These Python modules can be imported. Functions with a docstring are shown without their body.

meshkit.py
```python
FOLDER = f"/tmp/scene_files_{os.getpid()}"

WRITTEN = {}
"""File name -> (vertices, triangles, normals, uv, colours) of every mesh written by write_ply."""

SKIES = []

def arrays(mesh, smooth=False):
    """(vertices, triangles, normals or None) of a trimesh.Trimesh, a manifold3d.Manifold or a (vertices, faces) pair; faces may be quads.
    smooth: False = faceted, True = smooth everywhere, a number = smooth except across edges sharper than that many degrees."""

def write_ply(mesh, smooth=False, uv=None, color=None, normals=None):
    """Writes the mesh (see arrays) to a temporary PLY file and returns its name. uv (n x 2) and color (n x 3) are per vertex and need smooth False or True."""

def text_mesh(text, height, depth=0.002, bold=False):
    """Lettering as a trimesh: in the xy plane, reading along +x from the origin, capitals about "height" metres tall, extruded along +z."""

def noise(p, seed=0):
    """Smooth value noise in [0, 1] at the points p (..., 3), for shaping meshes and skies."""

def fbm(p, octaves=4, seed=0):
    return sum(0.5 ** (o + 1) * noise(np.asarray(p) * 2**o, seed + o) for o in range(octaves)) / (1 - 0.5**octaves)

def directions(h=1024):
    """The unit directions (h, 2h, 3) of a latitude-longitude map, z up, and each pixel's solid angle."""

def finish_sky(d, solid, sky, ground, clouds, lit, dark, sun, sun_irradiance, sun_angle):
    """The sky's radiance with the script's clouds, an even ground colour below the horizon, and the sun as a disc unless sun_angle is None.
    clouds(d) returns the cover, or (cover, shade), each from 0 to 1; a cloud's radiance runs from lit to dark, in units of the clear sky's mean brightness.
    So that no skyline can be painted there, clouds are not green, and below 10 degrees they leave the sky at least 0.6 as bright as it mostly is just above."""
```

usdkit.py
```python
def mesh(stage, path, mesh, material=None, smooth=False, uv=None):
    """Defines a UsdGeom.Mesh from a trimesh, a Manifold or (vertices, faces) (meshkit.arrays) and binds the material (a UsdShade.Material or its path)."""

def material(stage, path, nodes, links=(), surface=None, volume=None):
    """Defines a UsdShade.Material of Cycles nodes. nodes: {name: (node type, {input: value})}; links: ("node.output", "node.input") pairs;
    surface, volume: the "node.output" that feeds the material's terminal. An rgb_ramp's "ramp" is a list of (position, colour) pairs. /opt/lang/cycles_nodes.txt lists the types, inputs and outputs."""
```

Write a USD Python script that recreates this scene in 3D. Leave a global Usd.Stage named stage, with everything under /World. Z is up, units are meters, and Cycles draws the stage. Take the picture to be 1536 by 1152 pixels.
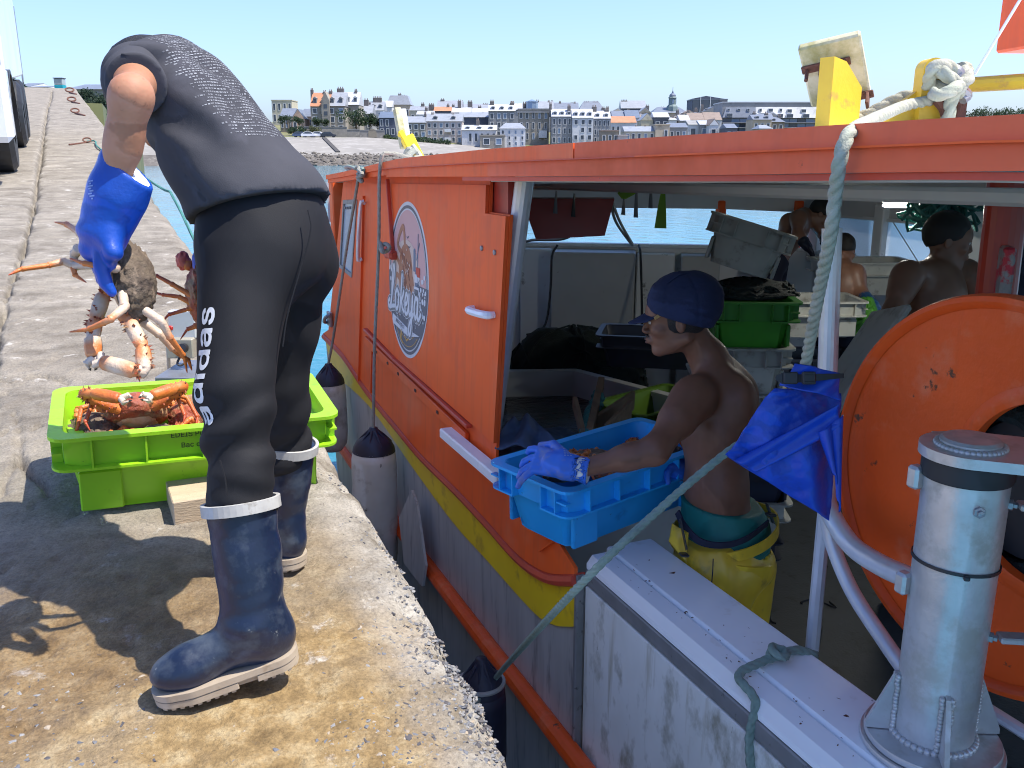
import math, random
import numpy as np, trimesh, manifold3d as m3, usdkit, meshkit
from shapely.geometry import Polygon, LineString, Point, box as sbox
from shapely import affinity
from shapely.ops import unary_union
from scipy.spatial import ConvexHull
from pxr import Usd, UsdGeom, UsdLux, UsdShade, Gf, Sdf, Vt

stage = Usd.Stage.CreateInMemory()
UsdGeom.SetStageUpAxis(stage, 'Z'); UsdGeom.SetStageMetersPerUnit(stage, 1.0)
stage.SetDefaultPrim(UsdGeom.Xform.Define(stage, '/World').GetPrim())
UsdGeom.Scope.Define(stage, '/World/Looks')
rng = np.random.default_rng(7); random.seed(7)
A = np.array
# ------------------------------------------------------------------ camera, sky, sun, exposure
F, YAW, PIT, ZC = 1350., math.radians(23.2), math.radians(14.5), 3.0
EXPOSURE = 2.0
SKY_STRENGTH, SUN_I = 0.15, 0.54
SUN_EL, SUN_DIR = math.radians(63), A([.80, -.60])
C = A([0, 0, ZC])
RT = A([math.cos(YAW), -math.sin(YAW), 0]); HZ = A([math.sin(YAW), math.cos(YAW), 0])
FW = HZ*math.cos(PIT)-A([0, 0, math.sin(PIT)]); UP = np.cross(RT, FW)
cam = UsdGeom.Camera.Define(stage, '/World/camera')
cam.AddTransformOp().Set(Gf.Matrix4d(*[float(x) for r in (list(RT)+[0], list(UP)+[0], list(-FW)+[0], list(C)+[1]) for x in r]))
cam.CreateFocalLengthAttr(24.0); cam.CreateHorizontalApertureAttr(24.0*1536/F); cam.CreateVerticalApertureAttr(24.0*1152/F)
cam.CreateClippingRangeAttr(Gf.Vec2f(.05, 5000)); cam.CreateExposureAttr(EXPOSURE)

def material(name, nodes, links, surface=None, volume=None):
    return usdkit.material(stage, '/World/Looks/'+name, nodes, links, surface, volume)
skym = material('sky_look', {'s': ('sky_texture', {'sky_type': 'single_scattering', 'sun_disc': False, 'sun_elevation': SUN_EL, 'sun_rotation': math.atan2(*SUN_DIR),
    'altitude': 0., 'air_density': 1., 'aerosol_density': 1.6, 'ozone_density': 1.2}), 't': ('mix_color', {'blend_type': 'multiply', 'fac': 1., 'b': (.325, .37, .50)}), 'b': ('background_shader', {'strength': SKY_STRENGTH})}, [('s.color', 't.a'), ('t.result', 'b.color')], surface='b.background')
dome = UsdLux.DomeLight.Define(stage, '/World/sky'); dome.GetPrim().SetCustomDataByKey('kind', 'structure')
UsdShade.MaterialBindingAPI.Apply(dome.GetPrim()).Bind(skym)
sun = UsdLux.DistantLight.Define(stage, '/World/sun')
sd = A([*(SUN_DIR/np.linalg.norm(SUN_DIR)*math.cos(SUN_EL)), math.sin(SUN_EL)])
sx = np.cross([0, 0, 1], sd); sx /= np.linalg.norm(sx); sy = np.cross(sd, sx)
sun.AddTransformOp().Set(Gf.Matrix4d(*[float(x) for r in (list(sx)+[0], list(sy)+[0], list(sd)+[0], [0, 0, 50, 1]) for x in r]))
sun.CreateNormalizeAttr(True); sun.CreateIntensityAttr(SUN_I); sun.CreateAngleAttr(.53); sun.CreateColorAttr(Gf.Vec3f(1, .95, .87))

# ------------------------------------------------------------------ points: a place in the scene from a bearing and a distance
def at(x, y, w): return C+(FW+RT*(x-768)/F+UP*(576-y)/F)*w
def atz(x, y, z): d = FW+RT*(x-768)/F+UP*(576-y)/F; return C+d*(z-ZC)/d[2]
def atx(x, y, X): d = FW+RT*(x-768)/F+UP*(576-y)/F; return C+d*X/d[0]
def zq(x, y): return 1.95+.081*((y-1.75)-.04*(x-.25))
QN = A([.00324, -.081, 1.])
def atq(x, y, up=0.):
    d = FW+RT*(x-768)/F+UP*(576-y)/F
    k = zq(0, 0)+up; t = (k-QN@C)/(QN@d); return C+t*d
# ------------------------------------------------------------------ prims
LOC, taken = {'/World': A([0, 0, 0.])}, {}
def numbered(parent, name):
    n = taken.get((parent, name), 0); taken[(parent, name)] = n+1
    return f'{parent}/{name}' if n == 0 else f'{parent}/{name}_{n:03d}'
def meta(p, label=None, cat=None, group=None, kind=None):
    p = p.GetPrim() if hasattr(p, 'GetPrim') else p
    for k, v in (('label', label), ('category', cat), ('group', group), ('kind', kind)):
        if v: p.SetCustomDataByKey(k, v)
    return p
def thing(name, label, cat, loc=(0, 0, 0), group=None, rot=None, kind=None):
    path = numbered('/World', name); x = UsdGeom.Xform.Define(stage, path); loc = A(loc, float)
    if rot is None:
        x.AddTranslateOp().Set(Gf.Vec3d(*map(float, loc))); LOC[path] = loc
    else:
        r = np.asarray(rot); x.AddTransformOp().Set(Gf.Matrix4d(*[float(q) for row in (list(r[:, 0])+[0], list(r[:, 1])+[0], list(r[:, 2])+[0], list(loc)+[1]) for q in row])); LOC[path] = A([0, 0, 0.])
    meta(x, label, cat, group, kind); return path
def copy(src, label, loc, rot=np.eye(3), group=None):
    base = src.rsplit('/', 1)[1].rstrip('0123456789').rstrip('_')
    path = numbered('/World', base); x = UsdGeom.Xform.Define(stage, path)
    r = np.asarray(rot); x.GetPrim().GetReferences().AddInternalReference(src)
    x.ClearXformOpOrder()
    x.AddTransformOp(opSuffix='place').Set(Gf.Matrix4d(*[float(q) for row in (list(r[:, 0])+[0], list(r[:, 1])+[0], list(r[:, 2])+[0], list(loc)+[1]) for q in row]))
    meta(x, label, None, group); x.GetPrim().SetInstanceable(True); return path
def tri(m):
    if hasattr(m, 'to_mesh'):
        q = m.to_mesh(); return np.array(q.vert_properties[:, :3], float), np.array(q.tri_verts, int)
    if isinstance(m, trimesh.Trimesh): return np.array(m.vertices), np.array(m.faces)
    v, f = np.asarray(m[0], float), np.asarray(m[1], int)
    if f.shape[1] == 4: f = np.vstack([f[:, [0, 1, 2]], f[:, [0, 2, 3]]])
    return v, f
def cat(ms):
    vs, fs, n = [], [], 0
    for m in ms:
        v, f = tri(m); vs.append(v); fs.append(f+n); n += len(v)
    return np.vstack(vs), np.vstack(fs)
def obj(name, mesh, mat, parent='/World', smooth=False, label=None, cat_=None, group=None, kind=None, tint=None):
    path = numbered(parent, name); v, f = tri(mesh); v = v-LOC[parent]
    LOC[path] = LOC[parent]
    m = usdkit.mesh(stage, path, (v, f), mat, smooth)
    if tint is not None:
        UsdGeom.PrimvarsAPI(m).CreatePrimvar('tint', Sdf.ValueTypeNames.FloatArray, 'vertex').Set(Vt.FloatArray.FromNumpy(np.asarray(tint, np.float32)))
    meta(m, label, cat_, group, kind); return path
# ------------------------------------------------------------------ shapes
def rotz(a): c, s = math.cos(a), math.sin(a); return A([[c, -s, 0], [s, c, 0], [0, 0, 1.]])
def rotx(a): c, s = math.cos(a), math.sin(a); return A([[1, 0, 0], [0, c, -s], [0, s, c]])
def roty(a): c, s = math.cos(a), math.sin(a); return A([[c, 0, s], [0, 1, 0], [-s, 0, c]])
def tf(m, R=None, t=(0, 0, 0)):
    v, f = tri(m); v = v if R is None else v@np.asarray(R).T
    return v+A(t), f
def hull(p):
    p = np.asarray(p, float); h = m3.Manifold.hull_points(p); return tri(h)
def bx(c, s, R=None, b=0.):
    """a box at centre c with sizes s, edges chamfered by b"""
    h = A(s, float)/2; p = []
    for a in np.ndindex(2, 2, 2):
        g = A(a)*2-1.
        if b > 0:
            for k in range(3):
                q = g*(h-b); q[k] = g[k]*h[k]; p.append(q)
        else: p.append(g*h)
    v, f = hull(p); v = v if R is None else v@np.asarray(R).T
    return v+A(c, float), f
def b2(lo, hi, b=0.): lo, hi = A(lo, float), A(hi, float); return bx((lo+hi)/2, np.abs(hi-lo), None, b)
def frame(t, up=(0, 0, 1)):
    t = t/np.linalg.norm(t); u = A(up, float)
    if abs(t@u) > .95: u = A([1., 0, 0])
    s = np.cross(t, u); s /= np.linalg.norm(s); return t, s, np.cross(s, t)
def bar(p, q, w, h, up=(0, 0, 1), b=0.):
    p, q = A(p, float), A(q, float); t, s, u = frame(q-p, up)
    return bx((p+q)/2, (np.linalg.norm(q-p), w, h), np.stack([t, s, u], 1), b)
def cr(pts, k=8, closed=False):
    p = np.asarray(pts, float); n = len(p)
    if n < 3: return np.array([p[0]+(p[-1]-p[0])*i/k for i in range(k+1)])
    q = np.vstack([p[-1], p, p[0], p[1]]) if closed else np.vstack([2*p[0]-p[1], p, 2*p[-1]-p[-2]])
    out = []
    for i in range(n if closed else n-1):
        a, b, c, d = q[i:i+4]
        for j in range(k):
            t = j/k; out.append(.5*(2*b+(c-a)*t+(2*a-5*b+4*c-d)*t*t+(3*b-a-3*c+d)*t**3))
    if not closed: out.append(p[-1])
    return np.array(out)
def sweep(path, ring, closed=False, caps=True, up0=None):
    """path (n,3); ring: function(i, s) -> (k,2) offsets; s is the length so far"""
    p = np.asarray(path, float); n = len(p)
    t = np.roll(p, -1, 0)-np.roll(p, 1, 0) if closed else np.gradient(p, axis=0)
    t /= np.linalg.norm(t, axis=1, keepdims=True)+1e-12
    a = A(up0, float) if up0 is not None else (A([0, 0, 1.]) if abs(t[0, 2]) < .9 else A([1., 0, 0]))
    vs, L = [], 0.
    for i in range(n):
        a = a-t[i]*(a@t[i]); a /= np.linalg.norm(a)+1e-12
        b = np.cross(t[i], a); r = ring(i, L)
        vs.append(p[i]+r[:, :1]*a+r[:, 1:]*b)
        if i < n-1: L += np.linalg.norm(p[i+1]-p[i])
    k = len(vs[0]); v = np.vstack(vs); f = []
    for i in range(n if closed else n-1):
        i2 = (i+1) % n
        j = np.arange(k); j2 = (j+1) % k
        f.append(np.stack([i*k+j, i*k+j2, i2*k+j2, i2*k+j], 1))
    f = np.vstack(f); f = np.vstack([f[:, [0, 1, 2]], f[:, [0, 2, 3]]])
    if caps and not closed:
        c0, c1 = len(v), len(v)+1; v = np.vstack([v, p[0], p[-1]]); j = np.arange(k); j2 = (j+1) % k
        f = np.vstack([f, np.stack([np.full(k, c0), j2, j], 1), np.stack([np.full(k, c1), (n-1)*k+j, (n-1)*k+j2], 1)])
    return v, f
def tube(pts, r, n=10, smooth=0, closed=False, caps=True):
    p = cr(pts, smooth, closed) if smooth else np.asarray(pts, float)
    rr = np.broadcast_to(np.interp(np.linspace(0, 1, len(p)), np.linspace(0, 1, len(np.atleast_1d(r))), np.atleast_1d(r)), (len(p),))
    th = np.arange(n)*2*np.pi/n; c = np.stack([np.cos(th), np.sin(th)], 1)
    return sweep(p, lambda i, s: c*rr[i], closed, caps)
def rope(pts, r, smooth=10, lay=2.4, n=24, closed=False, step=None):
    """a laid three-strand rope"""
    p = cr(pts, smooth, closed) if smooth else np.asarray(pts, float)
    L = np.r_[0, np.cumsum(np.linalg.norm(np.diff(p, axis=0), axis=1))]; m = max(4, int(L[-1]/(step or r*.35)))
    s = np.linspace(0, L[-1], m); p = np.stack([np.interp(s, L, p[:, k]) for k in range(3)], 1)
    th = np.arange(n)*2*np.pi/n
    def ring(i, s):
        q = th-s/(r*lay)*2*np.pi/3*1.0
        rr = r*(.74+.32*np.abs(np.cos(1.5*q))**.75); return np.stack([np.cos(th)*rr, np.sin(th)*rr], 1)
    return sweep(p, ring, closed)
def lathe(prof, n=32, R=None, t=(0, 0, 0)):
    """prof (r, z) pairs round the z axis"""
    pr = np.asarray(prof, float); th = np.arange(n)*2*np.pi/n; k = len(pr)
    v = np.stack([np.outer(np.cos(th), pr[:, 0]), np.outer(np.sin(th), pr[:, 0]), np.tile(pr[:, 1], (n, 1))], -1).reshape(-1, 3)
    f = [(i*k+j, ((i+1) % n)*k+j, ((i+1) % n)*k+j+1, i*k+j+1) for i in range(n) for j in range(k-1)]
    return tf((v, f), R, t)
def extr(poly, h, R=None, t=(0, 0, 0)):
    g = [q for q in getattr(poly, 'geoms', [poly]) if q.area > 1e-12]
    return tf(cat([trimesh.creation.extrude_polygon(q, h, engine='earcut') for q in g]), R, t)
def grid(P):
    """P (m,n,3) -> an open sheet"""
    m, n = P.shape[:2]; i = np.arange(m*n).reshape(m, n)
    f = np.stack([i[:-1, :-1], i[1:, :-1], i[1:, 1:], i[:-1, 1:]], -1).reshape(-1, 4); return P.reshape(-1, 3), f
def sheet(P, th):
    """P (m,n,3) -> a closed sheet of thickness th"""
    m, n = P.shape[:2]; du = np.gradient(P, axis=0); dv = np.gradient(P, axis=1); N = np.cross(du, dv); N /= np.linalg.norm(N, axis=-1, keepdims=True)+1e-12
    v1, f1 = tri(grid(P)); v2 = (P-N*th).reshape(-1, 3); i = np.arange(m*n).reshape(m, n)
    e = np.r_[i[0, :], i[1:, -1], i[-1, -2::-1], i[-2:0:-1, 0]]; e2 = np.roll(e, -1)
    side = np.vstack([np.stack([e, e2, e2+m*n], 1), np.stack([e, e2+m*n, e+m*n], 1)])
    return np.vstack([v1, v2]), np.vstack([f1[:, ::-1], f1+m*n, side[:, ::-1]])
nz = lambda p, s=1., o=3, seed=0: meshkit.fbm(np.asarray(p)*s, o, seed)*2-1
# ---- implicit bodies: capsules and ellipsoids blended on a grid, surfaced by surface nets
def cap(a, b, ra, rb=None, k=.03): return ('c', A(a, float), A(b, float), ra, ra if rb is None else rb, k)
def ell(c, r, R=np.eye(3), k=.03): return ('e', A(c, float), A(r, float), np.asarray(R), k)
def cut(c, r, R=np.eye(3), k=.01): return ('-', A(c, float), A(r, float), np.asarray(R), k)
def axis_grid(lo, hi, h, fine=None):
    if fine is None: return np.arange(lo, hi+h, h)
    a, b, hf = fine; return np.unique(np.round(np.r_[np.arange(lo, a, h), np.arange(max(a, lo), min(b, hi), hf), np.arange(b, hi+h, h)], 6))
def surf(prims, h=.01, grow=0., mod=None, fine=None, pad=.04, cutf=None):
    """fine: ((lo, hi) corner points, step): a region with a finer grid"""
    lo, hi = np.full(3, 1e9), np.full(3, -1e9)
    for p in prims:
        if p[0] == 'c': m = max(p[3], p[4]); lo = np.minimum(lo, np.minimum(p[1], p[2])-m); hi = np.maximum(hi, np.maximum(p[1], p[2])+m)
        elif p[0] == 'e': m = p[2].max(); lo = np.minimum(lo, p[1]-m); hi = np.maximum(hi, p[1]+m)
    lo = lo-pad-grow; hi = hi+pad+grow
    ax = [axis_grid(lo[k], hi[k], h, None if fine is None else (fine[0][0][k], fine[0][1][k], fine[1])) for k in range(3)]
    D = np.full([len(a) for a in ax], .06)
    for p in prims:
        k = p[-1]
        if p[0] == 'c': m = max(p[3], p[4]); l, u = np.minimum(p[1], p[2])-m, np.maximum(p[1], p[2])+m
        else: m = p[2].max(); l, u = p[1]-m, p[1]+m
        mg = k+.07; sl = tuple(slice(max(0, np.searchsorted(ax[i], l[i]-mg)), np.searchsorted(ax[i], u[i]+mg)+1) for i in range(3))
        g = np.stack(np.meshgrid(*[ax[i][sl[i]] for i in range(3)], indexing='ij'), -1)
        if p[0] == 'c':
            ab = p[2]-p[1]; q = g-p[1]; t = np.clip(q@ab/(ab@ab+1e-12), 0, 1); d = np.linalg.norm(q-t[..., None]*ab, axis=-1)-(p[3]+(p[4]-p[3])*t)
        else:
            q = (g-p[1])@p[3]/p[2]; n0 = np.linalg.norm(q, axis=-1); n1 = np.linalg.norm(q/p[2], axis=-1); d = n0*(n0-1)/np.maximum(n1, 1e-6)
        S = D[sl]
        if p[0] == '-':
            hh = np.maximum(k-np.abs(-d-S), 0)/k; D[sl] = np.maximum(S, -d)+hh*hh*k*.25
        else:
            hh = np.maximum(k-np.abs(d-S), 0)/k; D[sl] = np.minimum(S, d)-hh*hh*k*.25
    D = D-grow
    G = np.stack(np.meshgrid(*ax, indexing='ij'), -1) if (mod or cutf) else None
    if mod:
        near = np.abs(D) < .05; D[near] += mod(G[near])
    if cutf:
        D = np.maximum(D, cutf(G))
    return nets(D, ax)
def nets(D, ax):
    s = D < 0; nx, ny, nzz = D.shape
    c = [s[i:nx-1+i, j:ny-1+j, k:nzz-1+k] for i, j, k in np.ndindex(2, 2, 2)]
    al = c[0].copy(); an = c[0].copy()
    for q in c[1:]: al &= q; an |= q
    I = np.argwhere(an & ~al)
    ids = -np.ones((nx-1, ny-1, nzz-1), int); ids[tuple(I.T)] = np.arange(len(I))
    cor = A(list(np.ndindex(2, 2, 2))); val = np.stack([D[tuple((I+o).T)] for o in cor], 1)
    pos = np.stack([np.stack([ax[k][I[:, k]+o[k]] for k in range(3)], 1) for o in cor], 1)
    acc = np.zeros((len(I), 3)); cnt = np.zeros(len(I))
    for a in range(8):
        for b in range(a+1, 8):
            if np.abs(cor[a]-cor[b]).sum() != 1: continue
            x = (val[:, a] < 0) != (val[:, b] < 0)
            t = val[x, a]/(val[x, a]-val[x, b]); acc[x] += pos[x, a]+t[:, None]*(pos[x, b]-pos[x, a]); cnt[x] += 1
    v = acc/cnt[:, None]; F_ = []
    for axis in range(3):
        a1, a2 = (axis+1) % 3, (axis+2) % 3
        sl0 = [slice(None)]*3; sl1 = [slice(None)]*3; sl0[axis] = slice(0, -1); sl1[axis] = slice(1, None)
        e = np.argwhere(s[tuple(sl0)] != s[tuple(sl1)])
        ok = (e[:, a1] > 0) & (e[:, a2] > 0) & (e[:, a1] < D.shape[a1]-1) & (e[:, a2] < D.shape[a2]-1); e = e[ok]
        o1 = np.zeros(3, int); o1[a1] = 1; o2 = np.zeros(3, int); o2[a2] = 1
        q = np.stack([ids[tuple((e-o1-o2).T)], ids[tuple((e-o2).T)], ids[tuple(e.T)], ids[tuple((e-o1).T)]], 1)
        fl = s[tuple(e.T)]; q[~fl] = q[~fl][:, ::-1]; F_.append(q)
    q = np.vstack(F_); return v, np.vstack([q[:, [0, 1, 2]], q[:, [0, 2, 3]]])
def drape(m, O, ex, ey, n, target, off=.0015, deep=.4):
    """lays a flat mesh (x, y) on a target mesh along -n"""
    v, f = tri(m); O, ex, ey, n = (A(q, float) for q in (O, ex, ey, n)); tv, tfc = tri(target)
    B = np.stack([ex, ey, n], 1); loc = (tv-O)@np.linalg.inv(B).T
    T = loc[tfc]; N = np.cross(T[:, 1]-T[:, 0], T[:, 2]-T[:, 0])
    lo, hi = v[:, :2].min(0)-.02, v[:, :2].max(0)+.02
    T = T[(T[:, :, :2].max(1) > lo).all(1) & (T[:, :, :2].min(1) < hi).all(1) & (np.abs(T[:, :, 2]).max(1) < deep)]
    z = np.full(len(v), -9.)
    a, b, c = T[:, 0], T[:, 1], T[:, 2]; den = (b[:, 1]-c[:, 1])*(a[:, 0]-c[:, 0])+(c[:, 0]-b[:, 0])*(a[:, 1]-c[:, 1])
    g = np.abs(den) > 1e-12; a, b, c, den = a[g], b[g], c[g], den[g]
    for i, p in enumerate(v):
        w0 = ((b[:, 1]-c[:, 1])*(p[0]-c[:, 0])+(c[:, 0]-b[:, 0])*(p[1]-c[:, 1]))/den
        w1 = ((c[:, 1]-a[:, 1])*(p[0]-c[:, 0])+(a[:, 0]-c[:, 0])*(p[1]-c[:, 1]))/den
        k = (w0 >= -1e-4) & (w1 >= -1e-4) & (w0+w1 <= 1.0001)
        if k.any(): z[i] = (w0[k]*a[k, 2]+w1[k]*b[k, 2]+(1-w0[k]-w1[k])*c[k, 2]).max()
    ok = z > -9
    if not ok.all(): z[~ok] = np.median(z[ok]) if ok.any() else 0
    f = f[ok[f].all(1)]
    q = np.stack([v[:, 0], v[:, 1], z+off+(v[:, 2]-v[:, 2].min())*.3], 1)
    return O+q@B.T, f
def subdiv(m, e):
    v, f = trimesh.remesh.subdivide_to_size(*tri(m), max_edge=e, max_iter=12); return np.array(v), np.array(f)
# ------------------------------------------------------------------ materials
def M(name, c1, c2=None, sc=6., rough=.5, metal=0., bump=0., bsc=80., dirt=None, dsc=3., dlo=.55, dhi=.7, dirt2=None, d2sc=20., d2lo=.6, d2hi=.66, coat=0., sss=0., st=(1, 1, 1), detail=5., r2=None, spec=.5, tint=None, transl=None, sheen=0., streak=None):
    n = {'g': ('geometry', {}), 'm': ('mapping', {'scale': st}), 'p': ('principled_bsdf', {'roughness': rough, 'metallic': metal, 'coat_weight': coat, 'specular_ior_level': spec, 'sheen_weight': sheen}),
         'n': ('noise_texture', {'scale': sc, 'detail': detail, 'roughness': .6}), 'r': ('rgb_ramp', {'ramp': [(.3, c1), (.7, c2 or tuple(.82*x for x in c1))]})}
    l = [('g.position', 'm.vector'), ('m.vector', 'n.vector'), ('n.fac', 'r.fac')]; col = 'r.color'
    if tint:
        n['ta'] = ('attribute', {'attribute': 'tint'}); n['tr'] = ('rgb_ramp', {'ramp': tint}); n['tn'] = ('math', {'math_type': 'multiply_add', 'value2': .35, 'value3': -.17}); n['ts'] = ('math', {'math_type': 'add'})
        n['tm'] = ('mix_color', {'blend_type': 'multiply', 'fac': .5})
        l += [('n.fac', 'tn.value1'), ('ta.fac', 'ts.value1'), ('tn.value', 'ts.value2'), ('ts.value', 'tr.fac'), ('tr.color', 'tm.a'), (col, 'tm.b')]; col = 'tm.result'
    for i, (d, s, a, b) in enumerate(((dirt, dsc, dlo, dhi), (dirt2, d2sc, d2lo, d2hi))):
        if d is None: continue
        n[f'dn{i}'] = ('noise_texture', {'scale': s, 'detail': 6., 'roughness': .65}); n[f'dm{i}'] = ('map_range', {'from_min': a, 'from_max': b, 'clamp': True}); n[f'dx{i}'] = ('mix_color', {'b': d})
        l += [('m.vector', f'dn{i}.vector'), (f'dn{i}.fac', f'dm{i}.value'), (f'dm{i}.result', f'dx{i}.fac'), (col, f'dx{i}.a')]; col = f'dx{i}.result'
        if r2 is not None and i == 0:
            n['rm'] = ('map_range', {'from_min': 0., 'from_max': 1., 'to_min': rough, 'to_max': r2}); l += [('dm0.result', 'rm.value'), ('rm.result', 'p.roughness')]
    if streak:
        n['km'] = ('mapping', {'scale': (9, 9, .7)}); n['kn'] = ('noise_texture', {'scale': 2.2, 'detail': 5., 'roughness': .6}); n['kr'] = ('map_range', {'from_min': streak[1], 'from_max': streak[2], 'to_max': streak[3] if len(streak) > 3 else .85, 'clamp': True}); n['kx'] = ('mix_color', {'b': streak[0]})
        l += [('g.position', 'km.vector'), ('km.vector', 'kn.vector'), ('kn.fac', 'kr.value'), ('kr.result', 'kx.fac'), (col, 'kx.a')]; col = 'kx.result'
    l.append((col, 'p.base_color'))
    if sss: n['p'][1].update({'subsurface_weight': sss, 'subsurface_scale': .01})
    if bump:
        n['bn'] = ('noise_texture', {'scale': bsc, 'detail': 4., 'roughness': .6}); n['b'] = ('bump', {'strength': 1., 'distance': bump}); l += [('m.vector', 'bn.vector'), ('bn.fac', 'b.height'), ('b.normal', 'p.normal')]
    out = 'p.BSDF'
    if transl:
        n['tl'] = ('translucent_bsdf', {'color': transl}); n['mx'] = ('mix_closure', {'fac': .35}); l += [('p.BSDF', 'mx.closure1'), ('tl.BSDF', 'mx.closure2')]; out = 'mx.closure'
    return material(name, n, l, out)
orange = M('orange_paint', (.90, .125, .020), (.80, .10, .016), 2.2, .45, spec=.3, bump=.0012, bsc=9, dirt=(.68, .10, .035), dsc=2.5, dlo=.52, dhi=.75, dirt2=(.80, .22, .09), d2sc=1.1, d2lo=.55, d2hi=.8, streak=((.52, .085, .03), .50, .75, .40))
orange_dull = M('chalky_orange_paint', (.82, .15, .06), (.74, .115, .04), 3., .55, spec=.3, streak=((.60, .11, .05), .52, .74, .45), bump=.001, bsc=25, dirt=(.62, .09, .02), dsc=1.2, dlo=.5, dhi=.62, dirt2=(.18, .05, .03), d2sc=16, d2lo=.67, d2hi=.72)
orange_edge = M('worn_red_orange_paint', (.62, .07, .03), (.5, .06, .03), 6, .45, bump=.001, bsc=40, dirt=(.16, .05, .03), dsc=22, dlo=.68, dhi=.74)
orange_disc = M('scuffed_orange_paint', (.86, .105, .012), (.76, .088, .010), 5., .45, spec=.35, bump=.0025, bsc=35, dirt=(.8, .16, .06), dsc=6, dlo=.55, dhi=.7, dirt2=(.10, .04, .02), d2sc=11, d2lo=.66, d2hi=.70, streak=((.6, .085, .02), .56, .75, .5))
red_paint = M('red_post_paint', (.45, .045, .02), (.35, .035, .02), 5, .35, dirt=(.2, .03, .02), dsc=8)
chipped = M('chipped_paint', (.32, .31, .30), (.22, .21, .2), 20, .6, dirt=(.5, .03, .05), dsc=9, dlo=.45, dhi=.5, bump=.004, bsc=60)
yellow = M('yellow_stripe_paint', (.85, .58, .012), (.76, .50, .012), 4, .35, dirt=(.5, .3, .03), dsc=7)
yellow_post = M('weathered_yellow_paint', (.75, .50, .03), (.66, .42, .03), 8, .45, dirt=(.45, .22, .08), dsc=10, dlo=.6, dhi=.72, bump=.001, bsc=60)
hull_metal = M('bare_aluminium_hull', (.52, .49, .44), (.40, .375, .335), 3., .45, .3, bump=.0015, bsc=12, st=(3, 3, .5), dirt=(.14, .135, .13), dsc=5, dlo=.55, dhi=.72, streak=((.28, .26, .225), .52, .74, .6))
alu = M('brushed_aluminium', (.58, .57, .555), (.44, .43, .415), 10, .38, .6, bump=.0012, bsc=40, dirt=(.42, .40, .36), dsc=9, dlo=.5, dhi=.62, r2=.55)
alu_dark = M('grey_aluminium_strip', (.30, .29, .28), (.22, .215, .2), 8, .5, .5, bump=.001, bsc=60, dirt=(.1, .09, .08), dsc=22, dlo=.6, dhi=.68)
alu_rail = M('white_aluminium_tube', (.68, .68, .70), (.58, .58, .6), 12, .3, .35, bump=.0006, bsc=60)
white_pe = M('white_plastic_board', (.87, .87, .86), (.83, .83, .82), 4, .33, bump=.0008, bsc=30, dirt=(.60, .52, .42), dsc=5, dlo=.60, dhi=.8, dirt2=(.16, .09, .06), d2sc=34, d2lo=.725, d2hi=.75)
white_dirty = M('dirty_white_panel', (.76, .75, .70), (.66, .645, .58), 5, .5, bump=.0015, bsc=40, dirt=(.33, .31, .24), dsc=7, dlo=.52, dhi=.66, dirt2=(.16, .11, .06), d2sc=30, d2lo=.68, d2hi=.72, st=(1, 1, .6), streak=((.42, .38, .28), .60, .74))
white_int = M('white_interior_panel', (.74, .75, .75), (.66, .67, .67), 2, .45, dirt=(.2, .2, .19), dsc=9, dlo=.62, dhi=.72)
grey_int = M('grey_interior_panel', (.46, .47, .46), (.40, .41, .40), 3, .5, dirt=(.1, .1, .1), dsc=18, dlo=.68, dhi=.72)
roof_under = M('roof_underside', (.58, .59, .60), (.50, .51, .52), 3, .5)
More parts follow.
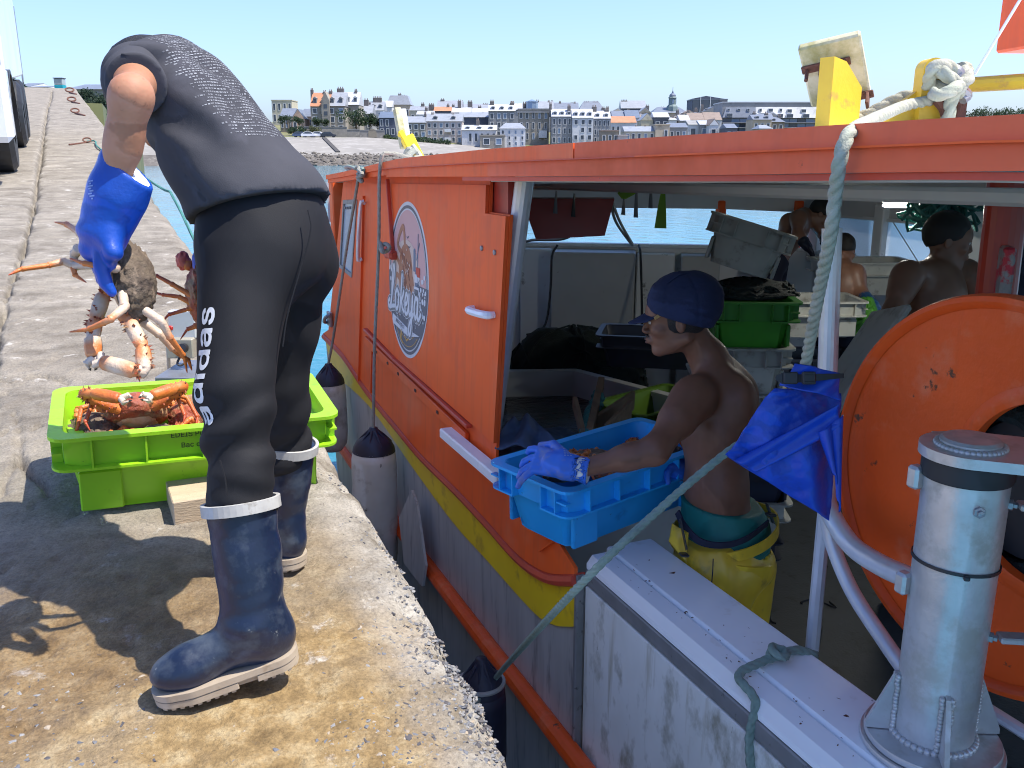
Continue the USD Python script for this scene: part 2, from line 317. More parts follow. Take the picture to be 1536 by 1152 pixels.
white_paint = M('white_paint', (.78, .78, .77), (.7, .7, .69), 4, .4)
deck_m = M('dark_wet_deck', (.042, .047, .05), (.03, .034, .036), 6, .5, spec=.3, bump=.002, bsc=90, dirt=(.02, .02, .02), dsc=12, dlo=.58, dhi=.66)
black_rub = M('black_rubber', (.02, .02, .022), (.014, .014, .015), 20, .55)
black_pl = M('black_plastic', (.018, .018, .02), None, 20, .4)
dark_pl = M('dark_plastic_crate', (.018, .022, .04), (.012, .014, .02), 8, .4)
navy_cap = M('navy_fender_cap', (.022, .024, .05), (.015, .016, .03), 18, .5, bump=.001, bsc=60)
fender_m = M('stained_fender_vinyl', (.66, .62, .54), (.54, .50, .42), 5, .42, bump=.001, bsc=30, dirt=(.33, .27, .19), dsc=6, dlo=.5, dhi=.68, dirt2=(.15, .13, .1), d2sc=24, d2lo=.66, d2hi=.72)
rope_m = M('pale_weathered_rope', (.40, .39, .32), (.28, .28, .21), 30, .85, bump=.0025, bsc=260, dirt=(.36, .40, .30), dsc=8, dlo=.5, dhi=.7)
rope_g = M('pale_green_rope', (.22, .29, .24), (.16, .22, .18), 30, .8, bump=.002, bsc=260)
rope_s = M('thin_grey_rope', (.30, .29, .24), (.22, .21, .17), 30, .85, bump=.0015, bsc=300)
teal_rope = M('teal_net_rope', (.05, .20, .17), (.03, .12, .11), 30, .8)
green_pl = M('lime_plastic_crate', (.27, .56, .013), (.235, .50, .012), 5, .38, bump=.0006, bsc=60, dirt=(.17, .36, .015), dsc=9, dlo=.6, dhi=.72, dirt2=(.06, .10, .01), d2sc=40, d2lo=.71, d2hi=.74)
dgreen_pl = M('green_plastic_crate', (.05, .27, .02), (.04, .2, .02), 5, .42)
blue_pl = M('blue_plastic_crate', (.025, .40, .84), (.018, .34, .76), 5, .36, bump=.0005, bsc=60, dirt=(.010, .20, .52), dsc=9, dlo=.6, dhi=.74, dirt2=(.03, .10, .22), d2sc=45, d2lo=.68, d2hi=.72)
lime_dull = M('dull_lime_plastic', (.11, .22, .012), (.08, .16, .01), 5, .5)
grey_pl = M('grey_plastic_crate', (.42, .42, .38), (.34, .34, .3), 6, .5, dirt=(.2, .19, .16), dsc=12)
red_pl = M('red_plastic_crate', (.42, .02, .015), None, 6, .45)
glove_m = M('royal_blue_rubber_glove', (.006, .060, .36), (.005, .048, .29), 10, .38, bump=.0012, bsc=70, coat=.1)
glove_b = M('worn_blue_rubber_glove', (.03, .15, .60), (.022, .12, .52), 14, .5, bump=.001, bsc=90, dirt=(.15, .19, .42), dsc=14, dlo=.5, dhi=.66)
cuff_m = M('white_glove_lining', (.72, .72, .7), None, 40, .9)
tarp_m = M('royal_blue_tarpaulin', (.010, .065, .46), (.007, .05, .38), 6, .42, bump=.004, bsc=22, dirt=(.01, .035, .22), dsc=9, dlo=.6, dhi=.75)
boot_m = M('navy_rubber_boot', (.0065, .014, .036), (.005, .010, .026), 8, .36, bump=.0008, bsc=50, dirt=(.07, .088, .11), dsc=10, dlo=.49, dhi=.78, r2=.6, dirt2=(.16, .17, .17), d2sc=44, d2lo=.66, d2hi=.74)
sole_m = M('cream_boot_sole', (.38, .32, .245), (.29, .235, .175), 12, .55, dirt=(.26, .2, .14), dsc=22, dlo=.56, dhi=.68)
rim_m = M('grey_boot_rim', (.40, .39, .36), (.30, .29, .27), 26, .6, dirt=(.2, .18, .15), dsc=30, dlo=.58, dhi=.68)
tee_m = M('charcoal_cotton', (.056, .056, .064), (.042, .042, .049), 5, .92, bump=.0004, bsc=480, dirt=(.10, .10, .12), dsc=5, dlo=.56, dhi=.85, spec=.2)
print_m = M('worn_white_print', (.30, .31, .33), (.07, .07, .08), 30, .85)
jogger_m = M('black_sports_fabric', (.0095, .0095, .0115), (.007, .007, .0085), 6, .75, bump=.0003, bsc=600, spec=.3)
adi_m = M('white_fabric_print', (.62, .62, .63), None, 30, .7)
skin_l = M('tanned_skin', (.42, .205, .12), (.32, .145, .08), 9, .62, bump=.0004, bsc=140, spec=.3, sss=.06, dirt=(.44, .18, .12), dsc=8, dirt2=(.25, .12, .07), d2sc=70, d2lo=.62, d2hi=.72)
skin_d = M('dark_brown_skin', (.20, .085, .046), (.14, .058, .031), 12, .52, bump=.0006, bsc=140, sss=.05)
skin_m = M('brown_skin', (.24, .115, .07), (.19, .09, .055), 12, .45, sss=.05)
hair_m = M('black_hair', (.012, .010, .009), None, 60, .6, bump=.003, bsc=200)
beard_m = M('short_beard', (.035, .02, .014), None, 120, .8, bump=.002, bsc=300)
eye_m = M('eye_white', (.55, .52, .48), None, 10, .2)
iris_m = M('dark_iris', (.02, .012, .01), None, 10, .15)
lip_m = M('lip_skin', (.15, .065, .05), None, 30, .4)
cap_m = M('navy_canvas_cap', (.006, .014, .055), (.005, .011, .042), 10, .85, bump=.0012, bsc=220)
tan_label = M('tan_leather_label', (.55, .33, .12), None, 20, .5)
oil_m = M('yellow_oilskin', (.74, .50, .035), (.60, .38, .03), 7, .38, bump=.002, bsc=22, dirt=(.3, .2, .04), dsc=10, dlo=.56, dhi=.7)
shorts_m = M('teal_swim_shorts', (.005, .16, .13), (.004, .12, .10), 9, .6, bump=.002, bsc=40)
navy_cloth = M('dark_navy_cloth', (.010, .012, .03), None, 8, .85)
denim_m = M('wet_blue_cloth', (.07, .11, .19), (.04, .07, .13), 12, .85, bump=.002, bsc=120)
lime_rib = M('lime_ribbon', (.26, .42, .03), (.2, .33, .03), 8, .6, transl=(.3, .5, .04))
wood_m = M('grey_brown_timber', (.24, .16, .09), (.15, .10, .06), 4, .7, bump=.002, bsc=30, st=(6, 1, 6))
block_m = M('pale_timber_block', (.46, .36, .24), (.38, .29, .19), 6, .75, bump=.002, bsc=40, st=(1, 6, 6), dirt=(.25, .05, .03), dsc=22, dlo=.64, dhi=.68)
net_m = M('dark_green_fishing_net', (.012, .022, .018), (.008, .013, .012), 30, .85, bump=.01, bsc=70)
float_m = M('pale_net_float', (.3, .33, .36), None, 10, .5)
rust = M('rusty_iron', (.16, .06, .035), (.09, .045, .03), 30, .85, bump=.003, bsc=120)
steel = M('galvanised_steel', (.32, .32, .33), None, 20, .4, .7)
plate_m = M('algae_stained_white_plate', (.62, .58, .44), (.52, .47, .30), 10, .6, bump=.002, bsc=60, dirt=(.28, .26, .10), dsc=6, dlo=.45, dhi=.62, dirt2=(.34, .2, .08), d2sc=14, d2lo=.62, d2hi=.74)
ink = M('black_ink', (.015, .015, .02), None, 10, .6)
grey_ink = M('grey_ink', (.12, .12, .13), None, 10, .5)
crab_m = M('spider_crab_leg_shell', (1., .96, .92), (.72, .62, .52), 30, .42, bump=.002, bsc=150, tint=[(0., (.62, .54, .46)), (.35, (.55, .40, .28)), (.55, (.60, .20, .06)), (.8, (.55, .16, .03)), (1., (.42, .06, .02))])
shell_m = M('mossy_brown_carapace', (.13, .095, .06), (.06, .04, .03), 30, .8, bump=.006, bsc=90, dirt=(.22, .16, .11), dsc=24, dlo=.55, dhi=.65)
shell_r = M('spiny_red_carapace', (.36, .075, .03), (.20, .05, .025), 26, .6, bump=.005, bsc=90, dirt=(.30, .20, .10), dsc=14, dlo=.5, dhi=.62)
belly_m = M('pale_crab_belly', (.60, .44, .30), (.50, .24, .09), 30, .5, bump=.003, bsc=120)
spider_tip = M('black_claw_tip', (.03, .025, .025), None, 30, .35)
glass_m = material('clear_pane', {'t': ('transparent_bsdf', {'color': (.93, .95, .96)}), 'g': ('glossy_bsdf', {'roughness': .05, 'color': (.9, .9, .9)}), 'f': ('fresnel', {'IOR': 1.45}), 'm': ('mix_closure', {})}, [('f.fac', 'm.fac'), ('t.BSDF', 'm.closure1'), ('g.BSDF', 'm.closure2')], 'm.closure')
foil_m = material('hazy_plastic_window', {'t': ('transparent_bsdf', {'color': (.80, .84, .87)}), 'd': ('translucent_bsdf', {'color': (.6, .64, .68)}), 'x': ('mix_closure', {'fac': .35}), 'g': ('glossy_bsdf', {'roughness': .15}), 'f': ('fresnel', {'IOR': 1.4}), 'm': ('mix_closure', {})}, [('t.BSDF', 'x.closure1'), ('d.BSDF', 'x.closure2'), ('x.closure', 'm.closure1'), ('f.fac', 'm.fac'), ('g.BSDF', 'm.closure2')], 'm.closure')
lampm = material('lit_lamp_diffuser', {'e': ('emission', {'color': (1, .97, .88), 'strength': 45.})}, [], 'e.emission')
tankw = M('dark_tank_water', (.012, .013, .014), None, 4, .05, bump=.035, bsc=5, st=(1, 2.6, 1))
win_dark = M('far_window_glass', (.06, .075, .095), (.045, .055, .07), .2, .12)
win_sky = M('far_window_blue_glass', (.16, .22, .3), None, .2, .1)
# ------------------------------------------------------------------ quay
EY = A([-3, 1.28, 2.15, 2.76, 6.86, 9., 23.1, 47.1, 60]); EX = A([.60, .60, .60, .578, .441, .322, -.198, -1.215, -1.7])
xe = lambda y: np.interp(y, EY, EX)
CP = A([atq(*p)[:2] for p in [(-60, 800), (-25, 620), (0, 478), (18, 420), (42, 347), (52, 297), (57, 255), (62, 225), (69, 175), (71, 162), (76, 150), (78, 136)]])
CP2 = A([atq(*p)[:2] for p in [(20, 620), (29, 650), (28, 690), (45, 712), (62, 722), (75, 745)]])
CP4 = [A([atq(*p)[:2] for p in l]) for l in ([(0, 655), (22, 640), (40, 652), (58, 640)], [(30, 690), (10, 715), (0, 745)], [(120, 590), (95, 572), (60, 566), (20, 575), (0, 570)], [(560, 760), (530, 775), (500, 772)])]
CP3 = A([atq(*p)[:2] for p in [(58, 231), (70, 231), (84, 229)]])
def dpoly(P, L):
    d = np.full(P.shape[:-1], 9.)
    for a, b in zip(L[:-1], L[1:]):
        ab = b-a; t = np.clip(((P-a)@ab)/(ab@ab), 0, 1); d = np.minimum(d, np.linalg.norm(P-a-t[..., None]*ab, axis=-1))
    return d
def relief(x, y):
    P = np.stack([x, y, 0*x], -1); Q = P[..., :2]; near = np.clip((9-y)/5, 0, 1)
    h = nz(P, 1.3, 2, 3)*.010+(nz(P, 9, 3, 4)*.006+nz(P, 42, 2, 5)*.0034)*near
    pit = np.clip(meshkit.fbm(P*26, 2, 9)-.62, 0, 1)*.035*near
    wob = nz(P, 7, 3, 11)
    w = np.interp(y, [3, 7, 12, 20, 45], [.010, .013, .024, .03, .045])*(1+.9*nz(P, 3, 2, 21))
    d = dpoly(Q, CP)+wob*.018+nz(P, 19, 2, 13)*.014
    h = h-.085*np.exp(-(np.abs(d)/np.maximum(w, .006))**1.5)-.018*np.exp(-(d/.055)**2)*np.clip(nz(P, 14, 2, 8)*2, 0, 1)
    d2 = dpoly(Q, CP2)+wob*.02
    h = h-.035*np.exp(-(d2/(.009+.006*nz(P, 9, 1, 2)))**2)
    h = h-.03*np.exp(-(dpoly(Q, CP3)/.03)**2)
    for c_ in CP4: h = h-.022*np.exp(-((dpoly(Q, c_)+wob*.015+nz(P, 19, 2, 14)*.008)/.008)**2)
    e = np.clip(1-(xe(y)-x)/.22, 0, 1)          # worn, knocked-off edge
    h = h-e**2*.014-e*np.clip(meshkit.fbm(P*11, 3, 15)-.45, 0, 1)*.10*near-e*np.abs(nz(P, 33, 2, 17))*.006*near
    return h-pit
us = np.unique(np.round(np.r_[-16, -12, -9, -7, -5.5, -4.5, -3.8, -3.2, -2.7, -2.3, np.arange(-2., -1.4, .03), np.arange(-1.4, -.9, .011), np.arange(-.9, -.10, .0115)], 4))
vs = [.8]
while vs[-1] < 52: vs.append(vs[-1]+np.interp(vs[-1], [1, 3.2, 6, 12, 50], [.0105, .014, .035, .12, .8]))
vs = A(vs)
prof = A([(-.10, 0), (-.088, -.001), (-.076, -.002), (-.064, -.004), (-.052, -.007), (-.041, -.011), (-.031, -.016), (-.021, -.023), (-.012, -.032), (-.004, -.043), (.003, -.056), (.009, -.072), (.014, -.092), (.018, -.12), (.02, -.16), (.02, -.24), (.015, -.4), (.0, -.8), (0, -3.2)])
X = np.concatenate([xe(vs)[:, None]+us[None, :], xe(vs)[:, None]+prof[None, :, 0]+(nz(np.stack([0*vs, vs, 0*vs], -1), 2.4, 3, 31)*.035)[:, None]*np.clip(1+prof[None, :, 0]/.1, 0, 1)], 1)
Y = np.repeat(vs[:, None], X.shape[1], 1)
dzp = np.concatenate([0*us, prof[:, 1]])[None, :]
Z = zq(X, Y)+relief(X, Y)+dzp
k0 = len(us)+8
Nn = nz(np.stack([X, Y, Z], -1)[:, k0:], 14, 3, 41)*.011+nz(np.stack([X, Y, Z], -1)[:, k0:], 45, 2, 42)*.003
X[:, k0:] += Nn*np.linspace(.3, 1, X.shape[1]-k0)[None, :]
Xs = X.copy()
concrete = material('worn_quay_concrete', {
    'g': ('geometry', {}), 'xyz': ('separate_xyz', {}), 'm1': ('mapping', {'scale': (1.9, 3.6, 1)}),
    'n1': ('noise_texture', {'scale': 1.3, 'detail': 8, 'roughness': .72}), 'r1': ('rgb_ramp', {'ramp': [(.30, (.155, .134, .106)), (.5, (.215, .19, .152)), (.68, (.29, .26, .216))]}),
    'n2': ('noise_texture', {'scale': 5., 'detail': 7, 'roughness': .7}), 'r2': ('rgb_ramp', {'ramp': [(.36, (.70, .68, .66)), (.5, (1, 1, 1)), (.66, (1.2, 1.19, 1.17))]}), 'x1': ('mix_color', {'blend_type': 'multiply', 'fac': 1.}),
    # ochre algae staining near the foot of the slope
    'n3': ('noise_texture', {'scale': 2.1, 'detail': 5, 'roughness': .6}), 'yd': ('map_range', {'from_min': 1.9, 'from_max': 3.0, 'to_min': 1., 'to_max': 0., 'clamp': True}), 'xd': ('map_range', {'from_min': .36, 'from_max': .62, 'to_min': 1., 'to_max': -.25, 'clamp': True}),
    'o1': ('math', {'math_type': 'multiply'}), 'o2': ('math', {'math_type': 'multiply_add', 'value2': 2.4, 'value3': -1.25}), 'o3': ('math', {'math_type': 'add'}), 'o4': ('math', {'math_type': 'multiply', 'use_clamp': True}),
    'n3b': ('noise_texture', {'scale': 16., 'detail': 6, 'roughness': .7}), 'oc': ('rgb_ramp', {'ramp': [(.3, (.145, .093, .038)), (.5, (.265, .18, .080)), (.68, (.38, .295, .165))]}), 'x2': ('mix_color', {}),
    # bleached patches and lichen
    'n4': ('noise_texture', {'scale': 7., 'detail': 8, 'roughness': .72}), 'r4': ('map_range', {'from_min': .60, 'from_max': .69, 'to_max': .8, 'clamp': True}), 'x3': ('mix_color', {'b': (.52, .49, .44)}),
    'ex': ('map_range', {'from_min': .40, 'from_max': .56, 'clamp': True}), 'ey': ('map_range', {'from_min': 1.9, 'from_max': 3.6, 'to_min': 1., 'to_max': .25, 'clamp': True}), 'em': ('math', {'math_type': 'multiply'}), 'en': ('math', {'math_type': 'multiply_add', 'value2': 3., 'value3': -1.1, 'use_clamp': True}), 'eo': ('math', {'math_type': 'multiply', 'use_clamp': True}), 'x3b': ('mix_color', {'b': (.43, .41, .375)}),
    # pits, grit
    'n5': ('noise_texture', {'scale': 55., 'detail': 5, 'roughness': .7}), 'r5': ('map_range', {'from_min': .62, 'from_max': .70, 'to_max': .75, 'clamp': True}), 'x4': ('mix_color', {'b': (.10, .085, .07)}),
    'n5b': ('noise_texture', {'scale': 130., 'detail': 4, 'roughness': .7}), 'r5b': ('rgb_ramp', {'ramp': [(.3, (.6, .6, .6)), (.5, (1, 1, 1)), (.7, (1.3, 1.3, 1.3))]}), 'x4b': ('mix_color', {'blend_type': 'multiply', 'fac': .8}),
    # wet run-off round the crate
    'wv': ('vector_math', {'math_type': 'subtract', 'vector2': (-.33, 2.08, 2.)}), 'ws': ('vector_math', {'math_type': 'multiply', 'vector2': (1.5, 1.7, 0)}), 'wl': ('vector_math', {'math_type': 'length'}), 'n6': ('noise_texture', {'scale': 4., 'detail': 5}),
    'wa': ('math', {'math_type': 'multiply_add', 'value2': .9, 'value3': -.45}), 'wb': ('math', {'math_type': 'add'}), 'wm': ('map_range', {'from_min': .62, 'from_max': .80, 'to_min': 1., 'to_max': 0., 'clamp': True}),
    'x5': ('mix_color', {'blend_type': 'multiply', 'b': (.74, .70, .68)}), 'wr': ('map_range', {'to_min': .88, 'to_max': .45}),
    'bn': ('noise_texture', {'scale': 75., 'detail': 6, 'roughness': .7}), 'b': ('bump', {'strength': 1., 'distance': .009}), 'p': ('principled_bsdf', {'roughness': .88, 'specular_ior_level': .35})},
    [('g.position', q) for q in ('xyz.vector', 'm1.vector', 'n2.vector', 'n3.vector', 'n3b.vector', 'n4.vector', 'n5.vector', 'n5b.vector', 'wv.vector1', 'n6.vector', 'bn.vector')]+
    [('m1.vector', 'n1.vector'), ('n1.fac', 'r1.fac'), ('n2.fac', 'r2.fac'), ('r1.color', 'x1.a'), ('r2.color', 'x1.b'),
     ('xyz.y', 'yd.value'), ('xyz.x', 'xd.value'), ('yd.result', 'o1.value1'), ('xd.result', 'o1.value2'), ('n3.fac', 'o2.value1'), ('o1.value', 'o3.value1'), ('o2.value', 'o3.value2'), ('o3.value', 'o4.value1'), ('yd.result', 'o4.value2'),
     ('n3b.fac', 'oc.fac'), ('o4.value', 'x2.fac'), ('x1.result', 'x2.a'), ('oc.color', 'x2.b'), ('n4.fac', 'r4.value'), ('r4.result', 'x3.fac'), ('x2.result', 'x3.a'), ('n5.fac', 'r5.value'), ('r5.result', 'x4.fac'), ('xyz.x', 'ex.value'), ('xyz.y', 'ey.value'), ('ex.result', 'em.value1'), ('ey.result', 'em.value2'), ('n2.fac', 'en.value1'), ('em.value', 'eo.value1'), ('en.value', 'eo.value2'), ('eo.value', 'x3b.fac'), ('x3.result', 'x3b.a'), ('x3b.result', 'x4.a'),
     ('n5b.fac', 'r5b.fac'), ('x4.result', 'x4b.a'), ('r5b.color', 'x4b.b'), ('wv.vector', 'ws.vector1'), ('ws.vector', 'wl.vector1'), ('n6.fac', 'wa.value1'), ('wl.value', 'wb.value1'), ('wa.value', 'wb.value2'), ('wb.value', 'wm.value'), ('wm.result', 'x5.fac'), ('x4b.result', 'x5.a'),
     ('x5.result', 'p.base_color'), ('wm.result', 'wr.value'), ('wr.result', 'p.roughness'), ('bn.fac', 'b.height'), ('b.normal', 'p.normal')], 'p.BSDF')
quay = obj('quay', grid(np.stack([Xs, Y, Z], -1)), concrete, smooth=True, kind='structure')
# exposed aggregate
stone_ms = [M('aggregate_stone_'+n, c, tuple(.7*x for x in c), 60, .7, bump=.001, bsc=200) for n, c in (('slate', (.14, .145, .16)), ('grey', (.24, .235, .23)), ('dark', (.075, .07, .075)), ('tan', (.34, .28, .21)))]
def pebble(c, s, seed):
    r = np.random.default_rng(seed); p = r.normal(size=(11, 3)); p /= np.linalg.norm(p, axis=1, keepdims=True)
    p *= s*A([1, r.uniform(.5, .85), r.uniform(.3, .5)])*r.uniform(.85, 1.1, (11, 1)); return hull(p@rotz(r.uniform(0, 6.3)).T+c)
dense = Polygon([tuple(atq(*p)[:2]) for p in [(520, 935), (600, 905), (640, 900), (720, 1010), (800, 1152), (520, 1160), (470, 1110), (560, 1020)]])
ps = []
while len(ps) < 1500:
    y = 1.15+2.6*rng.random()**1.6; x = xe(y)-.012-.55*rng.random()**2.0
    q = A([x, y, 0]); pr = 1. if dense.contains(Point(x, y)) else (.28 if xe(y)-x < .12 else (.05 if y < 2.2 else 0))
    if rng.random() < pr*np.clip(.5+1.6*nz(q, 6, 2, 51), 0, 1): ps.append((x, y))
for i in range(150):
    a = atq(rng.uniform(0, 250), rng.uniform(1000, 1152)); ps.append((a[0], a[1]))
ps = A(ps); sz = .0042+.0065*rng.random(len(ps))**2
u = xe(ps[:, 1])-ps[:, 0]; zz = zq(ps[:, 0], ps[:, 1])+relief(ps[:, 0], ps[:, 1])+np.interp(-u, prof[:, 0], prof[:, 1])
order = np.argsort(-sz*1./(ps[:, 1]+.5)); stuff = [[] for _ in stone_ms]
for n, i in enumerate(order):
    m = pebble(A([ps[i, 0], ps[i, 1], zz[i]-sz[i]*.24]), sz[i], 1000+n); k = int(rng.choice(4, p=[.34, .30, .24, .12]))
    if n < 290: obj('stone', m, stone_ms[k], quay)
    else: stuff[k].append(m)
for k, s in enumerate(stuff): obj('small_stones', cat(s), stone_ms[k], quay, kind='stuff')
# ------------------------------------------------------------------ sea
R_ = [1.2, 3, 6, 12, 25, 50, 90, 140, 200, 300, 600, 1500, 3500]; TH = np.linspace(0, 2*np.pi, 65)[:-1]
P = np.stack([np.outer(R_, np.cos(TH)), np.outer(R_, np.sin(TH)), np.zeros((len(R_), 64))], -1); v, f = tri(grid(np.concatenate([P, P[:, :1]], 1)))
v = np.vstack([v, [[0, 0, 0]]]); c0 = len(v)-1; f = np.vstack([f, [[c0, i+1, i] for i in range(64)]])
f = f if np.cross(v[f[0, 1]]-v[f[0, 0]], v[f[0, 2]]-v[f[0, 0]])[2] > 0 else f[:, ::-1]
sea_m = material('harbour_water', {'g': ('geometry', {}), 'm': ('mapping', {'scale': (1, .55, 1), 'rotation': (0, 0, .5)}), 'n': ('noise_texture', {'scale': 1.7, 'detail': 5, 'roughness': .55}), 'n2': ('noise_texture', {'scale': .16, 'detail': 3}),
    'a': ('math', {'math_type': 'multiply_add', 'value2': 2.0}), 'b': ('bump', {'strength': .5, 'distance': .10}), 'c': ('rgb_ramp', {'ramp': [(.35, (.02, .14, .19)), (.65, (.035, .19, .24))]}), 'p': ('principled_bsdf', {'roughness': .07, 'ior': 1.33})},
    [('g.position', 'm.vector'), ('m.vector', 'n.vector'), ('m.vector', 'n2.vector'), ('n2.fac', 'a.value1'), ('n.fac', 'a.value3'), ('a.value', 'b.height'), ('b.normal', 'p.normal'), ('n2.fac', 'c.fac'), ('c.color', 'p.base_color')], 'p.BSDF')
obj('sea', (v, f), sea_m, kind='structure')
# ------------------------------------------------------------------ far shore: hillside, slab and rocks
def shore(az_px, d):
    """point at picture bearing az_px (on the horizon) and ground distance d"""
    u = (az_px-768)/F; h = HZ*math.sqrt(1+math.tan(PIT)**2)+RT*u; h = h/np.linalg.norm(h); return h[:2]*d
def tz(px, d):
    base = np.interp(d, [190, 204, 218, 222, 244, 262, 300, 345, 420, 560, 900], [-1.2, -.1, 2.2, 2.9, 6.4, 6.8, 9, 12, 15, 17, 18])
    lo = np.interp(d, [190, 204, 218, 222, 244, 262, 300, 345, 420, 560, 900], [-1.2, -.1, 1.6, 2.0, 3.2, 4.2, 7, 10, 13, 14, 14])
    t = np.clip((px-560)/200, 0, 1); return base*(1-t)+lo*t
pxs = np.arange(-200, 3300, 25); ds = A([186, 195, 204, 211, 218, 222, 232, 244, 253, 262, 280, 300, 322, 345, 380, 420, 480, 560, 700, 900.])
G = np.zeros((len(ds), len(pxs), 3))
for i, d in enumerate(ds):
    for j, p in enumerate(pxs): G[i, j, :2] = shore(p, d); G[i, j, 2] = tz(p, d)
G[..., 2] += nz(G*A([1, 1, 0]), .05, 2, 5)*.6*(ds[:, None] > 262)
grass_far = M('dry_coastal_grass', (.16, .145, .06), (.09, .11, .04), .12, .95, dirt=(.25, .2, .1), dsc=.3, detail=8)
slab_m = M('beach_slab_concrete', (.235, .22, .195), (.18, .168, .148), .12, .9, dirt=(.27, .255, .23), dsc=.35, dlo=.5, dhi=.62, dirt2=(.2, .18, .15), d2sc=.7, d2lo=.62, d2hi=.7)
rock_m = M('foreshore_rock', (.13, .115, .095), (.065, .055, .045), .7, .9, dirt=(.26, .24, .2), dsc=1.2, dlo=.56, dhi=.66, detail=8)
obj('far_hillside', grid(G[8:]), grass_far, smooth=True, kind='structure')
obj('beach_slab', grid(G[4:9]), slab_m, kind='structure')
obj('foreshore_ground', grid(G[:5]), rock_m, kind='structure')
rk = []
for i in range(2600):
    p = rng.uniform(330, 1500); d = rng.uniform(202, 220); q = shore(p, d); s = .22+.55*rng.random()**3
    v = trimesh.creation.icosahedron().vertices*rng.uniform(.7, 1.2, (12, 1))*A([s, s, s*.7]); rk.append(hull(v+A([q[0], q[1], tz(p, d)+s*.1])))
obj('foreshore_rocks', cat(rk), rock_m, label='dark tidal rocks heaped below the pale slab of the far shore', cat_='rocks', kind='stuff')
# the groove of the outfall that crosses the slab
a, b = shore(487, 243), shore(507, 221)
obj('outfall_channel', bar([*a, 6.3], [*b, 2.85], 1.0, .3), M('dark_channel', (.06, .055, .05), None, 1, .9), kind='structure')
# headland behind the crest of the slipway
gp = [(-75, 49), (-1.6, 49.5), (-1.2, 44), (-.25, 44.5), (.1, 60), (1.5, 90), (4, 150), (-75, 170)]
hl = extr(Polygon(gp), 6., t=(0, 0, -1.0)); obj('headland', hl, grass_far, kind='structure')
# ------------------------------------------------------------------ the far town
W_ = {n: M('town_wall_'+n, c, tuple(.82*x for x in c), .35, .85, dirt=tuple(.6*x for x in c), dsc=.5, dlo=.56, dhi=.72) for n, c in dict(cream=(.45, .41, .30), stone=(.27, .245, .20), grey=(.25, .25, .245), white=(.56, .56, .545), pink=(.45, .385, .34), salmon=(.52, .36, .26), slate=(.085, .095, .125), tan=(.42, .35, .25), dark=(.10, .105, .12), brown=(.22, .19, .14)).items()}
Rf = {n: M('town_roof_'+n, c, tuple(.8*x for x in c), .5, r, dirt=tuple(.7*x for x in c), dsc=1., st=(1, 1, 3)) for n, c, r in (('slate', (.16, .18, .215), .45), ('pale', (.27, .285, .305), .4), ('white', (.42, .43, .445), .42), ('orange', (.42, .19, .10), .8), ('brown', (.22, .17, .14), .8), ('blue', (.12, .15, .2), .45))}
chim_m = M('chimney_stone', (.15, .135, .12), (.10, .09, .085), 1., .9); trim_m = M('pale_window_surround', (.62, .62, .60), None, 1., .6)
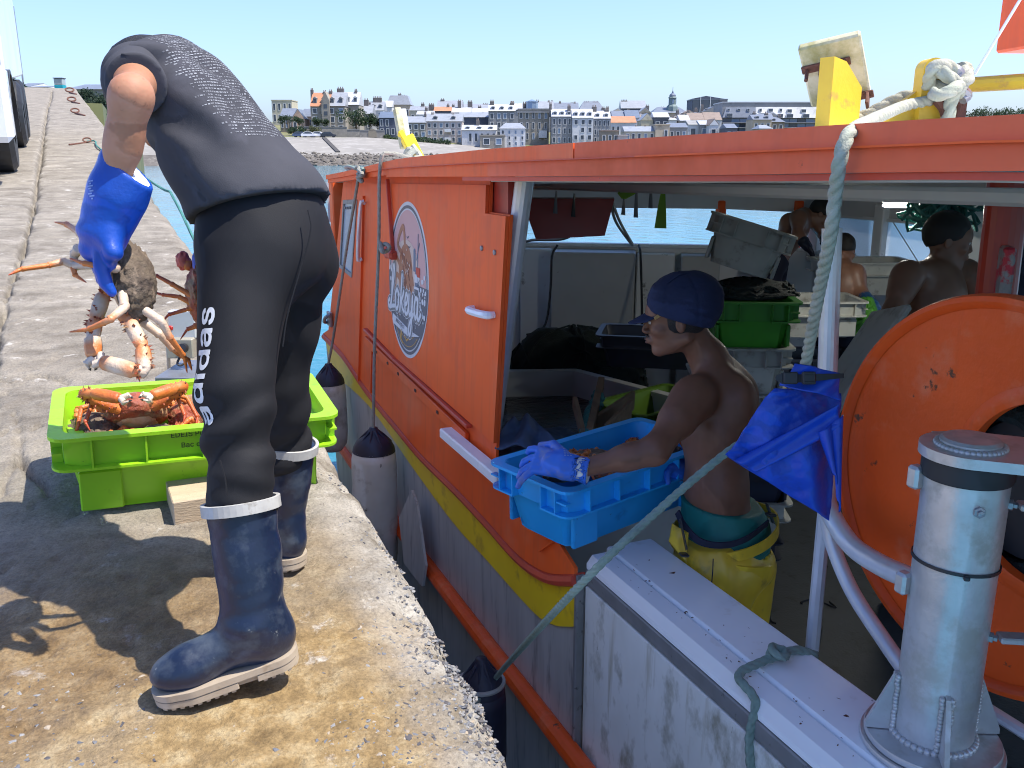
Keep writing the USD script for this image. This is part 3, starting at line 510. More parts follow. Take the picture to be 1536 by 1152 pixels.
def bld(name, label, x0, x1, yr, ye, d, wall, roof, kind='gx', win=None, chim=(), dorm=0, deep=9., frames=True, yb=None, extra=None, arch=False, ww=.42, hh=.58):
    xm = (x0+x1)/2; g = shore(xm, d); w = (A([g[0], g[1], 3.])-C)@FW
    z0 = min(tz(xm, d), 6)-1.5; zw = at(xm, ye, w)[2]; zr = at(xm, yr, w)[2]; W = (x1-x0)/F*w
    T = thing(name, label, 'building' if name != 'church' else 'church', (g[0], g[1], z0)); Rm = rotz(-YAW)
    L = lambda m: tf(m, Rm, (g[0], g[1], 0))
    H = zw
    obj('wall', L(b2((-W/2, 0, z0), (W/2, deep, zw))), W_[wall], T)
    o = .25
    if kind == 'gx': rp = hull([(-W/2-.1, -o, zw-.05), (W/2+.1, -o, zw-.05), (-W/2-.1, deep+o, zw-.05), (W/2+.1, deep+o, zw-.05), (-W/2-.1, deep*.5, zr), (W/2+.1, deep*.5, zr)])
    elif kind == 'hip': rp = hull([(-W/2-o, -o, zw), (W/2+o, -o, zw), (-W/2-o, deep+o, zw), (W/2+o, deep+o, zw), (-W/2+W*.2, deep*.5, zr), (W/2-W*.2, deep*.5, zr)])
    elif kind == 'gy': rp = hull([(-W/2-o, -.1, zw), (W/2+o, -.1, zw), (-W/2-o, deep, zw), (W/2+o, deep, zw), (0, -.1, zr), (0, deep, zr)])
    elif kind == 'man': rp = hull([(-W/2-o, -o, zw), (W/2+o, -o, zw), (-W/2-o, deep+o, zw), (W/2+o, deep+o, zw)]+[(sx_*(W/2-1.0), y, zr) for sx_ in (-1, 1) for y in (1.2, deep-1.2)])
    else: rp = b2((-W/2-.15, -.15, zw), (W/2+.15, deep+.15, max(zr, zw+.3)))
    rfp = obj('roof', L(rp), Rf[roof] if roof in Rf else W_[roof], T)
    if kind == 'gy': obj('gable', L(hull([(-W/2, -.12, zw), (W/2, -.12, zw), (0, -.12, zr-.3), (-W/2, -.02, zw), (W/2, -.02, zw), (0, -.02, zr-.3)])), W_[wall], T)
    if win:
        nc, nr = win[:2]; zb = tz(xm, d)+.6 if yb is None else at(xm, yb, w)[2]
        cw = W/nc; ch = (zw-.2-zb)/nr; a, b = cw*ww/2, ch*hh/2
        for r in range(nr):
            for c in range(nc):
                if random.random() < .06: continue
                x, z = -W/2+cw*(c+.5)+random.uniform(-.05, .05)*cw, zb+ch*(r+.5); t = min(.14, a*.3)
                ring = Polygon([(-a-t, -b-t), (a+t, -b-t), (a+t, b+t), (-a-t, b+t)]).difference(sbox(-a, -b, a, b))
                wn = obj('window', L(tf(extr(ring, .09), rotx(math.pi/2), (x, 0.0, z))), trim_m if frames else W_[wall], T)
                obj('pane', L(b2((x-a, -.03, z-b), (x+a, .0, z+b))), win_dark if random.random() < .8 else win_sky, wn)
    for cx, cy, cw_ in chim:
        x = (cx-xm)/F*w; zt = at(cx, cy, w)[2]; q = cw_/F*w
        c_ = obj('chimney', L(b2((x-q/2, deep*.5-.6, zw), (x+q/2, deep*.5+.6, zt-.35), .04)), chim_m, T)
        k = max(2, int(q/.55)); obj('chimney_pots', L(cat([lathe([(0, 0), (.16, 0), (.13, .5), (0, .5)], 8, None, (x-q/2+(i+.5)*q/k, deep*.5, zt-.35)) for i in range(k)])), Rf['brown'], c_)
    for i in range(dorm):
        x = -W/2+W*(i+.5)/dorm; zc = zw+(zr-zw)*.40; yd = deep*.5*.18; s = min(.55, W/dorm*.28); hd = (zr-zw)*.30
        dm = obj('dormer', L(cat([b2((x-s, yd, zc-hd*.8), (x+s, deep*.4, zc+hd*.5)), hull([(x-s-.1, yd-.1, zc+hd*.5), (x+s+.1, yd-.1, zc+hd*.5), (x, yd-.1, zc+hd*.95), (x-s-.1, deep*.45, zc+hd*.5), (x+s+.1, deep*.45, zc+hd*.5), (x, deep*.45, zc+hd*.95)])])), W_['grey' if roof != 'white' else 'white'], T)
        obj('pane', L(b2((x-s*.7, yd-.03, zc-hd*.5), (x+s*.7, yd, zc+hd*.35))), win_dark, dm)
    if extra: extra(T, L, W, z0, zw, zr, w, xm)
    return T
B = bld
B('apartment_block', 'pale yellow flat-roofed block standing highest at the left end of the far town', 412, 442, 151, 152, 345, 'cream', 'cream', 'flat', (4, 2))
B('house', 'low brown house with slate roof, leftmost of the small gabled pair beside the round trees', 423, 443, 162, 175, 292, 'brown', 'slate', 'gx', (3, 1))
B('house', 'salmon-coloured house with its gable turned to the water, left of the tall tenement', 440, 460, 164, 179, 286, 'salmon', 'slate', 'gy', (2, 1))
B('house', 'low house with dark slate roof between the salmon gable and the tall tenement', 455, 475, 163, 175, 290, 'salmon', 'slate', 'gx', (2, 1))
def bay(T, L, W, z0, zw, zr, w, xm):
    x = (492.5-xm)/F*w; h = 1.15
    b_ = obj('bay', L(cat([b2((x-h, -.9, z0), (x+h, -.001, zw+1.6)), hull([(x+s*h, y, zw+1.6) for s in (-1, 1) for y in (-.9, 4)]+[(x, -.9, zr+.1), (x, 4, zr+.1)])])), W_['stone'], T)
    for i in range(4): obj('pane', L(b2((x-.5, -.95, zw-.6-i*2.0), (x+.5, -.9, zw+.5-i*2.0))), win_dark, b_)
    xo = (498-xm)/F*w; obj('roof', L(hull([(xo, -.35, zw), (W/2+.2, -.35, zw), (xo, 4.6, zr+.12), (W/2+.2, 4.6, zr+.12), (xo, 9.4, zw), (W/2+.2, 9.4, zw)])), Rf['pale'], T)
B('tenement', 'tallest brown stone tenement with half-orange roof and a pointed central bay', 469, 520, 139, 160, 280, 'stone', 'orange', 'gx', (4, 3), [(468, 133, 4), (487, 136, 5), (496, 135, 5)], 4, extra=bay)
B('house', 'stone house with steep white roof, three dormers and wide chimney, right of the tenement', 508, 541, 138, 158, 284, 'stone', 'white', 'gx', (3, 1), [(511, 131, 10), (534, 134, 4)], 3)
B('house', 'grey house with two roof lights just behind the biggest tree', 541, 560, 157, 171, 292, 'grey', 'pale', 'gx', (2, 1), [(549, 148, 7)])
B('house', 'white house with round dormers and a very wide dark chimney', 557, 577, 152, 166, 300, 'white', 'pale', 'gx', (2, 2), [(566, 145, 13)], 2)
B('house', 'pale roof peeping out left of the tan mansard villa', 572, 590, 151, 161, 330, 'white', 'white', 'gx', None)
B('villa', 'tan villa with a mansard roof and tall chimneys above the leaning grey roof plate', 583, 617, 144, 158, 335, 'tan', 'pale', 'man', (4, 1), [(600, 140, 5), (606, 143, 5)], 3)
B('house', 'small cream house tucked at the right of the tan mansard villa', 616, 642, 159, 166, 318, 'cream', 'pale', 'gx', (3, 1), [(634, 154, 5)])
B('house', 'dark blue slate-hung house with white-framed windows beside the garden wall', 570, 595, 167, 177, 262, 'slate', 'blue', 'gx', (3, 2), hh=.7)
B('house', 'brown stone house with large white-framed windows, left of the pink block', 610, 640, 174, 184, 262, 'stone', 'pale', 'gx', (3, 2), [(637, 168, 3)], ww=.5)
def balc(T, L, W, z0, zw, zr, w, xm):
    for i in range(2):
        x = W*.1; z = zw-2.9-i*2.3; b_ = obj('balcony', L(b2((x-.9, -.8, z-.1), (x+.9, 0, z))), W_['white'], T); obj('railing', L(b2((x-.9, -.8, z), (x+.9, -.74, z+.8))), trim_m, b_)
B('apartment_block', 'wide pinkish cream block of three storeys with balconies and pale roof', 640, 694, 170, 182, 262, 'pink', 'pale', 'gx', (6, 3), [(648, 168, 4), (679, 169, 4)], 2, extra=balc, yb=215)
B('house', 'low white-roofed house right behind the brown stone house with white frames', 626, 651, 166, 172, 290, 'white', 'white', 'gx', (3, 1), [(639, 160, 4)])
B('house', 'small orange-roofed house between two dark chimneys above the pink block', 652, 677, 160, 167, 320, 'dark', 'orange', 'gx', (3, 1), [(647, 155, 8), (672, 156, 4)])
B('house', 'white-roofed house behind the right half of the pink block', 674, 707, 161, 169, 322, 'white', 'white', 'gx', (3, 1), [(689, 150, 5)])
B('house', 'slate house high up behind the orange-roofed one, with two chimneys on its ridge', 657, 694, 151, 161, 372, 'grey', 'pale', 'gx', (4, 1), [(664, 148, 6), (691, 151, 8)])
B('house', 'long white roof left of the tall chimney of the grey stone house', 706, 734, 162, 169, 330, 'white', 'white', 'gx', (3, 1), [(705, 151, 7)])
B('house', 'pale roof behind and above the long white one, near the tall chimney', 694, 738, 156, 163, 378, 'grey', 'pale', 'gx', None, [(728, 155, 8)])
B('warehouse', 'dark slate-walled building with pale roof above the low white house', 689, 733, 168, 176, 296, 'slate', 'pale', 'gx', None, [(716, 173, 4)])
B('house', 'long low white house with three dormers, right of the pink block', 693, 745, 187, 195, 252, 'white', 'white', 'gx', (6, 1), [(716, 178, 5)], 3)
B('outbuilding', 'rough stone outbuilding with two windows in front of the low white house', 720, 757, 203, 204, 246, 'stone', 'stone', 'flat', (2, 1), deep=6)
B('house', 'white house with a hipped pale roof on the waterfront, right of the stone outbuilding', 750, 788, 184, 193, 248, 'white', 'pale', 'hip', (4, 3), yb=220, ww=.3)
B('house', 'tall grey stone house with three dormers and a very tall chimney', 733, 773, 156, 167, 288, 'grey', 'white', 'gx', (4, 3), [(738, 150, 6), (768, 152, 6)], 3)
def lantern(T, L, W, z0, zw, zr, w, xm):
    x = (798-xm)/F*w; b_ = obj('lantern', L(lathe([(0, zw), (1.7, zw), (1.7, zw+2.2), (1.9, zw+2.3), (.2, zw+2.9), (0, zw+2.9)], 8, None, (x, 3, 0))), win_sky, T)
    obj('bay_window', L(b2(((808-xm)/F*w, -1.2, at(xm, 207, w)[2]), ((820-xm)/F*w, 0, at(xm, 196, w)[2]))), W_['white'], T)
    obj('cornice', L(b2((-W/2-.3, -.35, zw-.9), (W/2+.3, -.02, zw-.5))), W_['grey'], T)
B('mansion', 'square grey stone mansion with a glazed lantern on its flat roof', 777, 823, 164, 165, 268, 'stone', 'grey', 'flat', (5, 3), [(787, 153, 6)], extra=lantern, yb=212, ww=.34)
B('house', 'white-roofed house behind the mansion, left of its lantern', 770, 786, 155, 165, 320, 'grey', 'white', 'gx', None, [(769, 152, 5)])
B('house', 'grey stone half of the long white-roofed row, beside the mansion', 827, 858, 163, 175, 262, 'grey', 'white', 'gx', (4, 3), [(826, 154, 4)], 3)
B('house', 'white-painted half of the long white-roofed row, three windows wide', 858, 889, 163, 177, 261, 'white', 'white', 'gx', (3, 3), [(854, 157, 5)], 3, yb=212)
B('house', 'dark grey stone house with a white roof, right of the white half of the row', 889, 915, 166, 178, 262, 'grey', 'white', 'gx', (4, 3), [(892, 158, 7), (911, 162, 6)], 2)
B('house', 'slate-roofed house with a row of chimneys behind the mansion and the row', 806, 830, 152, 164, 345, 'grey', 'pale', 'gx', None, [(806, 150, 5), (823, 151, 3)])
B('house', 'long slate roof with six small chimneys behind the grey half of the row', 827, 867, 154, 165, 350, 'grey', 'slate', 'gx', None, [(828, 151, 4), (840, 152, 3), (858, 154, 5), (862, 153, 3)])
B('house', 'grey gabled house with a broad chimney behind the dark grey stone house', 868, 905, 152, 166, 352, 'grey', 'slate', 'hip', None, [(893, 152, 9), (880, 152, 8)])
B('outbuilding', 'low tan stone building just above the boat roof, below the orange-roofed white house', 901, 927, 196, 197, 246, 'brown', 'brown', 'flat', (3, 1), deep=6)
B('outbuilding', 'small flat pinkish building beside the low tan stone building', 927, 941, 203, 204, 244, 'pink', 'pink', 'flat', None, deep=5)
B('house', 'white house with an orange roof and dark arched windows', 915, 953, 174, 184, 285, 'white', 'orange', 'gx', (5, 1), [(930, 179, 4)])
B('house', 'slate-roofed house left behind the orange-roofed white house', 917, 938, 166, 175, 315, 'white', 'slate', 'gx', None, [(937, 168, 2)])
B('house', 'slate-roofed house right behind the orange-roofed white house', 937, 958, 165, 177, 314, 'white', 'blue', 'gx', None, [(958, 168, 2)])
B('villa', 'large dark grey house on the skyline left of the church', 930, 967, 151, 163, 385, 'dark', 'pale', 'gx', (4, 1), [(936, 150, 9), (953, 152, 5), (964, 154, 5)])
B('apartment_block', 'cream building with slate roof and four windows just above the boat roof', 936, 981, 189, 197, 252, 'cream', 'pale', 'gx', (5, 1), [(956, 188, 2), (970, 188, 2)], yb=212)
B('house', 'white gabled house with cream wall above the cream building', 960, 978, 170, 181, 300, 'cream', 'pale', 'gy', None)
B('house', 'dark slate-hung house with a white roof right of the white gable', 979, 1002, 168, 176, 300, 'dark', 'white', 'gx', (2, 1))
B('outbuilding', 'plain tan block between the cream building and the grey gabled house', 982, 1003, 187, 188, 252, 'tan', 'tan', 'flat', (2, 1))
def tower(T, L, W, z0, zw, zr, w, xm):
    x = (1008-xm)/F*w; zt = lambda y: at(1008, y, w)[2]
    t_ = obj('tower', L(lathe([(0, zw), (2.6, zw), (2.2, zt(160)), (1.5, zt(157)), (1.45, zt(148)), (1.75, zt(147.5)), (1.7, zt(146.8)), (1.25, zt(145)), (0, zt(145))], 8, None, (x, 4, 0))), M('verdigris_tower', (.15, .20, .19), (.1, .14, .14), 1., .7), T)
    obj('cupola', L(lathe([(1.3, zt(145)), (1.35, zt(143.5)), (1.0, zt(141.5)), (.45, zt(140)), (.3, zt(138)), (.08, zt(136)), (.05, zt(131)), (0, zt(131))], 10, None, (x, 4, 0))), Rf['blue'], t_)
    for i in range(4): a = i*math.pi/2; obj('belfry_opening', L(bx((x+1.38*math.cos(a), 4+1.38*math.sin(a), zt(152.5)), (.2, .7, 1.6), rotz(a))), win_sky, t_)
B('church', 'church with a green domed spire rising above the slate roofs', 977, 1030, 160, 170, 375, 'tan', 'slate', 'hip', None, [(995, 160, 6)], extra=tower, deep=14)
B('house', 'grey gabled house with white shutters right of the plain tan block', 1002, 1030, 184, 191, 258, 'grey', 'slate', 'gx', (3, 1), [(1005, 187, 3)])
B('house', 'tiny white house directly below the church spire', 1001, 1013, 176, 180, 300, 'white', 'white', 'gx', (1, 1), [(1011, 173, 3)])
B('house', 'white-roofed house below the left edge of the dark glass block', 1018, 1033, 172, 181, 300, 'grey', 'white', 'gx', (2, 1), [(1014, 177, 3)])
B('house', 'brown-roofed house in front of the dark glass block, left one of two', 1031, 1054, 169, 180, 312, 'white', 'brown', 'gx', None)
B('house', 'brown-roofed house with crested ridge in front of the dark glass block, right one of two', 1055, 1080, 168, 180, 314, 'white', 'brown', 'gx', None)
B('house', 'white house with one tall dark door below the brown roofs', 1031, 1047, 180, 187, 275, 'white', 'grey', 'gx', (1, 1))
B('house', 'narrow white house with grey lower wall right of the tall dark door', 1048, 1062, 180, 187, 274, 'grey', 'white', 'gx', (1, 1))
B('house', 'white gabled chalet with dark timbers at the left end of the long white block', 1062, 1076, 178, 188, 270, 'white', 'brown', 'gy', (1, 1))
B('house', 'small dark slate house in front of the long white block', 1088, 1104, 185, 192, 262, 'dark', 'slate', 'gx', (2, 1))
B('house', 'little house with a grey pyramid roof in front of the long white block', 1138, 1156, 187, 193, 262, 'tan', 'pale', 'hip', None)
def glassb(T, L, W, z0, zw, zr, w, xm):
    x = lambda p: (p-xm)/F*w; zt = lambda y: at(xm, y, w)[2]
    obj('roof', L(hull([(x(1035), 0, zt(149)), (x(1055), 0, zt(145)), (x(1087), 0, zt(150)), (x(1035), 12, zt(149)), (x(1055), 12, zt(145)), (x(1087), 12, zt(150))])), W_['slate'], T)
    for p0, p1 in ((1035.5, 1046.5), (1047.5, 1061), (1062, 1074)):
        obj('glazing', L(b2((x(p0), -.12, zt(171)), (x(p1), -.02, zt(151)))), win_dark, T)
    obj('side_panel', L(b2((x(1075), -.14, zt(172)), (x(1087), -.02, zt(150.5)))), W_['dark'], T)
    for p in (1047, 1061.5): obj('mullion', L(b2((x(p)-.14, -.25, zt(171)), (x(p)+.14, -.13, zt(146.5)))), trim_m, T)
B('office_block', 'dark glass block standing highest on the skyline', 1035, 1087, 149.5, 150.5, 400, 'slate', 'slate', 'flat', None, deep=12, extra=glassb)
def longw(T, L, W, z0, zw, zr, w, xm):
    x = lambda p: (p-xm)/F*w; zt = lambda y: at(xm, y, w)[2]
    obj('slate_slope', L(hull([(x(1080), -1.2, zt(177)), (x(1129), -1.2, zt(177)), (x(1088), .6, zt(154)), (x(1129), .6, zt(154)), (x(1080), .7, zt(177)), (x(1129), .7, zt(177))])), Rf['slate'], T)
    obj('white_slope', L(hull([(x(1129.2), -1.3, zt(177.5)), (x(1222), -1.3, zt(177.5)), (x(1129.2), .6, zt(154)), (x(1222), .6, zt(154)), (x(1129.2), .7, zt(177.5)), (x(1222), .7, zt(177.5))])), W_['white'], T)
    for p, y0, y1, q in ((1136, 164, 168, 3), (1151, 164, 168, 6), (1166, 164, 168, 3), (1179, 165, 169, 6), (1200, 165, 169, 6), (1126, 171, 176, 7), (1140, 171, 176, 9), (1164, 172, 177, 9), (1179, 172, 177, 9), (1203, 172, 177, 9), (1090, 171, 175, 8), (1089, 164, 166, 3), (1104, 164, 166, 4), (1118, 164, 167, 3)):
        f_ = (zt(y1)-zt(177))/(zt(154)-zt(177)); yy = -1.3+1.9*f_
        wn = obj('window', L(b2((x(p-q/2)-.1, yy-.25, zt(y1)-.1), (x(p+q/2)+.1, yy+1.2, zt(y0)+.1))), trim_m, T); obj('pane', L(b2((x(p-q/2), yy-.29, zt(y1)), (x(p+q/2), yy-.26, zt(y0)))), win_dark, wn)
    for k, (y0, y1) in enumerate(((178.5, 184), (185.5, 191), (192, 197))):
        obj('floor_slab', L(b2((-W/2, -1.5, zt(y1)-.25), (W/2, -.01, zt(y1)))), W_['grey'], T)
        for i in range(11):
            p = 1082+i*12.3; obj('glazing', L(b2((x(p), -.3, zt(y1)+.05), (x(p+11.5), -.02, zt(y0)))), win_sky if (i+k) % 3 else win_dark, T)
B('apartment_block', 'long modern white block with sloping upper storeys and blue glazed floors', 1080, 1222, 154, 155, 330, 'grey', 'white', 'flat', None, extra=longw, deep=14)
rf_ = random.Random(5); ORD = ('first second third fourth fifth sixth seventh eighth ninth tenth eleventh twelfth thirteenth fourteenth fifteenth sixteenth seventeenth eighteenth nineteenth twentieth').split(); ORD += ['twenty-'+o for o in ORD[:9]]+['thirtieth']
for i, x0 in enumerate(sorted(rf_.uniform(545, 1180) for _ in range(30))):
    wd = rf_.uniform(16, 32); dd = rf_.uniform(300, 372); ye = 182-(dd-300)*.20+rf_.uniform(-3, 3); yr = ye-rf_.uniform(6, 10)
    wl_, rl_ = rf_.choice(['stone', 'grey', 'white', 'cream', 'brown', 'tan']), rf_.choice(['slate', 'slate', 'pale', 'blue', 'brown', 'white'])
    t_ = B('house', f'{ORD[i]} from left of the small packed background houses, {wl_} walls, {rl_} roof', x0, x0+wd, yr, ye, dd, wl_, rl_, rf_.choice(['gx', 'gx', 'gy', 'hip']), (3, 1), [(x0+2, yr-3.5, 4)] if i % 2 else [(x0+wd-3, yr-4, 5)], i % 3)
    stage.GetPrimAtPath(t_).SetCustomDataByKey('group', 'small houses packed behind the waterfront row')
# ---- trees, walls and cars of the far shore
leaf_ms = [M('foliage_'+n, c, tuple(.5*x for x in c), s, .8, transl=tuple(1.3*x for x in c)) for n, c, s in (('dark', (.035, .062, .028), .8), ('mid', (.055, .085, .03), .9), ('pine', (.03, .055, .03), 1.5), ('olive', (.09, .10, .04), .8))]
bark = M('bark', (.10, .075, .055), None, 3, .95)
def tree(name, label, c, H, Wd, leaf, seed, trunk=.25, n=900, s=.35, cat_='tree', pts=None):
    r = np.random.default_rng(seed); T = thing(name, label, cat_, c)
    c = A(c, float); lumps = [(A([r.normal()*Wd*.30, r.normal()*Wd*.30, H*(trunk+(1-trunk)*r.uniform(.25, .82))]), r.uniform(.28, .48)*Wd*.8) for _ in range(9)] if pts is None else pts
    V, Fc = [], []
    for i in range(n):
        q, rad = lumps[r.integers(len(lumps))]; d = r.normal(size=3); d /= np.linalg.norm(d); p = c+q+d*rad*r.uniform(.55, 1.05)*A([1, 1, .85])
        a, b = r.normal(size=3), r.normal(size=3); a *= s*r.uniform(.6, 1.3)/np.linalg.norm(a); b *= s*r.uniform(.6, 1.3)/np.linalg.norm(b)
        k = len(V); V += [p-a*.6, p+b*.6, p+a*.6, p-b*.6]; Fc += [[k, k+1, k+2, k+3]]
    obj('crown', (A(V), A(Fc)), leaf, T)
    limbs = [tube([c+A([0, 0, -.8]), c+A([0, 0, H*trunk]), c+A([0, 0, H*.7])], [Wd*.045, Wd*.02], 7)]+[tube([c+A([0, 0, H*trunk*.9]), c+q*.9], [Wd*.025, Wd*.01], 5) for q, _ in lumps[:5]]
    obj('trunk', cat(limbs), bark, T); return T
def ft(label, px, yt, yb, hw, d, leaf, seed, name='tree', trunk=.22, cat_='tree', group=None):
    g = shore(px, d); w = (A([*g, 3.])-C)@FW; zb, zt = at(px, yb, w)[2], at(px, yt, w)[2]
    t = tree(name, label, (g[0], g[1], zb), zt-zb, 2*hw/F*w, leaf, seed, trunk, 620, .30 if hw < 10 else .5, cat_)
ft('biggest dark tree on the far shore, in front of the white-roofed house', 536, 163, 197, 17, 268, leaf_ms[0], 1)
ft('dark tree right of the biggest one, above the garden wall', 556, 171, 197, 10, 270, leaf_ms[0], 2)
ft('smaller dark tree beside the blue slate-hung house', 568, 176, 198, 8, 268, leaf_ms[0], 3)
ft('round clipped tree at the left end of the far town, half behind the bending man', 434, 174, 190, 8, 268, leaf_ms[0], 4)
ft('round clipped tree in front of the salmon gable', 451, 175, 192, 7, 268, leaf_ms[0], 5)
ft('round clipped tree at the left corner of the tall tenement', 477, 176, 193, 6, 268, leaf_ms[0], 6)
ft('round clipped tree below the pointed bay of the tenement', 491, 177, 194, 6, 268, leaf_ms[0], 7)
ft('dark green hedge above the parked blue car', 452, 189, 205, 10, 258, leaf_ms[0], 8, 'hedge', .05, 'hedge')
ft('olive bush left of the green door in the garden wall', 473, 191, 204, 8, 257, leaf_ms[3], 9, 'bush', .05, 'bush')
ft('round bush right of the arched garden wall', 582, 203, 211, 6, 250, leaf_ms[1], 10, 'bush', .05, 'bush')
ft('low bush below the blue slate-hung house', 593, 206, 213, 6, 250, leaf_ms[1], 11, 'bush', .05, 'bush')
ft('low hedge below the brown stone house with white frames', 628, 210, 217, 14, 248, leaf_ms[0], 12, 'hedge', .02, 'hedge')
ft('low hedge below the left end of the pink block', 655, 212, 219, 10, 248, leaf_ms[0], 13, 'hedge', .02, 'hedge')
for i, (p, y, h) in enumerate(((1452, 166, 12), (1468, 163, 13), (1487, 167, 12), (1504, 164, 14), (1524, 166, 13), (1545, 163, 14))):
    ft(f'{("first", "second", "third", "fourth", "fifth", "sixth")[i]} dark tree from the left on the wooded hill right of the knotted rope', p, y, 184, h, 430, leaf_ms[0], 20+i)
garden = M('old_garden_wall', (.25, .23, .20), (.16, .15, .13), .5, .9, dirt=(.36, .33, .28), dsc=.6)
def wallseg(name, label, p0, p1, yt, d, th=.5, arch=False):
    a, b = shore(p0, d), shore(p1, d); w = (A([*a, 3.])-C)@FW; zt = at(p0, yt, w)[2]; zb = tz((p0+p1)/2, d)-1
    T = thing(name, label, 'wall', (*a, zb)); m = bar([*a, (zt+zb)/2], [*b, (zt+zb)/2], th, zt-zb)
    obj('wall_body', m, garden, T); obj('coping', bar([*a, zt+.08], [*b, zt+.08], th+.2, .15), W_['grey'], T)
    if arch:
        m_ = (a+b)/2; pr = Polygon([(-1.1, 0), (1.1, 0), (1.1, 1.3)]+[(1.1*math.cos(t), 1.3+.9*math.sin(t)) for t in np.linspace(0, math.pi, 9)]+[(-1.1, 1.3)]); dv = (b-a)/np.linalg.norm(b-a)
        obj('arch_recess', tf(extr(pr, .1), np.stack([[*dv, 0], [0, 0, 1], [dv[1], -dv[0], 0]], 1), (*(m_+A([dv[1], -dv[0]])*(th/2+.0)), tz(p0, d))), W_['brown'], T)
wallseg('garden_wall', 'grey stone garden wall behind the parked cars, with a green door', 458, 522, 191, 260)
wallseg('garden_wall', 'darker stretch of garden wall below the biggest tree', 522, 541, 195, 256)
wallseg('garden_wall', 'pale garden wall with an arched recess left of the blue slate-hung house', 541, 578, 196, 250, .6, True)
def car(label, px, d, m, flip=1, c=4.1):
    g = shore(px, d); z = tz(px, d); T = thing('parked_car', label, 'car', (*g, z)); Rm = rotz(-YAW+(.1 if flip > 0 else math.pi))
    pf = Polygon([(-2, .28), (2, .28), (2.02, .7), (1.2, .85), (.55, 1.38), (-1.0, 1.42), (-1.75, .95), (-2.02, .85)]); L = lambda q: tf(q, Rm, (*g, z))
    obj('body', L(tf(extr(pf, 1.65), rotx(math.pi/2), (0, .83, 0))), m, T)
    obj('side_window', L(tf(extr(Polygon([(.95, .92), (.5, 1.3), (-.95, 1.33), (-1.5, .95)]), 1.68), rotx(math.pi/2), (0, .84, 0))), win_dark, T)
    for x in (-1.25, 1.25):
        for y in (-.7, .7): obj('wheel', L(lathe([(0, -.1), (.31, -.1), (.33, 0), (.31, .1), (0, .1)], 14, rotx(math.pi/2), (x, y, .31))), black_rub, T)
car_ms = [M('car_'+n, c, None, 1, .3, coat=.5) for n, c in (('blue', (.06, .09, .16)), ('white', (.75, .75, .75)), ('dark', (.03, .033, .04)))]
car('dark blue car parked nearest the bending man on the far shore', 452, 251, car_ms[0]); car('white car parked next to the blue one on the far shore', 465, 249.5, car_ms[1])
car('white car parked next to the black one on the far shore', 476, 250.5, car_ms[1], -1); car('black car parked rightmost at the top of the beach slab', 494, 247.5, car_ms[2])
# ------------------------------------------------------------------ left: crest of the slipway
def gab(label, x0, x1, yr, ye, w, wall, roof, gable=None, deep=7):
    p0, p1 = at(x0, ye, w), at(x1, ye, w); zr = at(x0, yr, w)[2]; W = np.linalg.norm(p1-p0); g = (p0+p1)/2; T = thing('house', label, 'house', (g[0], g[1], 4)); L = lambda m: tf(m, rotz(-YAW), (g[0], g[1], 0))
    obj('wall', L(b2((-W/2, 0, 4), (W/2, deep, p0[2]))), W_[wall], T)
    obj('roof', L(hull([(-W/2-.2, -.3, p0[2]), (W/2+.2, -.3, p0[2]), (-W/2-.2, deep+.3, p0[2]), (W/2+.2, deep+.3, p0[2]), (-W/2-.2, deep/2, zr), (W/2+.2, deep/2, zr)])), Rf[roof], T)
    if gable:
        for s in gable: obj('gable', L(hull([(s*(W/2+.25), -.2, p0[2]), (s*(W/2+.25), deep+.2, p0[2]), (s*(W/2+.25), deep/2, zr-.1), (s*(W/2+.32), -.2, p0[2]), (s*(W/2+.32), deep+.2, p0[2]), (s*(W/2+.32), deep/2, zr-.1)])), W_['white'], T)
    
gab('white house with a pointed gable beside the lamp post at the top of the slipway', 26, 44, 122, 130, 120, 'white', 'slate', (-1, 1))
gab('low slate-roofed house with a white gable end at the top of the slipway', 42, 70, 126, 131, 110, 'white', 'slate', (1,))
gab('large house with a pale slate roof right of the turquoise kiosk', 101, 158, 122, 134, 100, 'grey', 'slate', None, 10)
k0_ = at(91, 134, 58); T = thing('kiosk', 'turquoise kiosk with a glazed upper half at the top of the slipway', 'kiosk', (k0_[0], k0_[1], 5)); kz = at(91, 128, 58)[2]; kt = at(91, 118.5, 58)[2]
obj('body', bx((k0_[0], k0_[1], (kz+4.8)/2), (.55, .5, kz-4.8), rotz(-YAW), .01), M('turquoise_panel', (.01, .30, .36), None, 3, .5), T)
obj('glazing', bx((k0_[0], k0_[1], (kz+kt)/2), (.53, .48, kt-kz-.02), rotz(-YAW), .01), M('grey_glass', (.32, .36, .36), None, 3, .2), T); obj('roof', bx((k0_[0], k0_[1], kt+.03), (.6, .55, .05), rotz(-YAW), .01), W_['slate'], T)
p_ = at(24, 128, 75); tree('pine_tree', 'pine tree between the lorry and the lamp post at the top of the slipway', (p_[0], p_[1], 5.2), at(24, 107, 75)[2]-5.2, 1.4, leaf_ms[2], 60, .3, 900, .16)
for i, (px_, yt, w, wd, lb) in enumerate(((122, 131, 47, 1.0, 'leftmost dark shrub at the edge of the slipway crest'), (138, 128, 48, 1.3, 'tallest dark shrub right of the slipway crest'), (153, 138, 45, 1.2, 'dark shrub half behind the elbow of the bending man'), (143, 147, 43, 1.0, 'lowest dark shrub right of the slipway crest, above the dry grass'))):
    q = at(px_, 170, w); tree('shrub', lb, (q[0], q[1], q[2]-.4), at(px_, yt, w)[2]-q[2]+.4, wd, leaf_ms[2], 70+i, .05, 1500, .10, 'shrub')
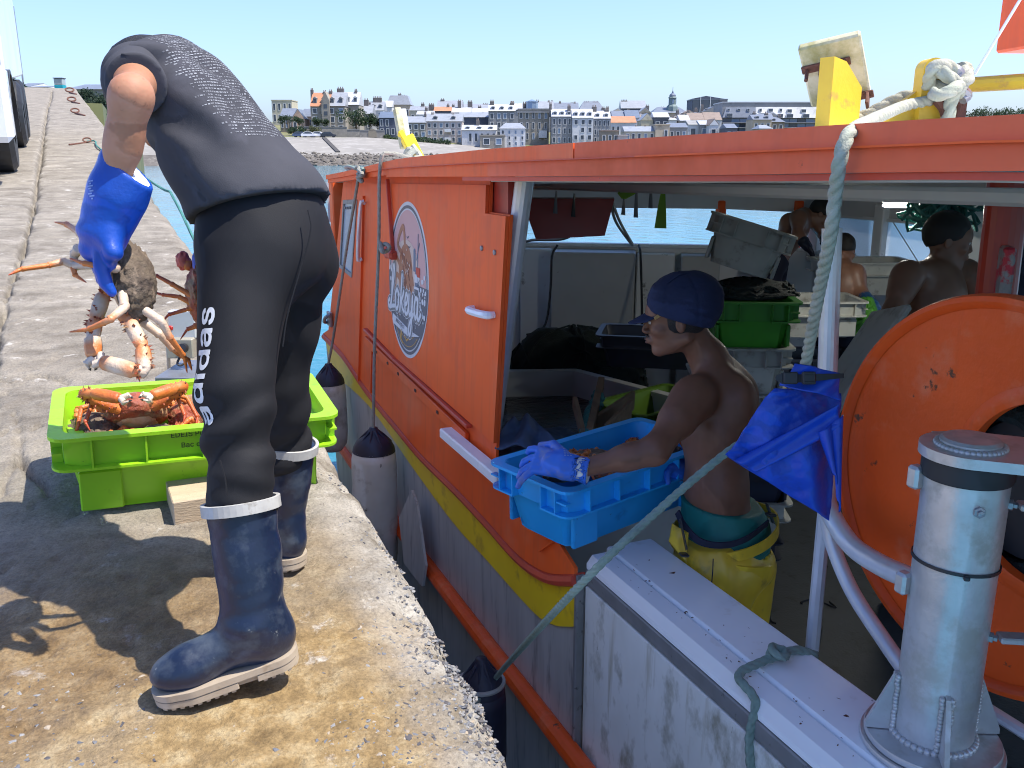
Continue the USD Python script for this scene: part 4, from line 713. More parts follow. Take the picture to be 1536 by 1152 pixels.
q = at(146, 176, 38); gv, gf = tri(trimesh.creation.icosphere(3, 1.)); obj('grass_bank', (gv*A([.5, 4., 1.0])+A([q[0]+.05, q[1]+2, q[2]-1.2]), gf), M('dry_grass_bank', (.13, .115, .05), (.08, .08, .035), 2, .95), smooth=True, kind='structure')
b_, t_ = at(36, 133, 88), at(23, 14, 88); T = thing('street_lamp', 'tall slim street lamp with one curved arm at the top of the slipway', 'street lamp', (b_[0], b_[1], 4.5)); bt = A([b_[0], b_[1], 4.5]); tt = A([b_[0], b_[1], t_[2]])
obj('pole', tube([bt, tt], [.10, .055], 8), steel, T); obj('arm', tube([tt, tt+A([0, 0, .12])-RT*.1, tt-RT*.45+A([0, 0, .16])], .035, 6, 4), steel, T); obj('lamp_head', bx(tt-RT*.62+A([0, 0, .12]), (.5, .2, .1), rotz(-YAW), .03), steel, T)
# ---- lorry at the left edge of the frame
q = atq(30, 257); lx, ly, lz = q[0], q[1], q[2]; T = thing('lorry', 'white lorry cut off by the left edge of the photo, its wheel showing', 'lorry', (lx-1.1, ly, lz))
lor_w = M('lorry_white', (.74, .75, .76), None, 1, .3, coat=.4); lor_b = M('lorry_blue', (.10, .25, .5), None, 2, .35)
Lr = lambda m: tf(m, rotx(math.atan(.081))@rotz(.04), (lx, ly, lz))
obj('cab', Lr(cat([hull([(x, y, z) for x in (-2.35, -.10) for y, z in ((-1.45, .95), (-1.25, 2.3), (-.9, 2.85), (.95, 2.85), (.95, .95))]), b2((-2.35, -1.5, .42), (.06, -1.05, 1.15), .06)])), lor_w, T)
obj('mudguard', Lr(sweep(A([[-.10, .62*math.cos(t), .46+.62*math.sin(t)] for t in np.linspace(-.1, math.pi+.1, 15)]), lambda i, s: A([[-.02, -.14], [.02, -.14], [.02, .13], [-.02, .13]]), up0=(0, 0, 1))), black_pl, T)
obj('chassis', Lr(b2((-2.1, .7, .55), (-.3, 6.5, .85))), black_pl, T); obj('load_box', Lr(b2((-2.4, 1.15, .95), (-.06, 7, 3.1), .03)), lor_w, T)
for x in (-.13, -2.25):
    for y in (0., 3.6, 4.9):
        wh = obj('wheel', Lr(lathe([(.16, -.13), (.40, -.13), (.46, -.08), (.46, .08), (.40, .13), (.16, .13)], 28, roty(math.pi/2), (x, y, .46))), black_rub, T); obj('hub', Lr(lathe([(0, -.09), (.17, -.1), (.2, -.12), (.2, .12), (.17, .1), (0, .09)], 16, roty(math.pi/2), (x, y, .46))), steel, wh)
mr = obj('mirror', Lr(b2((.0, -1.25, 2.55), (.20, -1.15, 2.95), .03)), black_pl, T); obj('mirror_arm', Lr(tube([(-.12, -1.2, 2.9), (.08, -1.2, 3.02), (.1, -1.2, 2.9)], .02, 6)), black_pl, mr)
for i in range(5): obj('vent_slat', Lr(b2((-.099, .3, 2.0+i*.13), (-.07, .8, 2.08+i*.13), .006)), grey_ink, T)
obj('blue_panel', Lr(b2((-.099, .1, 1.15), (-.085, .85, 1.75), .004)), lor_b, T); obj('side_lamp', Lr(b2((-.099, -.9, 1.25), (-.07, -.75, 1.33), .01)), M('amber_lens', (.8, .2, .02), None, 2, .3), T)
# ---- iron rings of the slipway
rr_ = (('first iron mooring ring, nearest the blue glove, with a teal rope end', 131, 215, 104, 218, 1), ('second iron mooring ring up the slipway', 113, 171, 127, 174, 0), ('third iron mooring ring up the slipway', 108, 154, 119, 156, 0), ('farthest iron mooring ring near the crest of the slipway', 105, 140, 114, 142, 0))
for lb, x, y, x2, y2, rp_ in rr_:
    a, b = atq(x, y), atq(x2, y2); T = thing('mooring_ring', lb, 'mooring ring', a, 'iron rings set in the slipway'); r = .036*np.linalg.norm(a-C)/10
    th = np.linspace(0, 2*np.pi, 17)[:-1]; obj('ring', tube(A([a+A([math.cos(t)*r, math.sin(t)*r*.75, r*.9+math.sin(t)*r*.55]) for t in th]), r*.2, 7, 0, True), rust, T); obj('staple', bar(a+A([0, 0, r*.25]), b+A([0, 0, .01]), r*.5, r*.4, b=.004), rust, T)
    if rp_: t0 = a+A([.0, 0, .03]); o_ = obj('mooring_rope', rope([t0, t0+A([.12, -.15, .0]), atq(150, 223, .03), atq(235, 278, .04), atq(262, 300, .01), A([.62, 7.2, 1.9]), A([.66, 6.8, 1.2])], .012, 8, step=.03), teal_rope, label='teal mooring rope running from the iron ring across the slipway edge', cat_='rope')
# ------------------------------------------------------------------ the fishing boat
BT = thing('fishing_boat', 'orange fishing boat with yellow stripe and aluminium hull moored along the slipway', 'fishing boat', (3.3, 3., 0))
def yzx(poly, X0, th, slope=0., zr=1.6):
    """a plate in the (y, z) plane, from x = X0 to X0 + th, leaning by slope"""
    v, f = tri(extr(poly, th)); return np.stack([X0+v[:, 2]+slope*(v[:, 1]-zr), v[:, 0], v[:, 1]], 1), f[:, ::-1]
ylow = [(6.2, 1.474), (5.2, 1.50), (4.34, 1.402), (3.68, 1.336), (3.25, 1.332), (2.78, 1.328), (2.61, 1.362), (2.50, 1.41), (2.425, 1.45)]
yup = [(6.42, 1.68), (5.8, 1.66), (5.2, 1.573), (4.5, 1.52), (4.1, 1.495), (3.58, 1.497), (3.2, 1.487), (2.95, 1.473), (2.78, 1.483), (2.61, 1.52), (2.425, 1.60)]
ylow = [tuple(p) for p in cr([(y, z, 0) for y, z in ylow], 4)[:, :2]]; yup = [tuple(p) for p in cr([(y, z, 0) for y, z in yup], 4)[:, :2]]
obj('hull_plate', yzx(Polygon(yup+[(2.425, -.6), (6.0, -.6)]), 1.280, .03), hull_metal, BT)
obj('hull_plate', sweep(A([[1.30, 6.25, .5], [1.52, 7.15, .5], [2.2, 7.78, .5], [3.2, 7.38, .5], [4.4, 6.7, .5], [5.4, 6.1, .5], [5.5, 5.2, .5], [5.5, -2.2, .5]]), lambda i, s: A([[-1.1, -.015], [1.15, -.015], [1.15, .015], [-1.1, .015]])), hull_metal, BT)
obj('yellow_stripe', yzx(Polygon(yup+ylow[::-1]), 1.275, .004), yellow, BT)
red_in = [(y, z+.004) for y, z in yup]; red_out = [(y, z+.045) for y, z in yup]
obj('red_rim', tube(A([[1.272, y, z+.02] for y, z in yup]), .022, 8), orange_edge, BT)
obj('red_band', yzx(Polygon(red_in+red_out[::-1]), 1.264, .04), orange_edge, BT)
obj('fender_tube', tube([(1.30, 7.2, .98), (1.262, 5.0, .97), (1.25, 3.5, .975), (1.25, 2.2, .985), (1.25, -2, 1.0)], .036, 14, 6), orange_disc, BT)
wall = Polygon([(3.07, 2.775), (3.275, 2.773), (3.275, 2.95), (4.5, 2.915), (5.75, 2.82), (6.0, 2.3), (6.25, 1.78)]+red_out+[(2.425, 1.665), (2.6, 1.72), (2.8, 1.775), (3.13, 1.80)])
win = Polygon([(5.74, 2.69), (5.40, 2.71), (5.54, 2.25), (5.86, 2.275)])
WS = .04; wx = lambda z: 1.262+WS*(z-1.6)
obj('cabin_wall', yzx(wall.difference(win), 1.262, .012, WS), orange, BT)
pw = obj('window', yzx(win.buffer(.012).difference(win.buffer(-.012)), 1.257, .02, WS), alu_dark, BT)
obj('pane', yzx(win.buffer(-.008), 1.266, .008, WS), M('grey_plastic_pane', (.33, .36, .38), (.28, .31, .33), 2, .18, coat=.3), pw)
obj('bolt', cat([yzx(Point(5.44+i*.06, 2.672-.004*i).buffer(.008), 1.252, .012, WS) for i in range(5)]), steel, pw)
door = Polygon([(3.075, 2.77), (3.28, 2.768), (3.28, 2.875), (4.55, 2.84), (5.02, 2.825), (5.10, 2.0), (4.5, 1.945), (3.39, 1.90), (3.12, 1.89)])
obj('sliding_door', yzx(door, 1.246, .014, WS), orange, BT)
obj('door_rail', cat([bar((wx(z0)-.020, y0, z0), (wx(z1)-.020, y1, z1), .03, .018, b=.004) for y0, z0, y1, z1 in ((5.13, 1.985, 4.5, 1.935), (4.5, 1.935, 3.38, 1.885))]), orange_edge, BT)
obj('door_rail', bar((wx(1.85)-.012, 5.13, 1.92), (wx(1.82)-.012, 3.42, 1.82), .02, .05, b=.003), orange, BT)
for y, z in ((4.85, 1.905), (4.62, 1.89), (4.42, 1.877), (4.12, 1.86), (3.78, 1.84)): obj('rivet', bx((wx(z)-.024, y, z), (.008, .024, .016), b=.003), rust, BT)
for y, z in ((3.30, 2.633), (3.165, 2.63)): obj('bolt', lathe([(0, 0), (.011, 0), (.010, .006), (0, .008)], 10, roty(-math.pi/2), (wx(z)-.016, y, z)), steel, BT)
obj('door_handle', tube([(wx(2.38)-.016, 3.37, 2.385), (wx(2.38)-.045, 3.355, 2.383), (wx(2.38)-.05, 3.27, 2.386), (wx(2.38)-.045, 3.16, 2.393), (wx(2.38)-.016, 3.15, 2.394)], [.013, .016, .016, .016, .013], 8, 5), white_pe, BT)
br = obj('door_brace', bar((wx(2.86)-.03, 4.62, 2.86), (wx(2.52)-.03, 4.52, 2.50), .016, .02, b=.003), orange_edge, BT)
obj('brace_lug', cat([bx((wx(2.5)-.035, 4.52, 2.485), (.05, .10, .045), b=.012), tube(A([[wx(2.5)-.035, 4.62+.025*math.cos(t), 2.49+.025*math.sin(t)] for t in np.linspace(0, 6.28, 13)[:-1]]), .011, 6, 0, True)]), orange_edge, br)
obj('grab_rail', tube([(wx(2.7)-.01, 5.165, 2.71), (wx(2.7)-.035, 5.165, 2.70), (wx(2.4)-.035, 5.24, 2.40), (wx(2.4)-.01, 5.245, 2.385)], .011, 8, 4), alu_rail, BT)
for y in (5.28, 4.98, 2.62): obj('wall_seam', bar((wx(1.62)-.003, y+.06, 1.62), (wx(2.75 if y > 4 else 1.72)-.003, y-.07, 2.75 if y > 4 else 1.72), .006, .02, (1, 0, 0)), orange, BT)
obj('side_bar', bar((1.225, 3.60, 1.80), (1.225, 2.95, 1.80), .06, .045, b=.006), white_pe, BT)
obj('cleat', cat([bx((1.255, 6.12, 1.88), (.02, .10, .10), b=.004), tube([(1.25, 6.17, 1.85), (1.22, 6.14, 1.86), (1.22, 6.08, 1.90), (1.25, 6.06, 1.92)], .012, 6, 3)]), steel, BT)
# white side panel, strip and gunwale
obj('side_panel', b2((1.300, -2.2, .25), (1.335, 2.415, 1.600), .004), white_dirty, BT)
obj('hull_bottom', b2((1.31, -2.2, -.6), (1.34, 6.0, .25)), hull_metal, BT)
obj('gunwale_strip', b2((1.305, -2.2, 1.602), (1.345, 2.425, 1.652), .003), alu_dark, BT)
g1 = Polygon([(1.312, 1.654), (1.312, 1.672), (1.332, 1.699), (1.390, 1.700), (1.397, 1.694), (1.397, 1.654)]); g2 = Polygon([(1.404, 1.654), (1.404, 1.694), (1.411, 1.7015), (1.576, 1.7015), (1.588, 1.693), (1.588, 1.654)])
def xzy(poly, Y0, L): v, f = tri(extr(poly, L)); return np.stack([v[:, 0], Y0+v[:, 2], v[:, 1]], 1), f[:, ::-1]
obj('gunwale_board', xzy(g1, -2.2, 4.63), white_pe, BT); obj('gunwale_board', xzy(g2, -2.2, 4.66), white_pe, BT)
obj('gunwale_groove', b2((1.397, -2.2, 1.64), (1.404, 2.42, 1.683)), M('dirty_groove', (.16, .13, .11), (.07, .055, .05), 24, .8), BT)
obj('gunwale_inner_side', b2((1.545, -2.2, .85), (1.580, 2.46, 1.652)), grey_int, BT)
obj('hull_joint', b2((1.270, 2.417, .3), (1.300, 2.437, 1.64), .003), alu_dark, BT)
obj('chafing_plate', yzx(Polygon([(4.10, 1.34), (4.30, 1.12), (4.20, .92), (3.90, .93), (3.86, 1.05), (4.02, 1.30)]).buffer(.01), 1.22, .012, .05), hull_metal, BT)
# bits of shell and weed left on the gunwale boards
lg = np.random.default_rng(8); bits = []
for i in range(70):
    y = lg.uniform(.95, 2.35); x = lg.choice([lg.uniform(1.345, 1.385), lg.uniform(1.42, 1.57), lg.uniform(1.396, 1.408)]); s = lg.uniform(.0015, .0045)*(2.2 if i % 17 == 0 else 1)
    bits.append(hull(lg.normal(size=(7, 3))*A([s, s*.6, s*.25])@rotz(lg.uniform(0, 6)).T+A([x, y, 1.7015 if x > 1.41 else 1.6995])))
obj('gunwale_litter', cat(bits), rust, BT, kind='stuff')
# deck
deckp = [(1.33, -2.2), (1.33, 6.2), (1.6, 7.0), (2.2, 7.6), (3.2, 7.2), (5.3, 5.95), (5.4, -2.2)]
obj('deck', extr(Polygon(deckp), .03, t=(0, 0, .82)), deck_m, BT)
gr = np.random.default_rng(5)
obj('deck_litter', cat([tube([(x, y, .853), (x+gr.normal()*.03, y+gr.normal()*.03, .856), (x+gr.normal()*.06, y+gr.normal()*.06, .853)], [.004, .003], 5, 3) for x, y in zip(gr.uniform(1.8, 4, 60), gr.uniform(.8, 4, 60))]), black_rub, BT, kind='stuff')
# starboard bulwark, its lockers, header and posts
sb = A([[1.36, 6.25, 0], [1.58, 7.08, 0], [2.22, 7.68, 0], [3.2, 7.30, 0], [4.16, 6.70, 0], [4.65, 6.38, 0], [5.36, 6.02, 0], [5.43, 5.3, 0], [5.43, -2.2, 0]])
top = A([2.2, 2.2, 2.2, 2.2, 2.2, 2.2, 2.18, 2.08, 2.08])
def strip(z0, z1, off, i0=0, i1=None, mat=white_int, name='bulwark_panel'):
    P = sb[i0:i1]; n = len(P)
    q = np.stack([np.c_[P[:, :2], np.broadcast_to(z0, n)], np.c_[P[:, :2], np.broadcast_to(z1, n)]], 1)
    return obj(name, sheet(q, off), mat, BT)
strip(.85, top, .04); strip(A([2.53]*6+[2.50, 2.49, 2.49]), A([2.80, 2.74, 2.74, 2.80, 2.82, 2.82, 2.82, 2.86, 2.94]), .05, name='header', mat=roof_under)
for i in range(len(sb)-1):
    a, b = sb[i], sb[i+1]; obj('bulwark_cap', bar([*a[:2], top[i]+.015], [*b[:2], top[i+1]+.015], .09, .03, b=.005), white_int, BT)
def locker(f0, f1, z0, z1, dep, mat, i=3):
    a, b = sb[i][:2], sb[5][:2]; t = (b-a)/np.linalg.norm(b-a); nrm = A([t[1], -t[0]]); p, q = a+t*f0, a+t*f1; m = (p+q)/2-A([-t[1], t[0]])*dep/2
    return obj('locker', bx((m[0], m[1], (z0+z1)/2), (f1-f0, dep, z1-z0), rotz(math.atan2(t[1], t[0])), .01), mat, BT)
locker(-.25, .02, .85, 2.17, .10, white_int); locker(.03, .30, .85, 2.185, .16, white_int); locker(.32, 1.02, .85, 2.18, .32, grey_int); locker(1.03, 1.35, .85, 2.16, .14, white_int); locker(1.40, 1.72, .85, 2.16, .22, grey_int)
for i, (x, y, z0, z1, r, m) in enumerate(((3.2, 7.31, 2.2, 2.6, .03, white_int), (4.66, 6.40, 2.2, 2.6, .035, orange), (5.22, 6.10, 2.2, 2.6, .035, orange), (5.36, 6.0, 2.1, 2.6, .06, white_int), (5.42, 5.36, 2.05, 2.6, .05, white_int), (5.42, 4.72, 2.05, 2.6, .05, white_int), (5.42, 3.6, 2.05, 2.6, .05, white_int), (1.36, 6.15, .9, 2.85, .05, orange), (1.55, 6.95, .9, 2.8, .05, orange))): obj('post', bx((x, y, (z0+z1)/2), (r*2, r*2, z1-z0), b=.008), m, BT)
for y0, y1 in ((5.41, 5.96), (4.77, 5.31), (3.65, 4.67)):
    fw = obj('plastic_window', b2((5.425, y0, 2.10), (5.43, y1, 2.50)), foil_m, BT); obj('window_frame', cat([b2((5.405, y0, 2.095), (5.44, y1, 2.12)), b2((5.405, y0, 2.475), (5.44, y1, 2.5))]), white_int, fw)
    obj('lashing', tube([(5.41, y1-.05, 2.49), (5.40, y0+.12, 2.14)], .004, 5), grey_pl, fw)
# roof, fascia, beams
YZ = A([(-2.2, 3.062), (1, 3.052), (1.5, 3.042), (2, 3.031), (3, 3.008), (4.1, 2.968), (5.3, 2.882), (5.75, 2.855), (6.9, 2.80), (8, 2.76)])
YB = A([(-2.2, 3.0), (1, 2.972), (1.6, 2.952), (3, 2.914), (4.35, 2.880), (5.75, 2.80)]); zt = lambda y: np.interp(y, YZ[:, 0], YZ[:, 1]); zb = lambda y: np.interp(y, YB[:, 0], YB[:, 1])
pe = A([(1.225, -2.2), (1.225, 0), (1.225, 1.5), (1.225, 3), (1.225, 4.2), (1.225, 5.70), (1.6, 6.9), (2.1, 7.8)]); se = A([(5.65, -2.2), (5.65, 0), (5.65, 1.5), (5.65, 3), (5.65, 4.6), (5.6, 6.05), (4.25, 6.95), (3.0, 7.65)])
t = np.linspace(0, 1, 15); P = pe[:, None]*(1-t)[None, :, None]+se[:, None]*t[None, :, None]
Zr = zt(P[..., 1])-.012+np.clip(1.35-P[..., 1]*.30, 0, 1)[..., :]*.075*np.sin(np.pi*t)[None, :]**.6
obj('roof', sheet(np.concatenate([P, Zr[..., None]], -1), -.06) if 0 else sheet(np.concatenate([P, Zr[..., None]], -1)[::-1], .03), white_paint, BT)
def fascia(name, y0, y1, f0, f1, x0, th, mat, n=16):
    ys = np.linspace(y0, y1, n); a, b = zb(ys), zt(ys); lo, hi = a+(b-a)*f0, a+(b-a)*f1
    v = np.stack([np.stack([np.full(n, x), ys, z], 1) for x, z in ((x0, lo), (x0, hi), (x0+th, hi), (x0+th, lo))], 1)
    i = np.arange(n-1)[:, None]*4; j = np.arange(4)[None]; f = np.stack([i+j, i+(j+1) % 4, i+4+(j+1) % 4, i+4+j], -1).reshape(-1, 4); c = 4*(n-1)
    return obj(name, (v.reshape(-1, 3), np.vstack([f, [[3, 2, 1, 0], [c, c+1, c+2, c+3]]])), mat, BT)
fascia('fascia_top_band', 2.35, 5.72, .52, 1.0, 1.195, .03, orange); fascia('fascia_top_band', -2.2, 2.345, .52, 1.0, 1.197, .03, orange_dull)
fascia('fascia_lower_band', 3.02, 4.36, 0, .515, 1.203, .02, orange, 8); fascia('fascia_lower_band', -2.2, 3.017, 0, .515, 1.200, .02, orange_dull)
fascia('fascia_lower_band', 4.365, 5.715, .12, .515, 1.206, .02, orange, 8); fascia('fascia_lip', -2.2, 3.3, -.16, -.01, 1.208, .012, orange_edge); fascia('fascia_seam', -.5, 2.0, .50, .545, 1.188, .008, orange)
fascia('fascia_seam', 2.0, 4.36, .50, .53, 1.190, .006, orange_edge)
obj('gutter', cat([bar((1.25, a, zb(a)-.012), (1.25, b, zb(b)-.012), .05, .012) for a, b in ((-2.2, 1.), (1., 2.), (2., 3.05))]), roof_under, BT)
for y in (.3, 3.2, 4.5, 5.5): obj('roof_beam', bar((1.40, y, zt(y)-.09), (5.4, y+.1, zt(y)-.09), .07, .06, b=.01), roof_under, BT)
for x in (2.1, 3.4, 4.5): obj('roof_beam', bar((x, -2, 2.965), (x+.1, 6.3, 2.78), .05, .045, b=.01), roof_under, BT)
obj('roof_conduit', tube([(2.2, 1.2, 2.90), (2.3, 2.4, 2.87), (2.9, 3.4, 2.84), (4.6, 3.9, 2.80), (5.2, 2.0, 2.82)], .018, 8, 6), white_int, BT)
obj('corner_post', tube([(1.345, 3.42, 1.60), (1.372, 3.075, 2.93)], .035, 14), alu_rail, BT)
obj('door_pocket', b2((1.33, 3.14, 2.70), (1.36, 3.32, 2.94)), red_paint, BT)
rp = obj('red_roof_post', tube([(2.62, 2.03, .85), (2.64, 2.10, 2.93)], .063, 20), red_paint, BT); a = at(1463, 400, 2.96)
obj('chipped_pad', bx(tuple(A([2.56, 2.005, 2.48])), (.035, .085, .46), rotz(-.68), .008), chipped, rp)
obj('white_stanchion', tube([(1.75, 1.845, 2.05), (1.75, 1.905, 2.80)], .0265, 18), alu_rail, BT)
lpp = at(1357, 301, 4.8); lp = obj('ceiling_lamp', bx(lpp, (.21, .11, .04), rotz(-YAW), .015), white_paint, BT); obj('diffuser', bx(lpp-A([0, 0, .027]), (.195, .095, .016), rotz(-YAW), .004), lampm, lp)
# red lamp housing under the roof and its cables
obj('red_float_box', hull([A([2.05, 4.1, 2.62])+A(p) for p in ((-.2, .1, .15), (.22, -.1, .15), (-.14, .05, -.05), (.17, -.1, -.03), (-.1, .2, .15), (.3, .05, .15), (.05, .1, -.05))]), M('dark_red_plastic', (.34, .035, .025), None, 6, .4), BT)
obj('cable', tube([at(893, 308, 5.5), at(880, 335, 6.0), at(845, 358, 6.8), at(800, 360, 7.6), at(778, 366, 7.9)], .012, 7, 8), black_rub, BT)
obj('cable', tube([at(836, 368, 7.4), at(828, 385, 7.35), at(826, 430, 7.3), at(820, 480, 7.2), at(806, 505, 7.0)], .010, 7, 6), black_rub, BT)
obj('cable', tube([at(958, 368, 7.5), at(961, 385, 7.4), at(963, 470, 7.3), at(962, 515, 7.2)], .010, 7, 6), black_rub, BT)
obj('cable', tube([at(916, 305, 6.), at(925, 335, 6.8), at(948, 368, 7.7)], .011, 7, 5), grey_pl, BT); obj('cable', tube([at(919, 305, 6.), at(931, 335, 6.8), at(950, 368, 7.7)], .011, 7, 5), grey_pl, BT)
# ---- net hauler drum
DR = obj('hauler_drum', cat([yzx(Point(1.42, 2.195).buffer(.462, 48).difference(Point(1.27, 2.245).buffer(.215, 40)), 1.85, .025), lathe([(.452, -.002), (.460, -.014), (.470, -.019), (.482, -.015), (.487, -.004), (.487, .02), (.47, .03), (.448, .027)], 96, roty(math.pi/2), (1.85, 1.42, 2.195)), lathe([(.2145, .02), (.2145, -.006), (.226, -.010), (.242, -.007), (.255, -.001)], 72, roty(math.pi/2), (1.85, 1.27, 2.245))]), orange_disc, BT, smooth=35)
obj('drum_core', lathe([(0, .06), (.17, .06), (.17, .5), (0, .5)], 32, roty(math.pi/2), (1.85, 1.36, 2.22)), black_rub, DR)
obj('drum_flange', lathe([(.2, .5), (.47, .5), (.487, .52), (.487, .55), (.2, .55), (.2, .5)], 64, roty(math.pi/2), (1.85, 1.42, 2.195)), orange_disc, DR, smooth=40)
obj('wound_net', tube(A([[1.90+.40*i/140+.012*math.sin(i*2.7), 1.42+(.20+.015*math.sin(i*1.3))*math.cos(i*.55), 2.195+(.20+.015*math.sin(i*1.3))*math.sin(i*.55)] for i in range(140)]), .02, 6, 2), net_m, DR)
# ---- guard of bent tube in front of the drum
J = A([1.74, 1.825, 2.062]); PP = A([1.565, 1.25])
obj('guard_tube', tube([J+A([.01, .01, .16]), J+A([0, 0, .06]), J, J+A([-.03, -.06, -.03]), (1.685, 1.66, 1.995), (1.65, 1.52, 2.005), (1.60, 1.36, 2.045)], [.016, .022, .027, .027, .027, .027, .027], 14, 8), alu_rail, BT, smooth=True)
obj('guard_tube', tube([J+A([0, 0, -.02]), J+A([.005, -.03, -.12]), (1.745, 1.70, 1.83), (1.74, 1.56, 1.745), (1.70, 1.42, 1.71), (1.60, 1.30, 1.72)], .021, 14, 8), alu_rail, BT, smooth=True)
obj('guard_post', tube([(1.755, 1.84, .86), (1.745, 1.83, 2.04)], .02, 10), alu_rail, BT)
# ---- davit post on the gunwale
px_, py_ = PP; DP = obj('davit_post', lathe([(0, 1.72), (.084, 1.72), (.084, 2.345), (0, 2.345)], 48, None, (px_, py_, 0)), alu, BT, smooth=40)
obj('base_flange', cat([lathe([(0, 1.704), (.150, 1.704), (.152, 1.708), (.152, 1.712), (.150, 1.716), (0, 1.716)], 48, None, (px_, py_, 0)), lathe([(0, 1.718), (.142, 1.718), (.144, 1.722), (.144, 1.73), (.142, 1.734), (0, 1.734)], 48, None, (px_, py_, 0))]), alu, DP, smooth=30)
obj('seal_band', lathe([(.0, 2.346), (.088, 2.346), (.09, 2.35), (.09, 2.385), (.088, 2.389), (0, 2.389)], 48, None, (px_, py_, 0)), black_rub, DP, smooth=40)
arm = unary_union([Point(0, 0).buffer(.098, 24), Polygon([(-.06, .085), (.05, .098), (.62, .02), (.62, -.16), (.0, -.098)])])
obj('swing_arm', extr(arm, .022, rotz(-.66), (px_, py_, 2.391)), alu, DP)
obj('pivot_cap', lathe([(0, 2.414), (.060, 2.414), (.060, 2.424), (.054, 2.430), (0, 2.432)], 36, None, (px_, py_, 0)), alu, DP, smooth=30)
def bead(p, q, r, n, mat=alu):
    p, q = A(p), A(q); return cat([tf(trimesh.creation.icosphere(1, r), None, p+(q-p)*(i+.5)/n+gr.normal(size=3)*r*.12) for i in range(n)])
th = np.linspace(0, 2*np.pi, 41)[:-1]; obj('weld_bead', cat([tf(trimesh.creation.icosphere(1, .0075), None, (px_+.064*math.cos(t), py_+.064*math.sin(t), 2.414)) for t in th]), alu, DP, smooth=True)
obj('weld_bead', cat([tf(trimesh.creation.icosphere(1, .009), None, (px_+.087*math.cos(t), py_+.087*math.sin(t), 1.737)) for t in th]), alu, DP, smooth=True)
for k, a in enumerate((math.radians(d) for d in (-127, -25, 148, 60))):
    d = A([math.cos(a), math.sin(a)]); pr = Polygon([(.078, 1.736), (.146, 1.736), (.146, 1.748), (.094, 1.875), (.078, 1.885)])
    gs = obj('gusset', tf(extr(pr, .010), np.stack([[*d, 0], [0, 0, 1], [d[1], -d[0], 0]], 1), (px_-d[1]*.005, py_+d[0]*.005, 0)), alu, DP)
    for s in (-1, 1): obj('weld_bead', bead((px_+d[0]*.088-s*d[1]*.009, py_+d[1]*.088+s*d[0]*.009, 1.745), (px_+d[0]*.088-s*d[1]*.009, py_+d[1]*.088+s*d[0]*.009, 1.875), .0065, 15), alu, gs, smooth=True)
obj('cable_tie', cat([lathe([(.0855, 2.155), (.088, 2.155), (.088, 2.162), (.0855, 2.162), (.0855, 2.155)], 48, roty(.05), (px_+.0-2.158*math.sin(.05), py_, .002)), bx((px_-.052, py_-.073, 2.157), (.014, .012, .010), rotz(.9), .002)]), black_pl, DP)
for a, z in ((-2.1, 2.30), (-.95, 2.30), (-1.0, 2.0)):
    c = A([px_+.083*math.cos(a), py_+.083*math.sin(a), z]); obj('bolt', lathe([(0, 0), (.012, 0), (.012, .008), (.007, .009), (.007, .016), (0, .017)], 6, rotz(a)@roty(math.pi/2), c), steel, DP)
for z, L in ((2.30, .12), (2.0, .35)): obj('side_bracket', bar((px_+.06, py_-.08, z), (px_+.06+L, py_-.10-L*.5, z), .035, .014, b=.003), alu, DP)
for z in (2.335, 2.09): obj('hinge_lug', bx((px_-.075, py_+.06, z), (.03, .03, .05), b=.006), alu, DP)
obj('floor_rod', tube([(1.80, 1.32, 1.70), (1.86, 1.02, 1.66)], .016, 10), alu_rail, BT)
# ---- things on the roof
yb0, yt0 = at(1253, 197, 2.35), at(1255, 100, 2.35)
PB = obj('plate_bracket', tf(extr(Polygon([(-.045, 0), (.065, 0), (.065, .105), (.0, .165), (-.045, .175)]), .045), np.stack([RT*.86+HZ*.50, [0, 0, 1], RT*.5-HZ*.86], 1), at(1240, 196, 2.32)), yellow_post, BT)
pc = [at(1184, 78, 2.34), at(1276, 57, 2.267), at(1320, 139, 2.367), at(1229, 159, 2.44)]; pn = np.cross(pc[1]-pc[0], pc[3]-pc[0]); pn /= np.linalg.norm(pn); pn = pn if pn@FW > 0 else -pn
ctr = sum(pc)/4; ex_ = (pc[1]-pc[0]+pc[2]-pc[3])/2; ey_ = (pc[3]-pc[0]+pc[2]-pc[1])/2; lx_, ly_ = np.linalg.norm(ex_), np.linalg.norm(ey_); ex_ /= lx_; ey_ = np.cross(pn, ex_); ey_ /= np.linalg.norm(ey_)
obj('white_plate', bx(ctr+pn*.012, (lx_, ly_, .026), np.stack([ex_, ey_, pn], 1), .005), plate_m, PB)
for ax_, ay_ in ((1222, 100), (1256, 93), (1291, 142)):
    rd = FW+RT*(ax_-768)/F+UP*(576-ay_)/F; c = C+rd*(((ctr-C)@pn)/(rd@pn)); obj('rusty_angle', cat([bx(c-pn*.006, (.065, .022, .008), np.stack([ex_, ey_, pn], 1), .002), bx(c-pn*.030+ex_*.018, (.008, .022, .05), np.stack([ex_, ey_, pn], 1), .002), lathe([(0, 0), (.005, 0), (.005, .05), (0, .05)], 8, np.stack([ex_, ey_, pn], 1), c-pn*.055-ex_*.018)]), rust, PB)
YP = obj('yellow_post', cat([tf(extr(unary_union([sbox(-.027, 0, .027, .125), Point(0, .125).buffer(.027)]), .05), np.stack([RT, [0, 0, 1], -HZ], 1), at(1388, 184, 2.25)+HZ*.03), tf(extr(Polygon([(-.13, 0), (0, 0), (0, .085), (-.022, .085)]), .025), np.stack([RT, [0, 0, 1], -HZ], 1), at(1385, 184, 2.28))]), yellow_post, BT)
